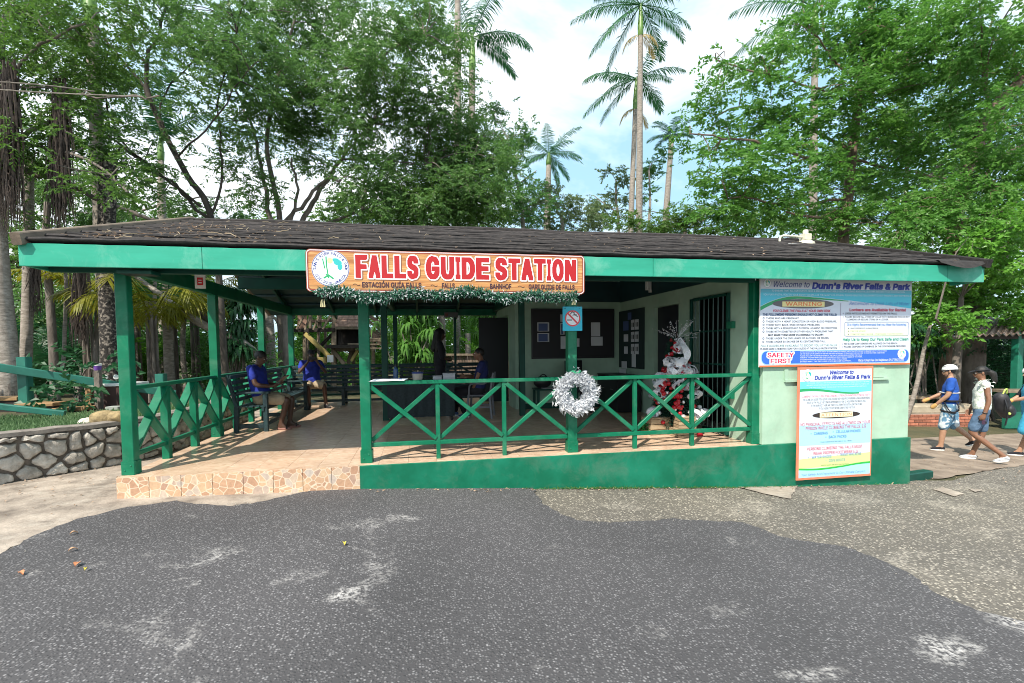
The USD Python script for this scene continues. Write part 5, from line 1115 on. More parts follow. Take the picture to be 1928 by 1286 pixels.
# backpack carried behind her by the next walker, and that walker at the frame's edge
for _ in range(6): p7 = at(1938, 862, Z=gz(pm_[0]+1.2)) if _ == 0 else at(1938, 862, Z=gz(p7[0]))
AQUA = mat('aqua_blue_cotton', (.05, .36, .55), (.03, .28, .46), scale=9, rough=.85, bump=.35, bscale=14)
def third(t, body, P, Rm, J):
    e = Manifold.sphere(1.0, 28).scale([.128, .105, .105]); k = Manifold.cube([.5, .5, .5], True).translate([0, 0, -.265])
    obj('helmet', fuse([(e-k).transform(np.column_stack([Rm, P(-.008, 0, .045)]))], .02, 4), HELM, body, True)
    for S in 'LR': obj('glove', fuse([hullof(sph(J['wr'+S], .036), sph(J['wr'+S]+(J['wr'+S]-J['el'+S])*.3, .042))], .02, 3), plain('glove_orange', (.6, .34, .1), .8), t, True)
    [obj('arm_sleeve', fuse([bone(J['sh'+S], .07, J['el'+S], .058)], .025, 4), DARKC, t, True) for S in 'LR']
JT = mk(STAND, elL=(.08, .25, 1.18), elR=(.10, -.25, 1.16), wrL=(.30, .16, 1.10), wrR=(.30, -.16, 1.02), knL=(.12, .1, .52), knR=(-.02, -.1, .51), anL=(-.16, .12, .10), anR=(.12, -.1, .09), toL=(-.02, .13, .03), toR=(.27, -.12, .03), look=(1, .1, -.15))
person('partly seen walker in aqua shirt with orange gloves at the right edge', (p7[0], p7[1], gz(p7[0])), 2.4, JT, 'tan', AQUA, AQUA, (DARKC, WHITE), extras=third, leglen=.95, build=1.06, hair='cap')
bk_ = at(1888, 765, D=float((pf_-CAM)@FWD)+.35)
bkp = thing('backpack', 'black backpack with lime piping carried between the two walkers', 'backpack', tuple(bk_), .3)
obj('body', fuse([hullof(ell((-.10, 0, .16), .10, .12, .12), ell((.02, 0, -.02), .16, .13, .13), ell((.16, 0, -.16), .10, .11, .09))], .03, 4), mat('black_nylon', (.014, .014, .017), (.03, .03, .034), scale=18, rough=.6, bump=.5, bscale=22), bkp, True)
obj('pocket', fuse([hullof(ell((.06, -.12, -.10), .11, .05, .09), ell((-.0, -.12, -.04), .09, .05, .08))], .03, 3), MATS['black_nylon'], bkp, True)
obj('haul_loop', MB().tube(smooth_path([(-.14, -.04, .24), (-.12, -.06, .32), (-.02, -.06, .33), (.02, -.04, .25)], 5), .012, 6), plain('lime_piping', (.55, .75, .15), .6), bkp)
obj('buckle', MB().ball((-.11, -.13, -.12), .025, 1), plain('lime_piping', (.55, .75, .15), .6), bkp)
obj('strap', MB().tube(smooth_path([(-.14, -.05, .2), (-.2, -.12, .02), (-.16, -.12, -.15), (-.18, -.1, -.34)], 5), .014, 5), BLACK, bkp)
# ================================================================ left: stone wall, bank, rails
wp = smooth_path([(-8.2, -2.9), (-6.4, -.75), (-5.17, .67), (-4.45, 1.55), (-4.15, 2.3), (-4.12, 3.4), (-4.15, 6)], 8)
wl = np.concatenate([[0], np.cumsum(np.linalg.norm(np.diff(wp, axis=0), axis=1))])
wt = np.gradient(wp, axis=0); wt /= np.linalg.norm(wt, axis=1, keepdims=True); wn = np.column_stack([-wt[:, 1], wt[:, 0]])
def onwall(u, v, out):
    x, y = np.interp(u, wl, wp[:, 0]), np.interp(u, wl, wp[:, 1]); nx, ny = np.interp(u, wl, wn[:, 0]), np.interp(u, wl, wn[:, 1])
    g = np.interp(x, [p[0] for p in GX], [p[1] for p in GX])
    return np.column_stack([x-nx*out, y-ny*out, g-.03+v])
WH = .59
sw = thing('stone_wall', 'low curved retaining wall of pale rubble stones beside the concrete path', 'wall')
us = wl; k = len(us); prof = [(0, .0), (WH, .0), (WH, -.22), (0, -.22)]
v = np.vstack([onwall(us, np.full(k, z), np.full(k, o)) for z, o in prof]); f = []
for j in range(3): q = np.arange(k-1); f.append(np.stack([j*k+q, j*k+q+1, (j+1)*k+q+1, (j+1)*k+q], 1))
obj('mortar', (v, np.vstack(f)), mat('dark_mortar', (.14, .115, .095), (.06, .05, .04), scale=12, rough=.95, bump=.6, bscale=40), sw)
STONE = mat('rubble_stone', (.58, .53, .465), (.31, .28, .24), scale=9, rough=.92, bump=.9, bscale=22, rand=.22, detail=9, bdist=.02)
STONEY = mat('ochre_stone', (.40, .30, .15), (.20, .15, .08), scale=9, rough=.92, bump=.9, bscale=22, rand=.15, detail=9, bdist=.02)
from scipy.spatial import Voronoi
r = np.random.default_rng(12)
seeds = []
for j in range(-1, 5):
    for i in range(-1, int(wl[-1]/.235)+2): seeds.append((i*.235+(j % 2)*.118+r.normal(0, .055), .07+j*.155+r.normal(0, .034)))
vor = Voronoi(np.array(seeds)); clip = sbox(.05, .012, wl[-1]-.05, WH-.035)
ns = 0
for i, reg in enumerate(vor.point_region):
    reg = vor.regions[reg]
    if -1 in reg or not reg: continue
    pg = Polygon(vor.vertices[reg]).intersection(clip).buffer(-.030).buffer(.018)
    if pg.is_empty or pg.geom_type != 'Polygon' or pg.area < .006: continue
    n = 14; ring = np.array([pg.exterior.interpolate(t/n, normalized=True).coords[0] for t in range(n)])
    ring += r.normal(0, .006, ring.shape); c = ring.mean(0); pr = r.uniform(.03, .06)
    lv = [(ring, -.01), (c+(ring-c)*.97, pr*.45), (c+(ring-c)*.72, None), (np.array([c]), None)]
    vv = []
    for rg, o in lv: vv.append(onwall(rg[:, 0], rg[:, 1], np.full(len(rg), o) if o is not None else pr+r.normal(0, .007, len(rg))))
    vv = np.vstack(vv); q = np.arange(n); q2 = (q+1) % n; f = []
    for l in range(2): f += list(np.stack([l*n+q, l*n+q2, (l+1)*n+q2], 1))+list(np.stack([l*n+q, (l+1)*n+q2, (l+1)*n+q], 1))
    f += list(np.stack([2*n+q, 2*n+q2, np.full(n, 3*n)], 1))
    obj('stone', (vv, np.array(f)), STONEY if r.random() < .09 else STONE, sw, 70); ns += 1
kk = np.arange(0, wl[-1], .18)
cp = [onwall(kk, np.full(len(kk), WH+z)+(meshkit.noise(np.column_stack([kk*4, kk*0, kk*0]), 4)-.5)*.02, np.full(len(kk), o)) for z, o in ((-.035, .025), (.012, .02), (.03, -.08), (.012, -.24))]
v = np.vstack(cp); n = len(kk); q = np.arange(n-1); f = np.vstack([np.stack([j*n+q, j*n+q+1, (j+1)*n+q+1, (j+1)*n+q], 1) for j in range(3)])
obj('coping', (v, f), mat('coping_mortar', (.26, .23, .20), (.15, .13, .115), scale=7, rough=.95, bump=.8, bscale=25), sw)
# the bank behind the wall
offs = np.array([.18, .5, 1., 1.8, 3, 5, 8, 13, 22]); bz = np.array([.56, .54, .51, .46, .42, .43, .55, .7, .9])
def bank(u, o): # point on the bank at run u and distance o behind the wall
    p = onwall(np.atleast_1d(u), np.interp(o, offs, bz)*np.ones(np.size(u)), -np.asarray(o)*np.ones(np.size(u)))
    return p
grid = []
for o in offs: p = bank(us, o); p[:, 2] += (meshkit.fbm(p*1.2, 3, 5)-.5)*.1*(o > .3); grid.append(p)
v = np.vstack(grid); f = np.vstack([np.stack([j*k+np.arange(k-1), j*k+np.arange(k-1)+1, (j+1)*k+np.arange(k-1)+1, (j+1)*k+np.arange(k-1)], 1) for j in range(len(offs)-1)])
obj('bank', (v, f), LITTER, kind='structure')
COVER = leafmat('cover_leaf', [(.06, .12, .045), (.11, .19, .08), (.22, .30, .15), (.38, .40, .20), (.08, .15, .05)], .6, .25)
r = np.random.default_rng(21)
n = 26000; u = r.uniform(.5, 8.6, n); o = .18+r.uniform(0, 2.1, n)**1.6
p = bank(u, np.zeros(n)+.3); 
p = onwall(u, np.interp(o, offs, bz), -o); p[:, 2] += .0
d = rvec(r, n)*.8+V(0, 0, .8)
gc = obj('ground_cover', MB().add(*leaves(p, d, rvec(r, n), r.uniform(.03, .10, n), r.uniform(.010, .03, n))), COVER, None, kind='stuff'); tag(gc, 'low grey green ground cover growing on the bank above the stone wall', 'ground cover')
for i, (px, py, w, mt) in enumerate(((166, 797, 17, STONE), (197, 787, 24, STONEY), (222, 785, 18, STONEY), (122, 812, 12, STONE))):
    P0 = at(px, py, D=6.75); rad = w*6.75/FPX
    b = trimesh.creation.icosphere(3, 1.0); vv = np.asarray(b.vertices); vv = vv*(1+.35*(meshkit.fbm(vv*1.6+i*7, 4, i)-.5)[:, None])*V(1, .8, .62)*rad
    o_ = obj('boulder', (vv+P0, np.asarray(b.faces)), mt, None, True)
    tag(o_, ['rounded grey boulder on the stone wall top left of the big ochre one', 'largest ochre boulder on top of the stone wall', 'ochre boulder on the wall top nearest the corner post', 'smallest flat boulder at the left on the stone wall top'][i], 'boulder')
hr = thing('handrail', 'sloping dull green timber handrail with stout posts at the left edge', 'handrail')
DULL = mat('dull_green_paint', (.02, .155, .115), (.015, .115, .085), scale=4, rough=.45, bump=.15, bscale=30)
a, b_ = at(-160, 668, D=8.6), at(330, 742, D=10.6)
obj('rail', MB().bar(a, b_, .09, .15, c=.01), DULL, hr)
for px, D, top, bot in ((45, 9.45, 672, 800), (303, 10.5, 704, 800), (-120, 8.8, 640, 800)):
    t0, b0 = at(px, top, D=D), at(px, bot, D=D); obj('post', MB().box((t0[0]-.085, t0[1]-.085, b0[2]), (t0[0]+.085, t0[1]+.085, t0[2]), .015), DULL, hr)
a, b_ = at(-160, 748, D=7.9), at(122, 779, D=8.6); lk = obj('low_rail', MB().bar(a, b_, .1, .1, c=.01), DULL); tag(lk, 'low pale green kerb rail on the planted bank at the left edge', 'rail')
STEPW = mat('tread_timber', (.36, .22, .10), (.22, .13, .06), scale=5, rough=.8, bump=.3)
ws = thing('wooden_steps', 'orange brown wooden step treads climbing behind the left handrail', 'steps')
for px0, px1, py, D in ((-40, 22, 750, 9.3), (26, 90, 761, 9.2), (97, 152, 769, 9.3)):
    a, b_ = at(px0, py, D=D), at(px1, py, D=D); obj('tread', MB().box((a[0], a[1], a[2]-.06), (b_[0], a[1]+.42, a[2]), .008), STEPW, ws); obj('riser', MB().box((a[0]+.01, a[1]+.03, a[2]-.35), (b_[0]-.01, a[1]+.4, a[2]-.062)), WOOD_DK, ws)
a, b_ = at(176, 764, D=9.9), at(232, 722, D=9.9)
pb = thing('brown_bin', 'dark brown box with white top trim behind the handrail beside the corner post', 'bin')
obj('body', MB().box((a[0], a[1], a[2]-.5), (b_[0]+.1, a[1]+.6, b_[2]-.06), .01), mat('brown_board', (.055, .025, .02), (.035, .018, .014), scale=5, rough=.6), pb)
obj('trim', MB().box((a[0]-.02, a[1]-.02, b_[2]-.058), (b_[0]+.12, a[1]+.62, b_[2]-.005), .006), WHITE, pb); obj('post', MB().box((a[0]-.12, a[1]-.03, a[2]-.5), (a[0]-.022, a[1]+.08, b_[2]+.0), .006), STEPW, pb)
c0 = at(184, 697, D=9.75)
cu = thing('tumbler', 'purple tumbler with a white band standing by the left handrail', 'cup', tuple(c0))
obj('stand', MB().box((-.05, -.05, -.9), (.05, .05, -.002), .005), BARK_GREY, cu); obj('cup', MB().lathe([(0, .0), (.055, .0), (.068, .085)], n=16), plain('purple_plastic', (.16, .07, .34), .35), cu, 40); obj('band', MB().lathe([(.069, .086), (.071, .13), (.06, .133), (0, .133)], n=16), WHITE, cu, 40)
blk = at(216, 772, D=9.4); o_ = obj('concrete_block', MB().box(blk-V(.11, .1, .3), blk+V(.11, .1, .07), .01), mat('block_grey', (.34, .36, .32), rough=.9)); tag(o_, 'pale concrete block on the bank below the brown bin', 'block')
ls = thing('lamp_cap', 'small round pale lamp heads beyond the handrail beside the studded trunk', 'lamp', tuple(at(198, 712, D=10.2)))
for k in range(2): obj('lamp_head', MB().ball((.0+.62*k*.32, 0, .02), .05, 2), WHITE, ls, True); obj('stem', MB().tube([(.2*k, 0, -.6), (.2*k, 0, 0)], .02, 6), BLACK, ls)

# fallen leaves on the asphalt
FL = [plain('leaf_rust', (.45, .18, .08), .7), plain('leaf_tan', (.5, .3, .18), .7), plain('leaf_yellow', (.65, .52, .06), .7)]
for px, py, s, m_, lb in ((147, 1006, .05, 1, 'small tan fallen leaf on the asphalt farthest at the left'), (147, 1037, .055, 1, 'tan fallen leaf lying above the rust one on the asphalt'), (150, 1063, .07, 0, 'rust coloured fallen leaf on the asphalt at the left'), (163, 1075, .035, 2, 'tiny yellow leaf beside the rust leaf on the asphalt'), (44, 1086, .06, 0, 'curled rust leaf nearest the left edge of the asphalt'), (649, 1030, .045, 2, 'small yellow leaf alone on the middle asphalt')):
    x, y = gp(px, py); z = gz(x)+.012; rr = np.random.default_rng(px)
    c = np.array([[x, y, z]]); dd = np.array([[rr.normal(), rr.normal(), .15]])
    t = np.linspace(0, 1, 6); ang = rr.uniform(0, 6.28); dv = V(math.cos(ang), math.sin(ang), 0); sv = V(-dv[1], dv[0], 0)
    L = s*1.1; mid = np.array([V(x, y, z)+dv*L*q+V(0, 0, .018*math.sin(q*3.)) for q in t]); wd = s*.32*np.sin(np.pi*np.clip(t, .03, .97))
    v = np.vstack([mid-sv*wd[:, None]+V(0, 0, .008), mid, mid+sv*wd[:, None]+V(0, 0, .010)]); q = np.arange(5)
    o_ = obj('fallen_leaf', (v, np.vstack([np.stack([q, q+1, 6+q+1, 6+q], 1), np.stack([6+q, 6+q+1, 12+q+1, 12+q], 1)])), FL[m_]); tag(o_, lb, 'leaf')
# litter on the roof
r = np.random.default_rng(31); n = 750
xx = np.concatenate([RX0+.25+np.abs(r.normal(0, 1.1, 520)), r.uniform(RX0, RX1, n-520)]); xx = np.minimum(xx, RX1-.1); yy = r.uniform(EY+.05, RY-.2, n)*np.where(xx < -2.2, .75, 1)
p = np.column_stack([xx, yy, [roof_z(q)+.035 for q in yy]]); d = rvec(r, n)*V(1, 1, .2)
LIT = leafmat('dry_leaf', [(.30, .20, .13), (.45, .33, .24), (.22, .13, .08), (.50, .42, .30)], .8, .1)
o_ = obj('leaf_litter', MB().add(*leaves(p, d, V(0, 0, 1)+rvec(r, n)*.3, r.uniform(.03, .09, n), r.uniform(.012, .034, n))), LIT, None, kind='stuff'); tag(o_, 'dry brown leaf litter scattered over the roof sheets', 'leaf litter')
tw = MB()
for i in range(34):
    x, y = r.uniform(RX0+.2, RX1-.3), r.uniform(EY+.1, RY-.1)
    if i < 40: x = RX0+.3+abs(r.normal(0, 1.5))
    a = r.uniform(0, 6.28); L = r.uniform(.08, .32); q = [(x+math.cos(a)*L*s, y+math.sin(a)*L*s, roof_z(y+math.sin(a)*L*s)+.045+.02*math.sin(s*3+i)) for s in (0, .5, 1)]; tw.tube(q, .004, 4)
obj('twigs', tw, plain('dry_twig', (.36, .28, .18), .8), stage.GetPrimAtPath('/World/leaf_litter'))

# ================================================================ right: kerb, brick wall, kiosk
o_ = obj('green_kerb', MB().bar((6.52, .05, gz(6.6)+.03), (7.16, .22, gz(7.2)+.035), .14, .14, c=.015), GREEND); tag(o_, 'short green painted kerb block at the right foot of the building', 'kerb')
bwall = thing('brick_wall', 'low red brick planter wall with a pale concrete top behind the walkers', 'wall')
D0 = 13.6
a, b_ = at(1690, 780, D=D0), at(1846, 781, D=D0); a[2] = gz(a[0]); L = np.linalg.norm((b_-a)[:2]); dirv = (b_-a)/L; dirv[2] = 0; nv = V(-dirv[1], dirv[0], 0)
BRICKM = mat('red_brick', (.40, .15, .09), (.28, .10, .06), scale=12, rough=.9, bump=.4, rand=.3)
g0 = min(gz(a[0]), gz(b_[0]))-.05
obj('core', MB().bar(a*V(1, 1, 0)+nv*.16+V(0, 0, g0+.2), b_*V(1, 1, 0)+nv*.16+V(0, 0, g0+.2), .28, .42, c=0), mat('brick_mortar', (.42, .36, .3), rough=.95), bwall)
for j in range(5):
    for i in range(int(L/.23)):
        s = a*V(1, 1, 0)+dirv*(i*.23+(j % 2)*.115)+V(0, 0, g0+.05+j*.078)
        obj('brick', MB().bar(s+nv*.05, s+nv*.05+dirv*.215, .12, .064, c=.004), BRICKM, bwall)
obj('planter_rim', MB().bar(a*V(1, 1, 0)+nv*.35+V(0, 0, g0+.52), b_*V(1, 1, 0)+nv*.35+V(0, 0, g0+.52), .6, .22, c=.03), mat('planter_plaster', (.42, .36, .27), (.3, .25, .18), scale=4, rough=.9, bump=.4), bwall)
obj('timber_ledge', MB().bar(a*V(1, 1, 0)+nv*.9+V(0, 0, g0+.78), b_*V(1, 1, 0)+nv*.9+V(0, 0, g0+.78), .5, .08, c=.01), WOOD_OLD, bwall)
ks = thing('kiosk', 'small kiosk with brown corrugated roof and green posts at the right edge', 'kiosk')
DK = 13.2
TIN = mat('rusty_corrugated', (.27, .20, .165), (.16, .11, .09), scale=6, rough=.7, bump=.3)
e0, e1 = at(1822, 631, D=DK), at(2150, 628, D=DK); r0, r1 = at(1850, 618, D=DK+1.6), at(2150, 592, D=DK+1.6)
nn = 150; t = np.linspace(0, 1, nn); cz = .035*np.sin(t*2*np.pi*26)
lo_ = e0+(e1-e0)*t[:, None]+np.column_stack([0*t, 0*t, cz]); hi_ = r0+(r1-r0)*t[:, None]+np.column_stack([0*t, 0*t, cz])+V(0, 0, .3); q = np.arange(nn-1)
obj('roof_sheet', (np.vstack([lo_, hi_, lo_-V(0, 0, .012)]), np.vstack([np.stack([q, q+1, nn+q+1, nn+q], 1), np.stack([2*nn+q, 2*nn+q+1, q+1, q], 1)])), TIN, ks, True)
KG = mat('kiosk_green', (.01, .16, .10), (.008, .12, .075), rough=.5)
for px, D in ((1914, DK+.25), (2100, DK+.25), (1936, DK+1.8)):
    b0 = at(px, 700, D=D); obj('post', MB().box((b0[0]-.09, b0[1]-.09, gz(b0[0])), (b0[0]+.09, b0[1]+.09, e0[2]+.05), .01), KG, ks)
b0, b1 = at(1900, 735, D=DK-.05), at(2100, 735, D=DK-.05)
obj('counter_wall', MB().bar(b0*V(1, 1, 0)+V(0, .1, gz(b0[0])+.38), b1*V(1, 1, 0)+V(0, .1, gz(b0[0])+.38), .1, .76, c=.01), KG, ks)
obj('counter_top', MB().bar(b0+V(-.4, -.05, 0), b1+V(0, -.05, 0), .5, .07, c=.01), WOOD_OLD, ks)
obj('eave_board', MB().bar(e0+V(.1, .12, -.06), e1+V(0, .12, -.06), .03, .1, c=.004), WOOD_DK, ks)

# ================================================================ the wooden tree house beyond the back railing
th = thing('wooden_tree_house', 'weathered timber lookout hut on braced posts seen through the station', 'hut')
DT = 18.
def seg(name, x0, y0, x1, y1, w, m_, dd=0., dep=.12): # from the enlarged crop to the place
    a, b_ = at(540+x0*.1244, 560+y0*.1244, D=DT+dd), at(540+x1*.1244, 560+y1*.1244, D=DT+dd)
    obj(name, MB().bar(a, b_, dep, w, np.cross(b_-a, -FWD) if abs((b_-a)[2]) > .2 else (0, 0, 1), .01), m_, th)
for x, y0_, y1_, w, dd in ((275, 500, 1500, .12, 0), (315, 500, 1500, .08, .9), (480, 250, 1500, .08, .4), (585, 520, 1500, .08, 1.2), (718, 240, 1500, .16, 0), (690, 600, 1500, .07, 1.3), (1010, 780, 1500, .1, .6), (1150, 300, 1500, .14, .2), (500, 260, 480, .1, .2), (360, 250, 480, .1, .8)):
    seg('post', x, y0_, x, y1_, w, WOOD_OLD, dd)
for x0_, y0_, x1_, y1_ in ((150, 480, 285, 230), (275, 490, 370, 240), (400, 490, 510, 240), (545, 480, 680, 240)): seg('rafter', x0_, y0_, x1_, y1_, .07, WOOD_OLD, -.3, .06)
seg('beam', 120, 500, 720, 490, .14, WOOD_DK, -.1); seg('beam', 370, 360, 1100, 345, .1, BARK_RED, .1); seg('beam', 730, 790, 1030, 785, .16, WOOD_OLD, -.15); seg('beam', 380, 950, 600, 948, .2, WOOD_YEL, -.2); seg('beam', 930, 705, 1090, 705, .06, WOOD_OLD, -.4)
seg('brace', 280, 550, 640, 890, .15, WOOD_YEL, -.1); seg('brace', 705, 800, 870, 1010, .13, WOOD_OLD, -.2); seg('brace', 1075, 800, 980, 960, .1, WOOD_YEL, -.2); seg('brace', 720, 530, 380, 860, .1, WOOD_DK, .6); seg('brace', 980, 800, 930, 1010, .12, WOOD_OLD, .3)
seg('platform', 720, 745, 1250, 745, .12, WOOD_DK, .4, 2.0)
for k in range(14):
    x = 745+k*27
    if 2 <= k <= 3: seg('wall_board', x, 480, x, 528, .19, WOOD_DK, .2, .04); seg('wall_board', x, 700, x, 740, .19, WOOD_DK, .2, .04)
    else: seg('wall_board', x, 480, x, 740, .19, WOOD_DK, .2, .04)
seg('eave_beam', 735, 462, 1200, 462, .1, WOOD_OLD, -.3)
SHK = mat('wood_shake', (.36, .22, .16), (.22, .13, .10), scale=8, rough=.95, bump=.6, rand=.3)
for j in range(6):
    for i in range(12):
        x = 735+i*38+(j % 2)*19; y = 442-j*34
        a, b_ = at(540+x*.1244, 560+y*.1244, D=DT-.4+j*.14), at(540+(x+36)*.1244, 560+(y-3)*.1244, D=DT-.4+j*.14); up_ = (at(540+x*.1244, 560+(y-44)*.1244, D=DT-.2+j*.14)-a)
        obj('shake', MB().add(np.array([a, b_, b_+up_, a+up_, a+V(0, .03, .02), b_+V(0, .03, .02), b_+up_+V(0, .03, .02), a+up_+V(0, .03, .02)]), [(0, 1, 2, 3), (7, 6, 5, 4), (0, 4, 5, 1)]), SHK, th)
for j in range(3):
    for i in range(4):
        x = 165+i*34; y = 480-j*70; a = at(540+x*.1244, 560+y*.1244, D=DT+1.4); obj('shake', MB().box(a, a+V(.09, .03, .2)), SHK, th)
stt = thing('wooden_stairs', 'weathered timber stair flight climbing to the lookout hut', 'stairs')
def seg2(name, x0, y0, x1, y1, w, m_, dd=0., dep=.1):
    a, b_ = at(540+x0*.1244, 560+y0*.1244, D=DT+dd), at(540+x1*.1244, 560+y1*.1244, D=DT+dd); obj(name, MB().bar(a, b_, dep, w, np.cross(b_-a, -FWD), .01), m_, stt)
for dd in (-.2, .9):
    seg2('handrail', 1210, 250, 1500, 450, .12, BARK_RED, dd); seg2('stringer', 1200, 480, 1500, 740, .2, BARK_RED, dd); seg2('handrail', 1200, 330, 1480, 545, .09, BARK_RED, dd)
for k in range(9): x = 1225+k*32; a = at(540+x*.1244, 560+(505+k*28)*.1244, D=DT-.2); obj('tread', MB().box(a, a+V(.3, 1.1, .05), .005), WOOD_OLD, stt)
for y in (630, 660, 712, 770): seg2('landing_board', 1190, y, 1460, y, .06, WOOD_OLD, -.5)
for x in (1310, 1240): seg2('post', x, 450, x, 1400, .12, WOOD_OLD, .1)
a = at(616, 682, D=DT-.5); o_ = obj('paper_notice', MB().box(a, a+V(.21, .012, .25)), PAPER); tag(o_, 'small white notice fixed to the timber posts of the lookout hut', 'notice')
pf = thing('plank_fence', 'pale upright plank fence beyond the back railing right of the woman', 'fence')
for k in range(26):
    a = at(842+k*4.9, 720, D=17.); obj('plank', MB().box((a[0], a[1], gz(a[0])), (a[0]+.078, a[1]+.02, at(842, 669, D=17.)[2]+.02*math.sin(k*2.)), .003), BARK_RED, pf)
obj('top_rail', MB().bar(at(840, 668, D=16.9), at(972, 668, D=16.9), .1, .07), WOOD_OLD, pf)

# ================================================================ palms and trunks
PALMG = leafmat('palm_leaflet', [(0.030, 0.105, 0.038), (0.053, 0.158, 0.060), (0.090, 0.225, 0.090), (0.045, 0.135, 0.060)], .4, .25)
PALMY = leafmat('yellow_leaflet', [(.13, .15, .015), (.24, .22, .02), (.08, .13, .02)], .5, .35)
PALMD = leafmat('dry_leaflet', [(.42, .33, .14), (.36, .27, .12), (.5, .42, .22)], .7, .3)
ARECA = leafmat('areca_leaflet', [(.05, .15, .02), (.10, .24, .03), (.20, .30, .03), (.04, .12, .02)], .45, .35)
DKFERN = leafmat('dark_leaflet', [(0.018, 0.075, 0.030), (0.030, 0.105, 0.038), (0.053, 0.150, 0.060)], .4, .25)
SHAFT = mat('crownshaft', (.16, .28, .06), (.10, .20, .05), scale=4, rough=.4, stretch=(1, 1, .2))
def frond(c, d0, L, droop, r, nl=46, ll=.55, lw=.045, hang=.5, m=None, vee=.5):
    """Feather leaf: arching midrib with leaflets both sides."""
    d0 = np.asarray(d0, float); d0 = d0/np.linalg.norm(d0); K = 12; p = [np.asarray(c, float)]; d = d0.copy()
    for i in range(K): d = d+V(0, 0, -droop*(i+1)/K**1.0*.32); d /= np.linalg.norm(d); p.append(p[-1]+d*L/K)
    p = np.array(p); mb = MB().tube(p, [.028*L/3, .006], 5)
    s = np.linspace(.10, .99, nl); q = np.column_stack([np.interp(s*K, range(K+1), p[:, k]) for k in range(3)])
    tn = np.gradient(p, axis=0); tn /= np.linalg.norm(tn, axis=1, keepdims=True); tq = np.column_stack([np.interp(s*K, range(K+1), tn[:, k]) for k in range(3)])
    side = np.cross(tq, V(0, 0, 1)); side /= np.maximum(np.linalg.norm(side, axis=1, keepdims=True), .05); upv = np.cross(side, tq)
    lens = ll*(.35+.65*np.sin(np.pi*np.clip(s*.92+.08, 0, 1))**.7)
    for sg_ in (-1, 1):
        dd = side*sg_+tq*(.35+.55*s[:, None])+upv*(vee*r.normal(1, .25, (nl, 1)))*.5-V(0, 0, 1)*hang*r.normal(1, .3, (nl, 1))
        dn = dd/np.linalg.norm(dd, axis=1, keepdims=True); ln = lens*r.normal(1, .1, nl); w_ = lw*r.normal(1, .15, nl)
        nrm = np.cross(dn, tq); nrm /= np.maximum(np.linalg.norm(nrm, axis=1, keepdims=True), 1e-3)
        m1 = q+dn*(ln*.5)[:, None]; e2 = dn-V(0, 0, 1)*.45*hang; e2 /= np.linalg.norm(e2, axis=1, keepdims=True); tip = m1+e2*(ln*.5)[:, None]
        ws_ = np.cross(dn, nrm)*(w_*.5)[:, None]
        v = np.stack([q-ws_*.5, q+ws_*.5, m1+ws_, m1-ws_, tip], 1).reshape(-1, 3); kk = np.arange(nl)[:, None]*5
        mb.add(v, np.vstack([kk+[0, 1, 2], kk+[0, 2, 3], kk+[3, 2, 4]]))
    return mb
def trunk_line(x0, y0, x1, y1, D, ground=True, n=10, wob=.0):
    a, b_ = at(x0, y0, D=D), at(x1, y1, D=D); pts = [a+(b_-a)*t for t in np.linspace(0, 1, n)]
    if ground and a[2] > gz(a[0])-.1:
        low = a+(a-b_)/max(np.linalg.norm(a-b_), 1e-6)*0; low = a.copy(); sl = (a-b_)/(a[2]-b_[2]); low = a+sl*((gz(a[0])-.1)-a[2])*1.0; pts = [low, (low+a)/2]+pts
    return np.array(pts)
def palm(label, x0, y0, x1, y1, D, w0, w1, fronds, L=3., shaft=1.4, seed=0, leaf=None, bark=None, hang=.5, ll=.6, dead=0, droop=.45, lw=.05, name='palm_tree'):
    """A palm: trunk between two pixels at depth D, fronds given as (screen angle, depth part, scale)."""
    r = np.random.default_rng(seed); t = thing(name, label, 'palm tree'); pts = trunk_line(x0, y0, x1, y1, D); k_ = D/FPX
    obj('trunk', MB().tube(pts, [w0*k_/2*1.12, w0*k_/2, w1*k_/2], 12), bark or BARK_PALE, t, True)
    top = pts[-1]; ax = (pts[-1]-pts[-2]); ax /= np.linalg.norm(ax)
    if shaft: obj('crownshaft', MB().tube([top-ax*.05, top+ax*shaft*.25, top+ax*shaft*.7, top+ax*shaft], [w1*k_*.56, w1*k_*.62, w1*k_*.42, w1*k_*.22], 12), SHAFT, t, True)
    c = top+ax*shaft*.95
    for a, dp, sc in fronds:
        a = math.radians(a); d = RIGHT*math.cos(a)+V(0, 0, 1)*math.sin(a)+FWD*dp
        obj('frond', frond(c, d, L*sc, droop*r.uniform(.8, 1.2), r, 44, ll, lw, hang), leaf or PALMG, t)
    for j in range(dead):
        a = j*2.4+.5; d = V(math.cos(a), math.sin(a)*.6, -.2); obj('dead_frond', frond(top+ax*.05, d, L*.4, 1.1, r, 30, ll*.7, .035, 1.2), PALMD, t)
    return t
ALL = lambda n, s, lo=-15, hi=95: [((180-e) if i % 2 else e, dp, sc) for i, (e, dp, sc) in enumerate([(np.random.default_rng(s+i).uniform(lo, hi), np.random.default_rng(s+50+i).uniform(-.9, .9), np.random.default_rng(s+90+i).uniform(.85, 1.1)) for i in range(n)])]
palm('tallest royal palm with dead yellow fronds in the gap of sky', 1203, 440, 1206, 66, 28., 12, 9, [(182, -.3, 1.05), (165, .3, 1.05), (150, -.5, 1), (205, .2, 1.0), (218, -.4, 1.1), (232, .3, 1.1), (20, -.3, .8), (-5, .3, .85), (-22, -.4, .85), (60, .5, .8), (-40, .6, .8), (100, -.9, .8), (128, .5, .9)], 3.9, 1.8, 1, dead=3, hang=.75, ll=.75)
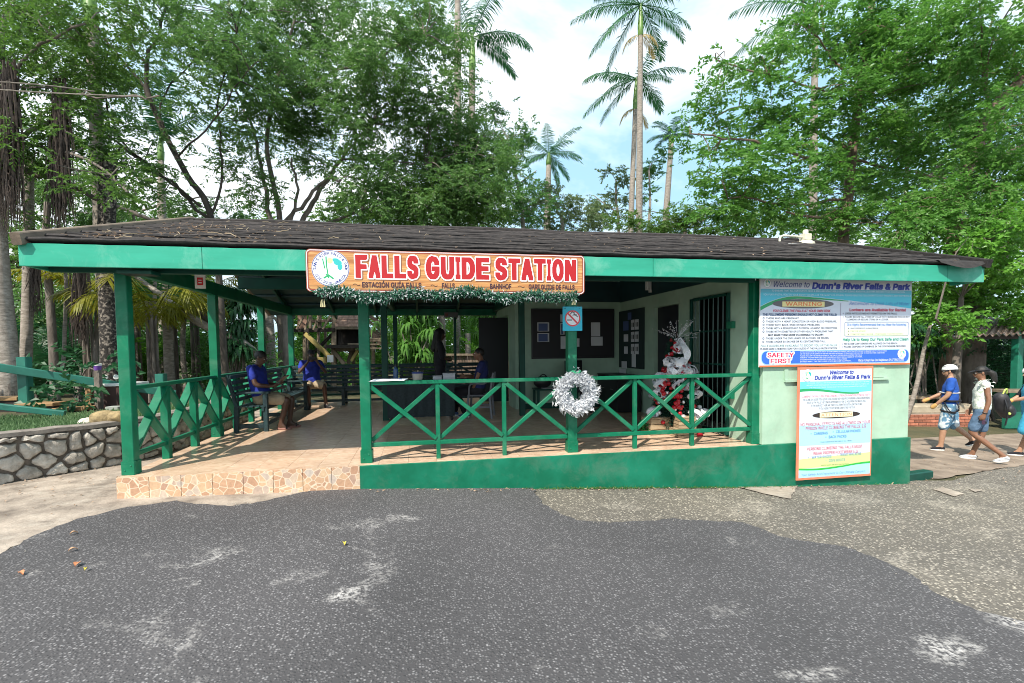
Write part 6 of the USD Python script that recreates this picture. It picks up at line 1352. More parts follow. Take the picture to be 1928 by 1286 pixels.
palm('royal palm with orange crownshaft leaning just left of the tallest palm', 1187, 440, 1196, 205, 31., 10, 8, [(172, -.3, 1.), (190, .4, 1.05), (203, -.5, 1.05), (152, .2, .95), (214, .3, .9), (18, -.4, .8), (30, .4, .8), (8, .8, .8), (60, -.8, .7), (-20, .6, .75), (120, .9, .8)], 3.7, 2.0, 2, dead=2, hang=.75, ll=.75)
palm('short palm with open rounded crown left of the sky gap', 1030, 430, 1033, 310, 38., 13, 9, [(178, .2, .95), (200, -.3, .9), (150, -.4, 1.), (125, .3, 1.), (100, -1.3, .95), (75, 1.2, .9), (50, -.3, .95), (22, .3, .9), (-8, -.4, .9), (-30, .5, .8), (165, .8, .8), (35, -.9, .8), (-65, .3, .8)], 3.2, .9, 3, hang=.6, ll=.6)
palm('small dark palm with upswept fronds right of the tallest palm', 1252, 430, 1264, 268, 42., 11, 9, [(178, -.2, .9), (160, .5, .9), (140, -.4, .9), (118, .5, 1.), (95, -1.4, 1.), (70, 1.3, 1.), (48, -.3, .95), (25, .3, .9), (4, -.4, .8), (190, .6, .7)], 2.4, .6, 4, hang=.35, ll=.55, leaf=DKFERN)
palm('royal palm with drooping fronds beside the bare pale trunk at top centre', 888, 260, 889, 132, 23., 13, 11, [(12, -.2, 1.05), (28, .3, 1.), (62, -.3, 1.05), (85, .3, 1.), (110, -.3, 1.), (140, .4, .9), (165, -.4, .9), (45, .8, .9), (-5, .6, .9)], 3.0, 1.6, 5, hang=.8, ll=.7, droop=.6)
palm('bare pale palm trunk leaving the frame at top centre', 861, 260, 862, -60, 21., 13, 10, ALL(8, 7), 3.2, 1.4, 6, hang=.6)
palm('palm whose fronds hang out behind the big layered tree on the right', 1530, 430, 1535, 60, 24., 14, 10, [(172, -.4, 1.15), (190, .3, 1.15), (205, -.3, 1.1), (150, .3, 1.), (120, -.3, 1.), (90, .4, .9), (222, .2, .9)], 4.0, 1.2, 8, hang=.8, ll=.8)
palm('pale palm trunk rising behind the left half of the roof', 191, 430, 172, 40, 14., 23, 19, ALL(9, 11), 3., 1.2, 9)
palm('thinner pale trunk behind the bare branches left of centre', 305, 430, 303, 300, 19., 14, 10, ALL(7, 13, 10, 90), 2.4, .9, 10, leaf=DKFERN)
for i, (lb, x0, y0, x1, y1, D, w0, w1, bk) in enumerate((
    ('broad pale grey trunk at the far left edge', 14, 690, -10, 360, 11.5, 34, 26, BARK_PALE), ('grey trunk second from the left edge behind the handrail', 49, 690, 58, 300, 12.5, 17, 17, BARK_PALE), ('slim dark trunk leaning behind the second grey trunk', 101, 690, 84, 380, 14., 13, 10, BARK_GREY),
    ('very thin pale stem between the slim trunk and the hanging roots', 117, 690, 123, 430, 13., 6, 5, BARK_PALE), ('thin brown stem left of the studded dark trunk', 180, 690, 188, 430, 13., 8, 6, BARK_GREY), ('stout dark trunk with pale studs just left of the corner post', 207, 712, 203, 300, 11.8, 27, 28, BARK_SPOT),
    ('thin pale stem in the first bay right of the corner post', 284, 730, 292, 480, 14.5, 7, 6, BARK_PALE), ('thick grey ringed trunk in the first bay', 319, 740, 314, 430, 15., 16, 14, BARK_PALE), ('short pale trunk in front of the second side post', 348, 740, 344, 560, 17., 9, 8, BARK_PALE),
    ('pale trunk between the last two side posts', 508, 760, 507, 440, 17., 16, 15, BARK_PALE), ('pale trunk beside the timber stairs', 723, 760, 723, 430, 16., 8, 8, BARK_PALE), ('pale ringed trunk right of the standing woman', 861, 760, 858, 520, 19., 11, 11, BARK_PALE), ('short pale stump trunk next to the dark door', 883, 760, 882, 628, 18., 11, 10, BARK_PALE),
    ('massive ringed palm trunk behind the walkers on the right', 1838, 765, 1832, 520, 15.2, 34, 30, BARK_GREY), ('dark slim trunk close behind the massive ringed trunk', 1812, 765, 1816, 540, 16.2, 14, 12, BARK_GREY), ('pale diagonal stem behind the right corner of the building', 1716, 738, 1752, 610, 13.6, 7, 5, BARK_PALE), ('slim trunk inside the kiosk shade', 1926, 760, 1928, 600, 16.5, 14, 12, BARK_GREY))):
    t = thing('tree_trunk', lb, 'trunk'); pts = trunk_line(x0, y0, x1, y1, D, n=14); rr = np.random.default_rng(i+70)
    pts = pts+np.column_stack([(meshkit.noise(np.column_stack([pts[:, 2]*.7, pts[:, 2]*0+i, pts[:, 2]*0+s]), i)-.5)*.12 for s in (0, 5)]+[np.zeros(len(pts))])
    obj('trunk', MB().tube(smooth_path(pts, 2), [w0*D/FPX/2*1.15, w0*D/FPX/2, w1*D/FPX/2], 12), bk, t, True)
    if 'massive' in lb or 'broad' in lb:
        q = MB()
        for k in range(60): a = rr.uniform(0, 6.28); R0_ = w0*D/FPX/2; b0 = pts[0]+V(0, 0, .1); q.tube([b0+V(math.cos(a)*R0_*1.7, math.sin(a)*R0_*1.7, -.1), b0+V(math.cos(a)*R0_*1.1, math.sin(a)*R0_*1.1, rr.uniform(.2, .7))], [.03, .015], 4)
        obj('root_skirt', q, BARK_GREY, t)
def bush(label, px, D, n, L, mt, seed, pyb=760, spread=.6, hang=.35, ll=.5, lw=.045, name='palm_bush', cat='palm bush', lift=0, up=1.5, droop=.42):
    r = np.random.default_rng(seed); b0 = at(px, pyb, D=D); b0[2] = gz(b0[0])+lift; t = thing(name, label, cat, tuple(b0))
    for i in range(n):
        a = i*2.399+r.uniform(-.3, .3); e = r.uniform(.3, 1.)*spread; d = V(math.cos(a)*e, math.sin(a)*e, up*r.uniform(.5, 1))
        obj('frond', frond(V(math.cos(a)*.08, math.sin(a)*.08, 0), d, L*r.uniform(.7, 1.1), droop*r.uniform(.7, 1.4), r, 34, ll, lw, hang), mt, t)
    st_ = MB()
    for i in range(5): a = i*1.3; st_.tube([(math.cos(a)*.12, math.sin(a)*.12, -.3-lift), (math.cos(a)*.1, math.sin(a)*.1, .5)], .035, 6)
    obj('stems', st_, BARK_GREY, t)
for i, (lb, px, D, n, L, mt, kw) in enumerate((
    ('yellowing palm fronds hanging just right of the corner post', 292, 13.5, 9, 2.6, PALMY, dict(lift=2.3, up=.9, spread=.8, hang=1.0, ll=.9, droop=.8)), ('second yellow palm behind the side posts', 372, 17., 9, 2.4, PALMY, dict(lift=2.6, up=.9, spread=.8, hang=1., ll=.9, droop=.8)),
    ('yellow green palm left of the studded trunk', 172, 15., 8, 2.2, PALMY, dict(lift=3.4, up=.4, spread=1., hang=.8)), ('dark feathery palm at the far left behind the grey trunks', 70, 15., 12, 2.6, DKFERN, dict()), ('dark palm between the thin stem and the studded trunk', 150, 15.5, 12, 2.4, DKFERN, dict()), ('dark palm under the eave at the left edge', 10, 16., 12, 3.2, DKFERN, dict(up=2.2)),
    ('green palm behind the first bay of the side railing', 262, 17., 12, 2.4, ARECA, dict()), ('green palm behind the second side post', 395, 19., 12, 2.6, ARECA, dict()), ('areca palm behind the timber stairs', 700, 22., 14, 3.0, ARECA, dict()), ('areca palm clump left of the standing woman', 775, 17.5, 16, 3.0, ARECA, dict(up=2.)),
    ('areca palm clump behind the standing woman', 825, 19., 16, 3.2, ARECA, dict(up=2.)), ('areca palm right of the pale ringed trunk', 905, 20., 16, 3.2, ARECA, dict(up=2.)), ('areca palm at the right end of the back opening', 950, 17.5, 14, 2.8, ARECA, dict(up=2.)), ('areca palm behind the lookout hut', 600, 24., 16, 3.4, ARECA, dict(up=2.)),
    ('dark feather palm behind the helmeted man', 1775, 17., 12, 2.2, DKFERN, dict()), ('dark feather palm behind the kiosk', 1890, 18.5, 14, 2.6, DKFERN, dict()), ('feather palm above the left end of the roof', 262, 16.5, 12, 2.6, ARECA, dict(lift=2.9, up=.8, spread=1.)), ('dark green palm over the roof behind the leaning tree', 330, 15.5, 10, 2.2, PALMG, dict(lift=2.6, up=.8, spread=1.)))):
    bush(lb, px, D, n, L, mt, 300+i, **kw)

# ================================================================ broadleaf trees and shrubs
def sprays(r, c, rad, n_twig, per, L, W_, flatk=.5, droop=.25, twl=.45):
    """Leafy twigs inside an ellipsoid: leaves along each twig, both sides."""
    p = r.normal(size=(n_twig, 3)); p /= np.linalg.norm(p, axis=1, keepdims=True); p *= r.uniform(.12, 1, (n_twig, 1))**.45; p = c+p*rad
    ns_ = max(3, n_twig//14); cs = p[r.integers(0, n_twig, ns_)]; p = cs[r.integers(0, ns_, n_twig)]+r.normal(0, .5*twl, (n_twig, 3))*V(1, 1, .55 if flatk < .4 else .8)
    keep = meshkit.fbm(p*.9/max(min(rad), .4), 3, 3) > .32; p = p[keep]; n_twig = len(p)
    if not n_twig: return np.zeros((0, 3)), np.zeros((0, 3), int), p, p
    d = rvec(r, n_twig)*V(1, 1, flatk)+(p-c)/rad*.45-V(0, 0, droop); d /= np.linalg.norm(d, axis=1, keepdims=True)
    s = np.tile(np.linspace(.1, 1, per), n_twig); idx = np.repeat(np.arange(n_twig), per)
    ln = r.uniform(.6, 1.2, n_twig)*twl; base = p[idx]+d[idx]*(s*ln[idx])[:, None]
    side = np.cross(d, V(0, 0, 1)); side /= np.maximum(np.linalg.norm(side, axis=1, keepdims=True), .1)
    sg_ = np.where(np.arange(len(s)) % 2, 1., -1.)[:, None]
    ld = d[idx]*.7+side[idx]*sg_*.9+r.normal(0, .35, (len(s), 3))-V(0, 0, droop*.8)
    nr = V(0, -.35, .8)+r.normal(0, .75, (len(s), 3))
    v, f = leaves(base, ld, nr, L*r.uniform(.65, 1.2, len(s)), W_*r.uniform(.7, 1.15, len(s)), .22)
    return v, f, p, p+d*ln[:, None]
def tree(label, D, trunk, limbs, clumps, lm, bark, L=.1, W_=.045, dens=1., seed=0, name='broadleaf_tree', per=12, depth=.9, flatk=.5, droop=.25, twl=.45, w0=20, w1=8, cat='tree', twigs=True, ddk=1.4, ddb=0.):
    r = np.random.default_rng(seed); t = thing(name, label, cat); k_ = D/FPX; pool = []
    tp = [at(x, y, D=D) for x, y in trunk]; low = tp[0].copy(); low[2] = gz(low[0])-.1; low[:2] += (tp[0]-tp[1])[:2]*.3
    tk = smooth_path([low]+tp, 5); obj('trunk', MB().tube(tk, [w0*k_*.62, w0*k_*.5, w1*k_*.5], 10), bark, t, True); pool += list(tk[len(tk)//3:])
    for li in limbs:
        pts, a, b_ = li[0], li[1], li[2]; dd = r.uniform(-1, 1)*ddk if len(li) < 4 else li[3]
        q = [at(x, y, D=D+dd*i/(len(pts)-1)) for i, (x, y) in enumerate(pts)]; q = smooth_path(q, 5); q[1:] += r.normal(0, .03, (len(q)-1, 3)); pool += list(q)
        obj('limb', MB().tube(q, [a*k_*.38, b_*k_*.42], 8), bark, t, True)
    pool = np.array(pool); mv, mf, tw = MB(), 0, MB(); br = MB()
    for cl in clumps:
        px, py, rx, ry = cl[:4]; dn = cl[4] if len(cl) > 4 else 1.; dd = cl[5] if len(cl) > 5 else r.uniform(-1, 1)*ddk+ddb
        c = at(px, py, D=D+dd); rad = V(rx*k_, max(rx, ry)*k_*depth, ry*k_)
        n = int(dens*dn*rx*ry*math.pi*k_*k_*4.2/(per*L*W_*.5))
        v, f, p, e = sprays(r, c, rad, max(n, 4), per, L, W_, flatk, droop, twl)
        if len(v): mv.add(v, f)
        for a, b_ in zip(p[::4], e[::4]): tw.tube([a, b_], [.006, .003], 3, False)
        for j in range(max(2, min(7, len(p)//40))):
            if not len(p): break
            e2 = p[r.integers(len(p))]; a = pool[np.argmin(np.linalg.norm((pool-e2)*V(1, 1, 1.3), axis=1))]; mid = (a+e2)/2+r.normal(0, .12, 3)+V(0, 0, .12*np.linalg.norm(e2-a))
            br.tube(smooth_path([a, mid, e2], 4), [.012+.012*np.linalg.norm(e2-a)*.5, .006], 5, False)
    obj('crown', mv, lm, t)
    if br.n: obj('branches', br, bark, t, kind='stuff')
    if tw.n and twigs: obj('twigs', tw, bark, t, kind='stuff')
    return t
FICUS = leafmat('ficus_leaf', [(0.062, 0.132, 0.037), (0.095, 0.193, 0.048), (0.146, 0.273, 0.066), (0.081, 0.160, 0.040), (0.228, 0.365, 0.087)], .38, .36, .5)
FICUSB = leafmat('ficus_leaf_warm', [(0.055, 0.118, 0.026), (0.090, 0.178, 0.034), (0.146, 0.265, 0.047), (0.218, 0.344, 0.060), (0.072, 0.146, 0.032)], .42, .36)  # second fig leaf palette, greens with less blue
ALMOND = leafmat('almond_leaf', [(0.060, 0.161, 0.032), (0.104, 0.239, 0.044), (0.172, 0.338, 0.058), (0.267, 0.447, 0.072), (0.084, 0.203, 0.037)], .42, .38)
LIGHTG = leafmat('light_leaf', [(.05, .14, .04), (.09, .20, .05), (.14, .26, .06), (.06, .17, .05)], .45, .35)
OLIVE = leafmat('olive_leaf', [(.08, .125, .05), (.125, .18, .07), (.17, .22, .09), (.07, .12, .05)], .5, .3)
HEDGE = leafmat('glossy_leaf', [(0.059, 0.173, 0.024), (0.108, 0.259, 0.037), (0.184, 0.367, 0.049), (0.292, 0.454, 0.065), (0.049, 0.130, 0.022)], .33, .3)
tree('dark leafy fig tree with hanging root curtains at the far left', 11.5, [(-30, 430), (-20, 250), (0, 60)], [([(-20, 300), (60, 250), (180, 180)], 16, 5), ([(10, 250), (-10, 200), (60, 100), (160, 40)], 12, 4), ([(0, 300), (120, 345), (260, 405), (300, 415)], 16, 6, .8), ([(0, 262), (160, 300), (240, 360)], 9, 4), ([(-20, 155), (180, 178), (300, 183)], 5, 3, -.8), ([(0, 170), (120, 166), (175, 180)], 4, 2, -.6)],
     [(-30, 40, 110, 80), (70, 130, 90, 60), (10, 240, 70, 60), (120, 70, 80, 45), (170, 10, 80, 40), (60, 330, 70, 40, .7), (150, 240, 70, 50, .8), (180, 140, 60, 50), (40, 20, 50, 30, .4), (190, 330, 60, 40, .6), (20, 400, 60, 30, .6)], FICUSB, BARK_GREY, .11, .055, .9, 41, w0=40, w1=18)
def roots(label, px, y00, y1, w, D, n, seed):
    r = np.random.default_rng(seed); t = thing('hanging_roots', label, 'aerial roots'); k_ = D/FPX; q = MB()
    for i in range(n):
        x = px+r.normal(0, w*.34); y0 = y00+abs(r.normal(0, .22))*(y1-y00)*(i > n*.25)-r.uniform(0, 40)*(i <= n*.25); yb = y1-abs(r.normal(0, (y1-y00)*.22)); dd = D+r.normal(0, w*k_*.35); fl_ = r.uniform(.8, 1.5)
        pts = [at(px+(x-px)*(.6+fl_*.5*s)+4*math.sin(s*4+i)+r.normal(0, 1.6), y0+(yb-y0)*s, D=dd) for s in np.linspace(0, 1, 8)]
        q.tube(smooth_path(pts, 2), [r.uniform(.006, .03), .004], 4, False)
    obj('roots', q, mat('root_fibre', (.085, .062, .05), (.035, .026, .022), scale=14, rough=.95, rand=.2), t)
roots('broad dark curtain of hanging roots at the left frame edge', 14, 150, 450, 46, 10.8, 170, 1); roots('dark bundle of hanging roots above the left end of the roof', 112, 185, 445, 36, 11.2, 150, 2); roots('brown hanging root bundle under the left eave', 148, 495, 655, 24, 12.6, 110, 3)
roots('thin root strands beside the second grey trunk', 66, 470, 600, 14, 12.2, 40, 4)
tree('leaning dark limbed tree with sparse crown over the left half of the roof', 13.5, [(402, 430), (352, 330), (312, 255), (279, 175), (276, 118)], [([(276, 118), (298, 60), (322, -30)], 9, 5), ([(276, 118), (248, 90), (222, 10), (215, -40)], 8, 4), ([(296, 220), (262, 150), (190, 60), (150, -30)], 7, 3), ([(400, 425), (330, 350), (250, 290), (130, 190), (70, 90)], 8, 3), ([(380, 390), (310, 335), (220, 250), (190, 140)], 7, 3), ([(395, 420), (420, 330), (410, 200), (440, 60)], 7, 3), ([(330, 300), (400, 230), (470, 130)], 5, 2), ([(360, 350), (300, 200), (380, 100), (420, 20)], 5, 2)],
     [(120, 40, 80, 50, .9), (220, 130, 80, 60, .8), (160, 230, 90, 60, .7), (290, 30, 90, 50), (320, 110, 50, 40, .5), (410, 40, 90, 60), (250, 290, 70, 45, .8), (210, 345, 70, 35, .7), (345, 240, 55, 60, .30), (440, 130, 60, 70, .9), (430, 330, 50, 50, .7), (360, 40, 60, 40, .8), (390, 170, 50, 60, .35), (300, 370, 50, 30, .6), (460, 250, 50, 60, .7)], FICUS, BARK_DARK, .115, .055, .85, 42, w0=10, w1=7)
tree('big spreading fig tree with several trunks above the middle of the roof', 15.5, [(528, 430), (515, 350), (502, 270), (515, 180)], [([(512, 430), (497, 340), (478, 250), (440, 160)], 12, 4), ([(560, 430), (595, 370), (640, 300), (700, 230)], 14, 5), ([(600, 430), (660, 402), (740, 385), (800, 370)], 9, 3), ([(515, 180), (540, 90), (570, -20)], 9, 4), ([(515, 200), (600, 150), (700, 110), (800, 60)], 9, 3), ([(530, 425), (575, 380), (610, 340), (640, 340)], 11, 4), ([(640, 300), (720, 300), (800, 310)], 6, 2), ([(545, 430), (560, 370), (550, 300)], 9, 4)],
     [(520, 50, 120, 75), (640, 30, 110, 65), (600, 140, 100, 65), (500, 170, 80, 60), (710, 120, 90, 70), (790, 50, 80, 60), (535, 270, 65, 50), (660, 225, 55, 40, .7), (755, 240, 100, 65), (835, 210, 55, 60, .8), (870, 290, 60, 75), (710, 340, 85, 45), (795, 365, 110, 55), (880, 390, 70, 45), (625, 320, 40, 35, .5), (475, 355, 45, 35, .6), (845, 110, 45, 45, .7), (740, 190, 60, 40, .8), (570, 210, 60, 40), (660, 370, 50, 35, .6), (920, 330, 40, 50, .8)], FICUS, BARK_GREY, .12, .058, 1.05, 43, w0=9, w1=6)
tree('sunlit bushy tree rising over the roof just right of the big fig', 17., [(830, 430), (835, 390), (840, 330)], [([(835, 390), (880, 340), (900, 260)], 7, 3)], [(760, 400, 80, 30), (850, 350, 70, 50), (900, 290, 50, 60), (860, 410, 90, 30), (905, 380, 50, 40), (820, 300, 50, 50, .8)], FICUSB, BARK_GREY, .10, .05, 1.1, 44, w0=12, w1=6)
tree('airy light green tree behind the short palm', 25., [(985, 430), (975, 350), (955, 260)], [([(975, 350), (1010, 320)], 5, 2), ([(980, 400), (940, 330)], 5, 2)], [(935, 225, 32, 28), (955, 270, 40, 30), (975, 330, 45, 30), (930, 300, 30, 40), (940, 370, 50, 40), (1000, 390, 50, 30), (985, 260, 25, 20)], LIGHTG, BARK_PALE, .16, .08, .85, 45, w0=7, w1=4)
tree('rounded olive green tree in the distance beyond the sky gap', 36., [(1165, 440), (1160, 380), (1160, 340)], [([(1160, 400), (1120, 370)], 4, 2)], [(1160, 345, 32, 26, .7), (1130, 380, 40, 24, .8), (1185, 385, 34, 24, .7), (1090, 395, 50, 22, .8)], OLIVE, BARK_PALE, .2, .1, .8, 46, w0=5, w1=3)
tree('small tree whose crown shows beside the tallest palm trunk', 33., [(1222, 440), (1224, 380), (1222, 320)], [], [(1226, 300, 34, 22), (1240, 318, 24, 14), (1215, 365, 20, 22, .6)], LIGHTG, BARK_PALE, .2, .1, .8, 47, w0=5, w1=3)
tree('flat topped pale tree low above the middle of the roof', 30., [(1060, 440), (1050, 400), (1040, 370)], [], [(1010, 370, 50, 26, .8), (1060, 400, 70, 24), (1110, 415, 60, 18), (990, 415, 60, 20)], OLIVE, BARK_PALE, .17, .08, .9, 48, w0=6, w1=3)
tree('low green scrub along the roof line right of the palms', 27., [(1290, 450), (1290, 430), (1290, 420)], [], [(1235, 420, 50, 20), (1290, 415, 50, 22), (1340, 405, 50, 28), (1170, 428, 50, 14), (1400, 415, 60, 30)], FICUSB, BARK_GREY, .16, .08, 1.1, 49, w0=6, w1=3)
tree('tall tree with flat layered bright foliage right of the sky gap', 17.5, [(1588, 450), (1598, 360), (1606, 270), (1622, 150), (1640, 20), (1650, -50)], [([(1604, 285), (1520, 240), (1430, 200), (1335, 215)], 9, 3), ([(1600, 310), (1500, 290), (1400, 265), (1300, 250)], 9, 3), ([(1622, 150), (1575, 120), (1552, 60), (1545, -30)], 9, 4), ([(1598, 370), (1500, 385), (1370, 370)], 8, 3), ([(1604, 300), (1700, 320), (1790, 335)], 7, 3), ([(1615, 200), (1540, 170), (1440, 140), (1345, 115)], 7, 3), ([(1595, 420), (1540, 412), (1480, 400)], 9, 4), ([(1622, 160), (1690, 110), (1760, 60)], 8, 3), ([(1575, 120), (1530, 60)], 5, 3)],
     [(1368, 118, 34, 16, .8), (1335, 188, 36, 17, .9), (1325, 234, 52, 20), (1420, 130, 62, 26), (1455, 188, 85, 26), (1395, 258, 80, 26), (1515, 85, 62, 36), (1500, 245, 75, 32), (1575, 190, 62, 36), (1450, 305, 85, 26), (1375, 340, 60, 34), (1520, 330, 75, 32), (1445, 390, 100, 30), (1345, 385, 45, 26), (1560, 30, 85, 45), (1655, 60, 85, 55), (1680, 150, 80, 45), (1700, 240, 75, 45), (1720, 330, 85, 38), (1622, 225, 36, 32), (1640, 405, 75, 32), (1755, 120, 75, 50), (1765, 35, 85, 50), (1585, 110, 50, 30), (1550, 420, 80, 25), (1345, 300, 36, 14, .6), (1310, 330, 26, 14, .5)], ALMOND, BARK_RED, .165, .095, 1.12, 51, w0=16, w1=9, ddb=-.7, per=10, flatk=.25, droop=.08, twl=.5, depth=1.1)
tree('tree with bright reddish forked limbs at the right edge', 15., [(1795, 440), (1830, 300), (1862, 210), (1925, 150), (1990, 90)], [([(1838, 285), (1885, 225), (1900, 170), (1960, 90)], 12, 5), ([(1805, 400), (1880, 300), (1980, 250)], 10, 5), ([(1800, 420), (1880, 400), (1970, 330)], 10, 5, .5), ([(1862, 210), (1850, 120), (1870, 20)], 9, 4)],
     [(1860, 40, 100, 65), (1905, 250, 80, 45, .8), (1800, 215, 50, 50, .8), (1850, 340, 90, 40, .9), (1900, 430, 80, 40), (1780, 385, 60, 36), (1930, 120, 60, 60, .9), (1830, 130, 60, 40, .8), (1720, 420, 60, 40), (1940, 340, 50, 50, .8)], ALMOND, BARK_RED, .12, .07, 1.1, 52, w0=16, w1=12, ddb=-.5)
tree('bright glossy leaved shrub mass filling the space right of the building', 13.8, [(1800, 700), (1805, 640), (1810, 560)], [([(1805, 640), (1760, 600)], 7, 3), ([(1805, 620), (1860, 560), (1900, 480)], 7, 3)],
     [(1755, 560, 55, 42), (1815, 515, 70, 50), (1885, 470, 75, 52), (1850, 575, 70, 42), (1910, 560, 50, 48), (1735, 620, 40, 40), (1820, 440, 60, 40), (1900, 410, 60, 30), (1800, 600, 50, 30)], HEDGE, BARK_GREY, .15, .085, 1.15, 53, w0=14, w1=8, name='leafy_shrub', cat='shrub', per=8, twl=.3)
tree('dark leafy undergrowth behind the helmeted man', 16.8, [(1770, 740), (1770, 700), (1775, 680)], [], [(1725, 680, 40, 50), (1775, 690, 60, 45), (1860, 690, 60, 50), (1900, 670, 50, 50), (1800, 640, 70, 35)], DKFERN, BARK_DARK, .14, .07, 1.1, 54, w0=10, w1=5, name='leafy_shrub', cat='shrub', per=8)
def strap_plant(label, px, py, D, w, h, n, L, mt, seed, pyb=760, stems=3):
    """Rosettes of long drooping strap leaves on stems."""
    r = np.random.default_rng(seed); k_ = D/FPX; t = thing('strap_leaf_plant', label, 'plant'); mb, sb = MB(), MB(); b0 = at(px, pyb, D=D); b0[2] = gz(b0[0])
    for j in range(n):
        c = at(px+r.normal(0, w*.45), py+r.uniform(-h, h), D=D+r.normal(0, w*k_*.4)); q = 16; a = r.uniform(0, 6.28, q); e = r.uniform(.1, 1., q)
        d = np.column_stack([np.cos(a), np.sin(a), e]); p0 = np.tile(c, (q, 1)); ln = L*r.uniform(.7, 1.1, q); d /= np.linalg.norm(d, axis=1, keepdims=True)
        m1 = p0+d*(ln*.35)[:, None]; d2 = d*.6-V(0, 0, .7); m2 = m1+d2*(ln*.35)[:, None]; m3 = m2+(d*.15-V(0, 0, 1))*(ln*.35)[:, None]
        sd = np.cross(d, V(0, 0, 1)); sd /= np.linalg.norm(sd, axis=1, keepdims=True); w_ = L*.05
        v = np.stack([p0, m1-sd*w_, m1+sd*w_, m2-sd*w_*.9, m2+sd*w_*.9, m3], 1).reshape(-1, 3); k0 = np.arange(q)[:, None]*6
        mb.add(v, np.vstack([k0+[0, 1, 2], k0+[1, 3, 4], k0+[1, 4, 2], k0+[3, 5, 4]]))
        if j % 3 == 0: sb.tube([b0+V(r.normal(0, .1), r.normal(0, .1), -.1), (b0+c)/2+r.normal(0, .1, 3), c], .02, 5)
    obj('strap_leaves', mb, mt, t); obj('stems', sb, BARK_GREY, t)
STRAPL = leafmat('strap_leaf', [(.02, .075, .03), (.035, .11, .04), (.07, .16, .07)], .38, .25)
strap_plant('dark plant with long drooping leaves seen between the side posts', 448, 610, 14.5, 34, 62, 46, .75, STRAPL, 61)
strap_plant('drooping strap leaved plant right of the building corner', 1740, 640, 14.6, 30, 30, 30, .6, STRAPL, 62)
strap_plant('bright drooping leaves behind the back railing left of the woman', 780, 630, 16.5, 40, 50, 40, .8, leafmat('strap_leaf_light', [(.06, .17, .03), (.12, .25, .05), (.2, .3, .06)], .4, .35), 63)
strap_plant('strap leaved plant over the plank fence near the dark door', 925, 620, 18.5, 36, 46, 34, .8, MATS['strap_leaf_light'], 64)
def shrub(label, D, clumps, lm, L=.16, W_=.08, dens=.9, seed=0):
    x, y = clumps[0][0], clumps[0][1]; return tree(label, D, [(x, 740), (x, 720), (x, y)], [], clumps, lm, BARK_GREY, L, W_, dens, seed, name='leafy_shrub', cat='shrub', w0=6, w1=3, per=8, twigs=False)
shrub('sunlit green shrubs beyond the first bay of the side railing', 20., [(270, 640, 40, 40), (330, 660, 50, 40), (300, 590, 50, 40, .7), (380, 640, 40, 50), (350, 690, 70, 30)], LIGHTG, .15, .08, 1., 71)
shrub('shrub with small bright leaves behind the seated reader', 16.5, [(420, 690, 40, 40), (470, 700, 40, 40), (440, 640, 40, 40)], LIGHTG, .12, .06, .9, 72)
shrub('green shrubs under the lookout hut', 22., [(580, 660, 40, 40), (640, 680, 50, 30), (610, 620, 50, 40, .7), (690, 680, 40, 40), (560, 600, 30, 40, .8)], ARECA, .16, .08, .9, 73)
shrub('bright leafy shrubs filling the back opening', 23., [(760, 630, 50, 50), (820, 660, 60, 50), (880, 620, 60, 50), (940, 650, 50, 50), (850, 580, 70, 40), (980, 600, 40, 60)], HEDGE, .18, .09, 1., 74)
shrub('low broad leaved plants along the foot of the handrail', 10.8, [(150, 725, 28, 22), (110, 740, 34, 22), (185, 745, 30, 24), (75, 735, 28, 18, .7), (135, 760, 40, 14)], DKFERN, .17, .09, 1.0, 75)
shrub('broad light leaves standing above the handrail left of the tumbler', 11.2, [(152, 690, 22, 16), (130, 700, 18, 12), (172, 700, 14, 14)], STRAPL, .24, .12, .9, 76)
shrub('dark shrub filling the gap left of the studded trunk', 17., [(20, 600, 50, 60), (90, 590, 50, 70), (150, 600, 50, 70), (60, 660, 60, 40), (120, 540, 60, 40), (180, 660, 30, 40), (230, 620, 30, 70)], FICUS, .14, .07, 1., 77)
shrub('shrub mass behind the bank at the left edge', 20., [(-20, 520, 60, 60), (60, 480, 60, 50), (140, 480, 60, 50), (220, 520, 50, 60), (270, 560, 50, 50)], FICUSB, .16, .08, .9, 78)
tree('dark bushy tree closing the gap above the left part of the roof', 21., [(250, 440), (250, 400), (255, 360)], [([(250, 400), (330, 380), (400, 370)], 6, 3)], [(130, 400, 70, 40), (210, 390, 70, 40), (290, 400, 60, 30), (360, 405, 50, 22), (90, 340, 60, 50), (170, 330, 60, 40, .7), (440, 400, 40, 25, .7)], FICUS, BARK_GREY, .14, .07, .9, 80, w0=9, w1=5)
tree('green tree beyond the big fig showing under its crown', 23., [(680, 440), (682, 400), (690, 350)], [([(685, 380), (740, 350)], 6, 3)], [(650, 400, 60, 28), (730, 400, 70, 30), (690, 360, 60, 30, .7), (610, 412, 40, 16), (820, 390, 70, 35)], FICUSB, BARK_GREY, .15, .075, .9, 82, w0=9, w1=5)
tree('deep green tree mass standing behind the two big trees at the right', 25., [(1700, 450), (1705, 380), (1710, 250)], [([(1705, 380), (1780, 300), (1850, 240)], 7, 3)], [(1560, 330, 70, 50), (1640, 280, 70, 60), (1720, 220, 80, 60), (1800, 290, 80, 60), (1880, 330, 80, 60), (1700, 370, 90, 50), (1600, 400, 90, 40), (1800, 400, 100, 40), (1640, 130, 60, 50, .7), (1850, 180, 70, 60), (1930, 240, 50, 60), (1480, 400, 60, 35)], FICUS, BARK_GREY, .17, .085, .95, 83, w0=9, w1=5)
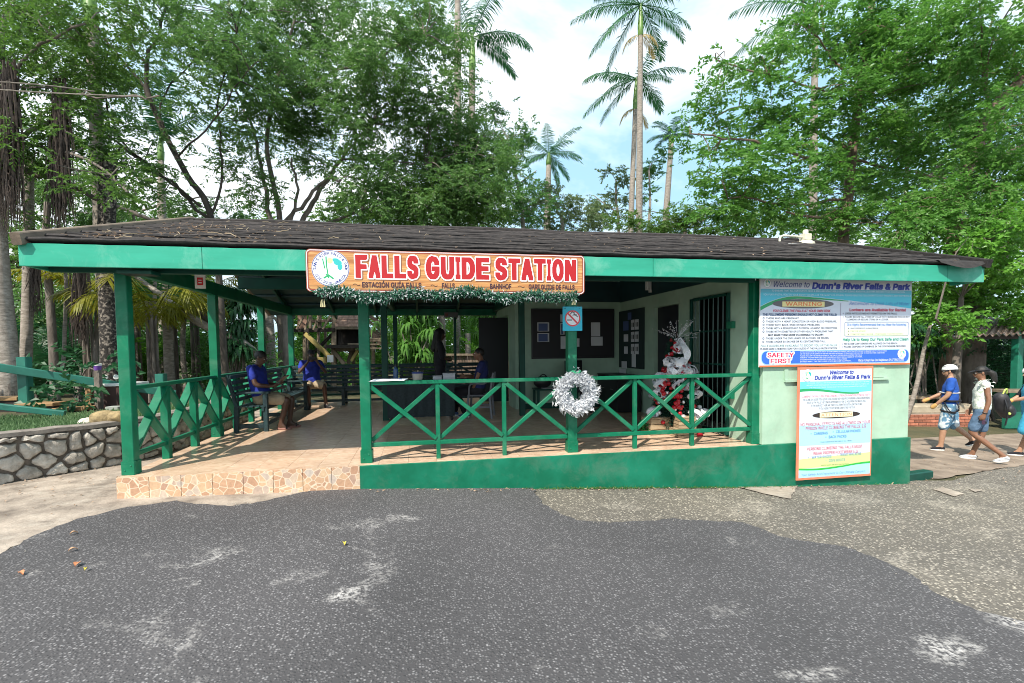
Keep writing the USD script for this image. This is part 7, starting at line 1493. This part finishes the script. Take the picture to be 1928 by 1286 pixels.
bt = tree('bare grey branched tree right of the third side post', 19., [(535, 760), (532, 680), (528, 610), (520, 560)], [([(528, 610), (505, 590), (480, 575)], 7, 3), ([(530, 640), (545, 600), (560, 570)], 7, 3), ([(532, 660), (560, 680), (585, 700)], 6, 3)], [(520, 540, 30, 20, .5)], FICUS, BARK_GREY, .12, .06, .5, 79, w0=15, w1=9)
fb = thing('fallen_limb', 'long pale limb slanting down behind the side posts to the reader', 'branch')
obj('limb', MB().tube(smooth_path([at(255, 520, D=14.), at(310, 560, D=14.), at(380, 610, D=14.2), at(450, 640, D=14.4), at(500, 680, D=14.5)], 5), [.05, .11, .09], 8), BARK_PALE, fb, True); obj('side_branch', MB().tube(smooth_path([at(355, 540, D=14.8), at(380, 590, D=14.6), at(410, 612, D=14.4)], 4), [.12, .09], 8), BARK_GREY, fb, True)
# far forest as one mass
r = np.random.default_rng(91); mb = MB()
for i in range(150):
    px = r.uniform(-700, 2600); D = r.uniform(30, 48); py = r.uniform(470, 700) if 960 < px < 1300 else r.uniform(430, 700)
    c = at(px, py, D=D); v, f, p, e = sprays(r, c, V(3.2, 2.5, 2.0), 110, 7, .42, .22, .5, .2, .8)
    if len(v): mb.add(v, f)
o_ = obj('distant_forest', mb, FICUSB, None, kind='stuff'); tag(o_, 'far green forest closing the view behind all the trees', 'forest')
# small stones lying loose along the broken asphalt edge and about the yard
r = np.random.default_rng(95); pb_ = MB(); ring = na.exterior; ico = trimesh.creation.icosphere(0, 1.0); iv, if_ = np.asarray(ico.vertices), np.asarray(ico.faces)
for i in range(2600):
    if i < 1100: q = np.array(ring.interpolate(r.uniform(0, ring.length)).coords[0])+r.normal(0, .07, 2)
    else: q = np.array(gp(r.uniform(960, 1990), r.uniform(905, 1180)))
    if i >= 1100 and na.buffer(.03).contains(Point(*q)): continue
    if not (-7 < q[0] < 12 and -4.5 < q[1] < 1.2) or (-3.7 < q[0] < 6.6 and q[1] > -.15): continue
    s = r.uniform(.0025, .007)*(1 if i % 40 else 1.8); pb_.add(iv*s*r.uniform(.6, 1.2, 3)*V(1, 1, .7)+V(q[0], q[1], gz(q[0])+.006+s*.4), if_)
o_ = obj('loose_gravel', pb_, mat('pebble', (.42, .39, .34), (.20, .185, .165), scale=40, rough=.9), None, kind='stuff'); tag(o_, 'small loose stones scattered along the broken asphalt edges', 'gravel')
n = 420; u = r.uniform(0, 1, n); lx = np.where(u < .35, r.uniform(-1.1, 6.5, n), np.where(u < .7, r.uniform(-6.5, -3.6, n), r.uniform(6.6, 11, n))); ly = np.where(u < .35, -.16-np.abs(r.normal(0, .07, n)), np.where(u < .7, r.uniform(-.8, 1.4, n), r.uniform(-.3, 2.2, n)))
p = np.column_stack([lx, ly, [gz(x)+.012 for x in lx]])
o_ = obj('leaf_scraps', MB().add(*leaves(p, rvec(r, n)*V(1, 1, .15), V(0, 0, 1)+rvec(r, n)*.35, r.uniform(.015, .055, n), r.uniform(.008, .025, n))), LIT, None, kind='stuff'); tag(o_, 'small brown leaf scraps gathered along the wall foot and path edges', 'leaf litter')
n = 900; lx = np.concatenate([r.normal(1.9, .5, 500), r.normal(3.3, .35, 250), r.uniform(-1, 6.4, 150)]); lx = np.clip(lx, -1, 6.4); p = np.column_stack([lx, -.145-np.abs(r.normal(0, .018, n)), [gz(x) for x in lx]])
o_ = obj('wall_foot_weeds', MB().add(*leaves(p, rvec(r, n)*V(1, .6, .3)+V(0, -.2, .35), rvec(r, n), r.uniform(.012, .05, n), r.uniform(.006, .014, n))), LIGHTG, None, kind='stuff'); tag(o_, 'tiny yellow green weeds along the foot of the green base wall', 'weeds')
# stray bare wires of creeper across the left crowns
cw = thing('creeper_stem', 'two thin pale creeper stems strung across the left tree crowns', 'creeper')
for y0_, y1_, xe in ((166, 182, 270), (152, 172, 178)): obj('stem', MB().tube(smooth_path([at(-60, y0_-2, D=9.5), at(80, y0_+8, D=9.8), at(xe, y1_, D=10.2)], 6), .012, 5), BARK_PALE, cw)
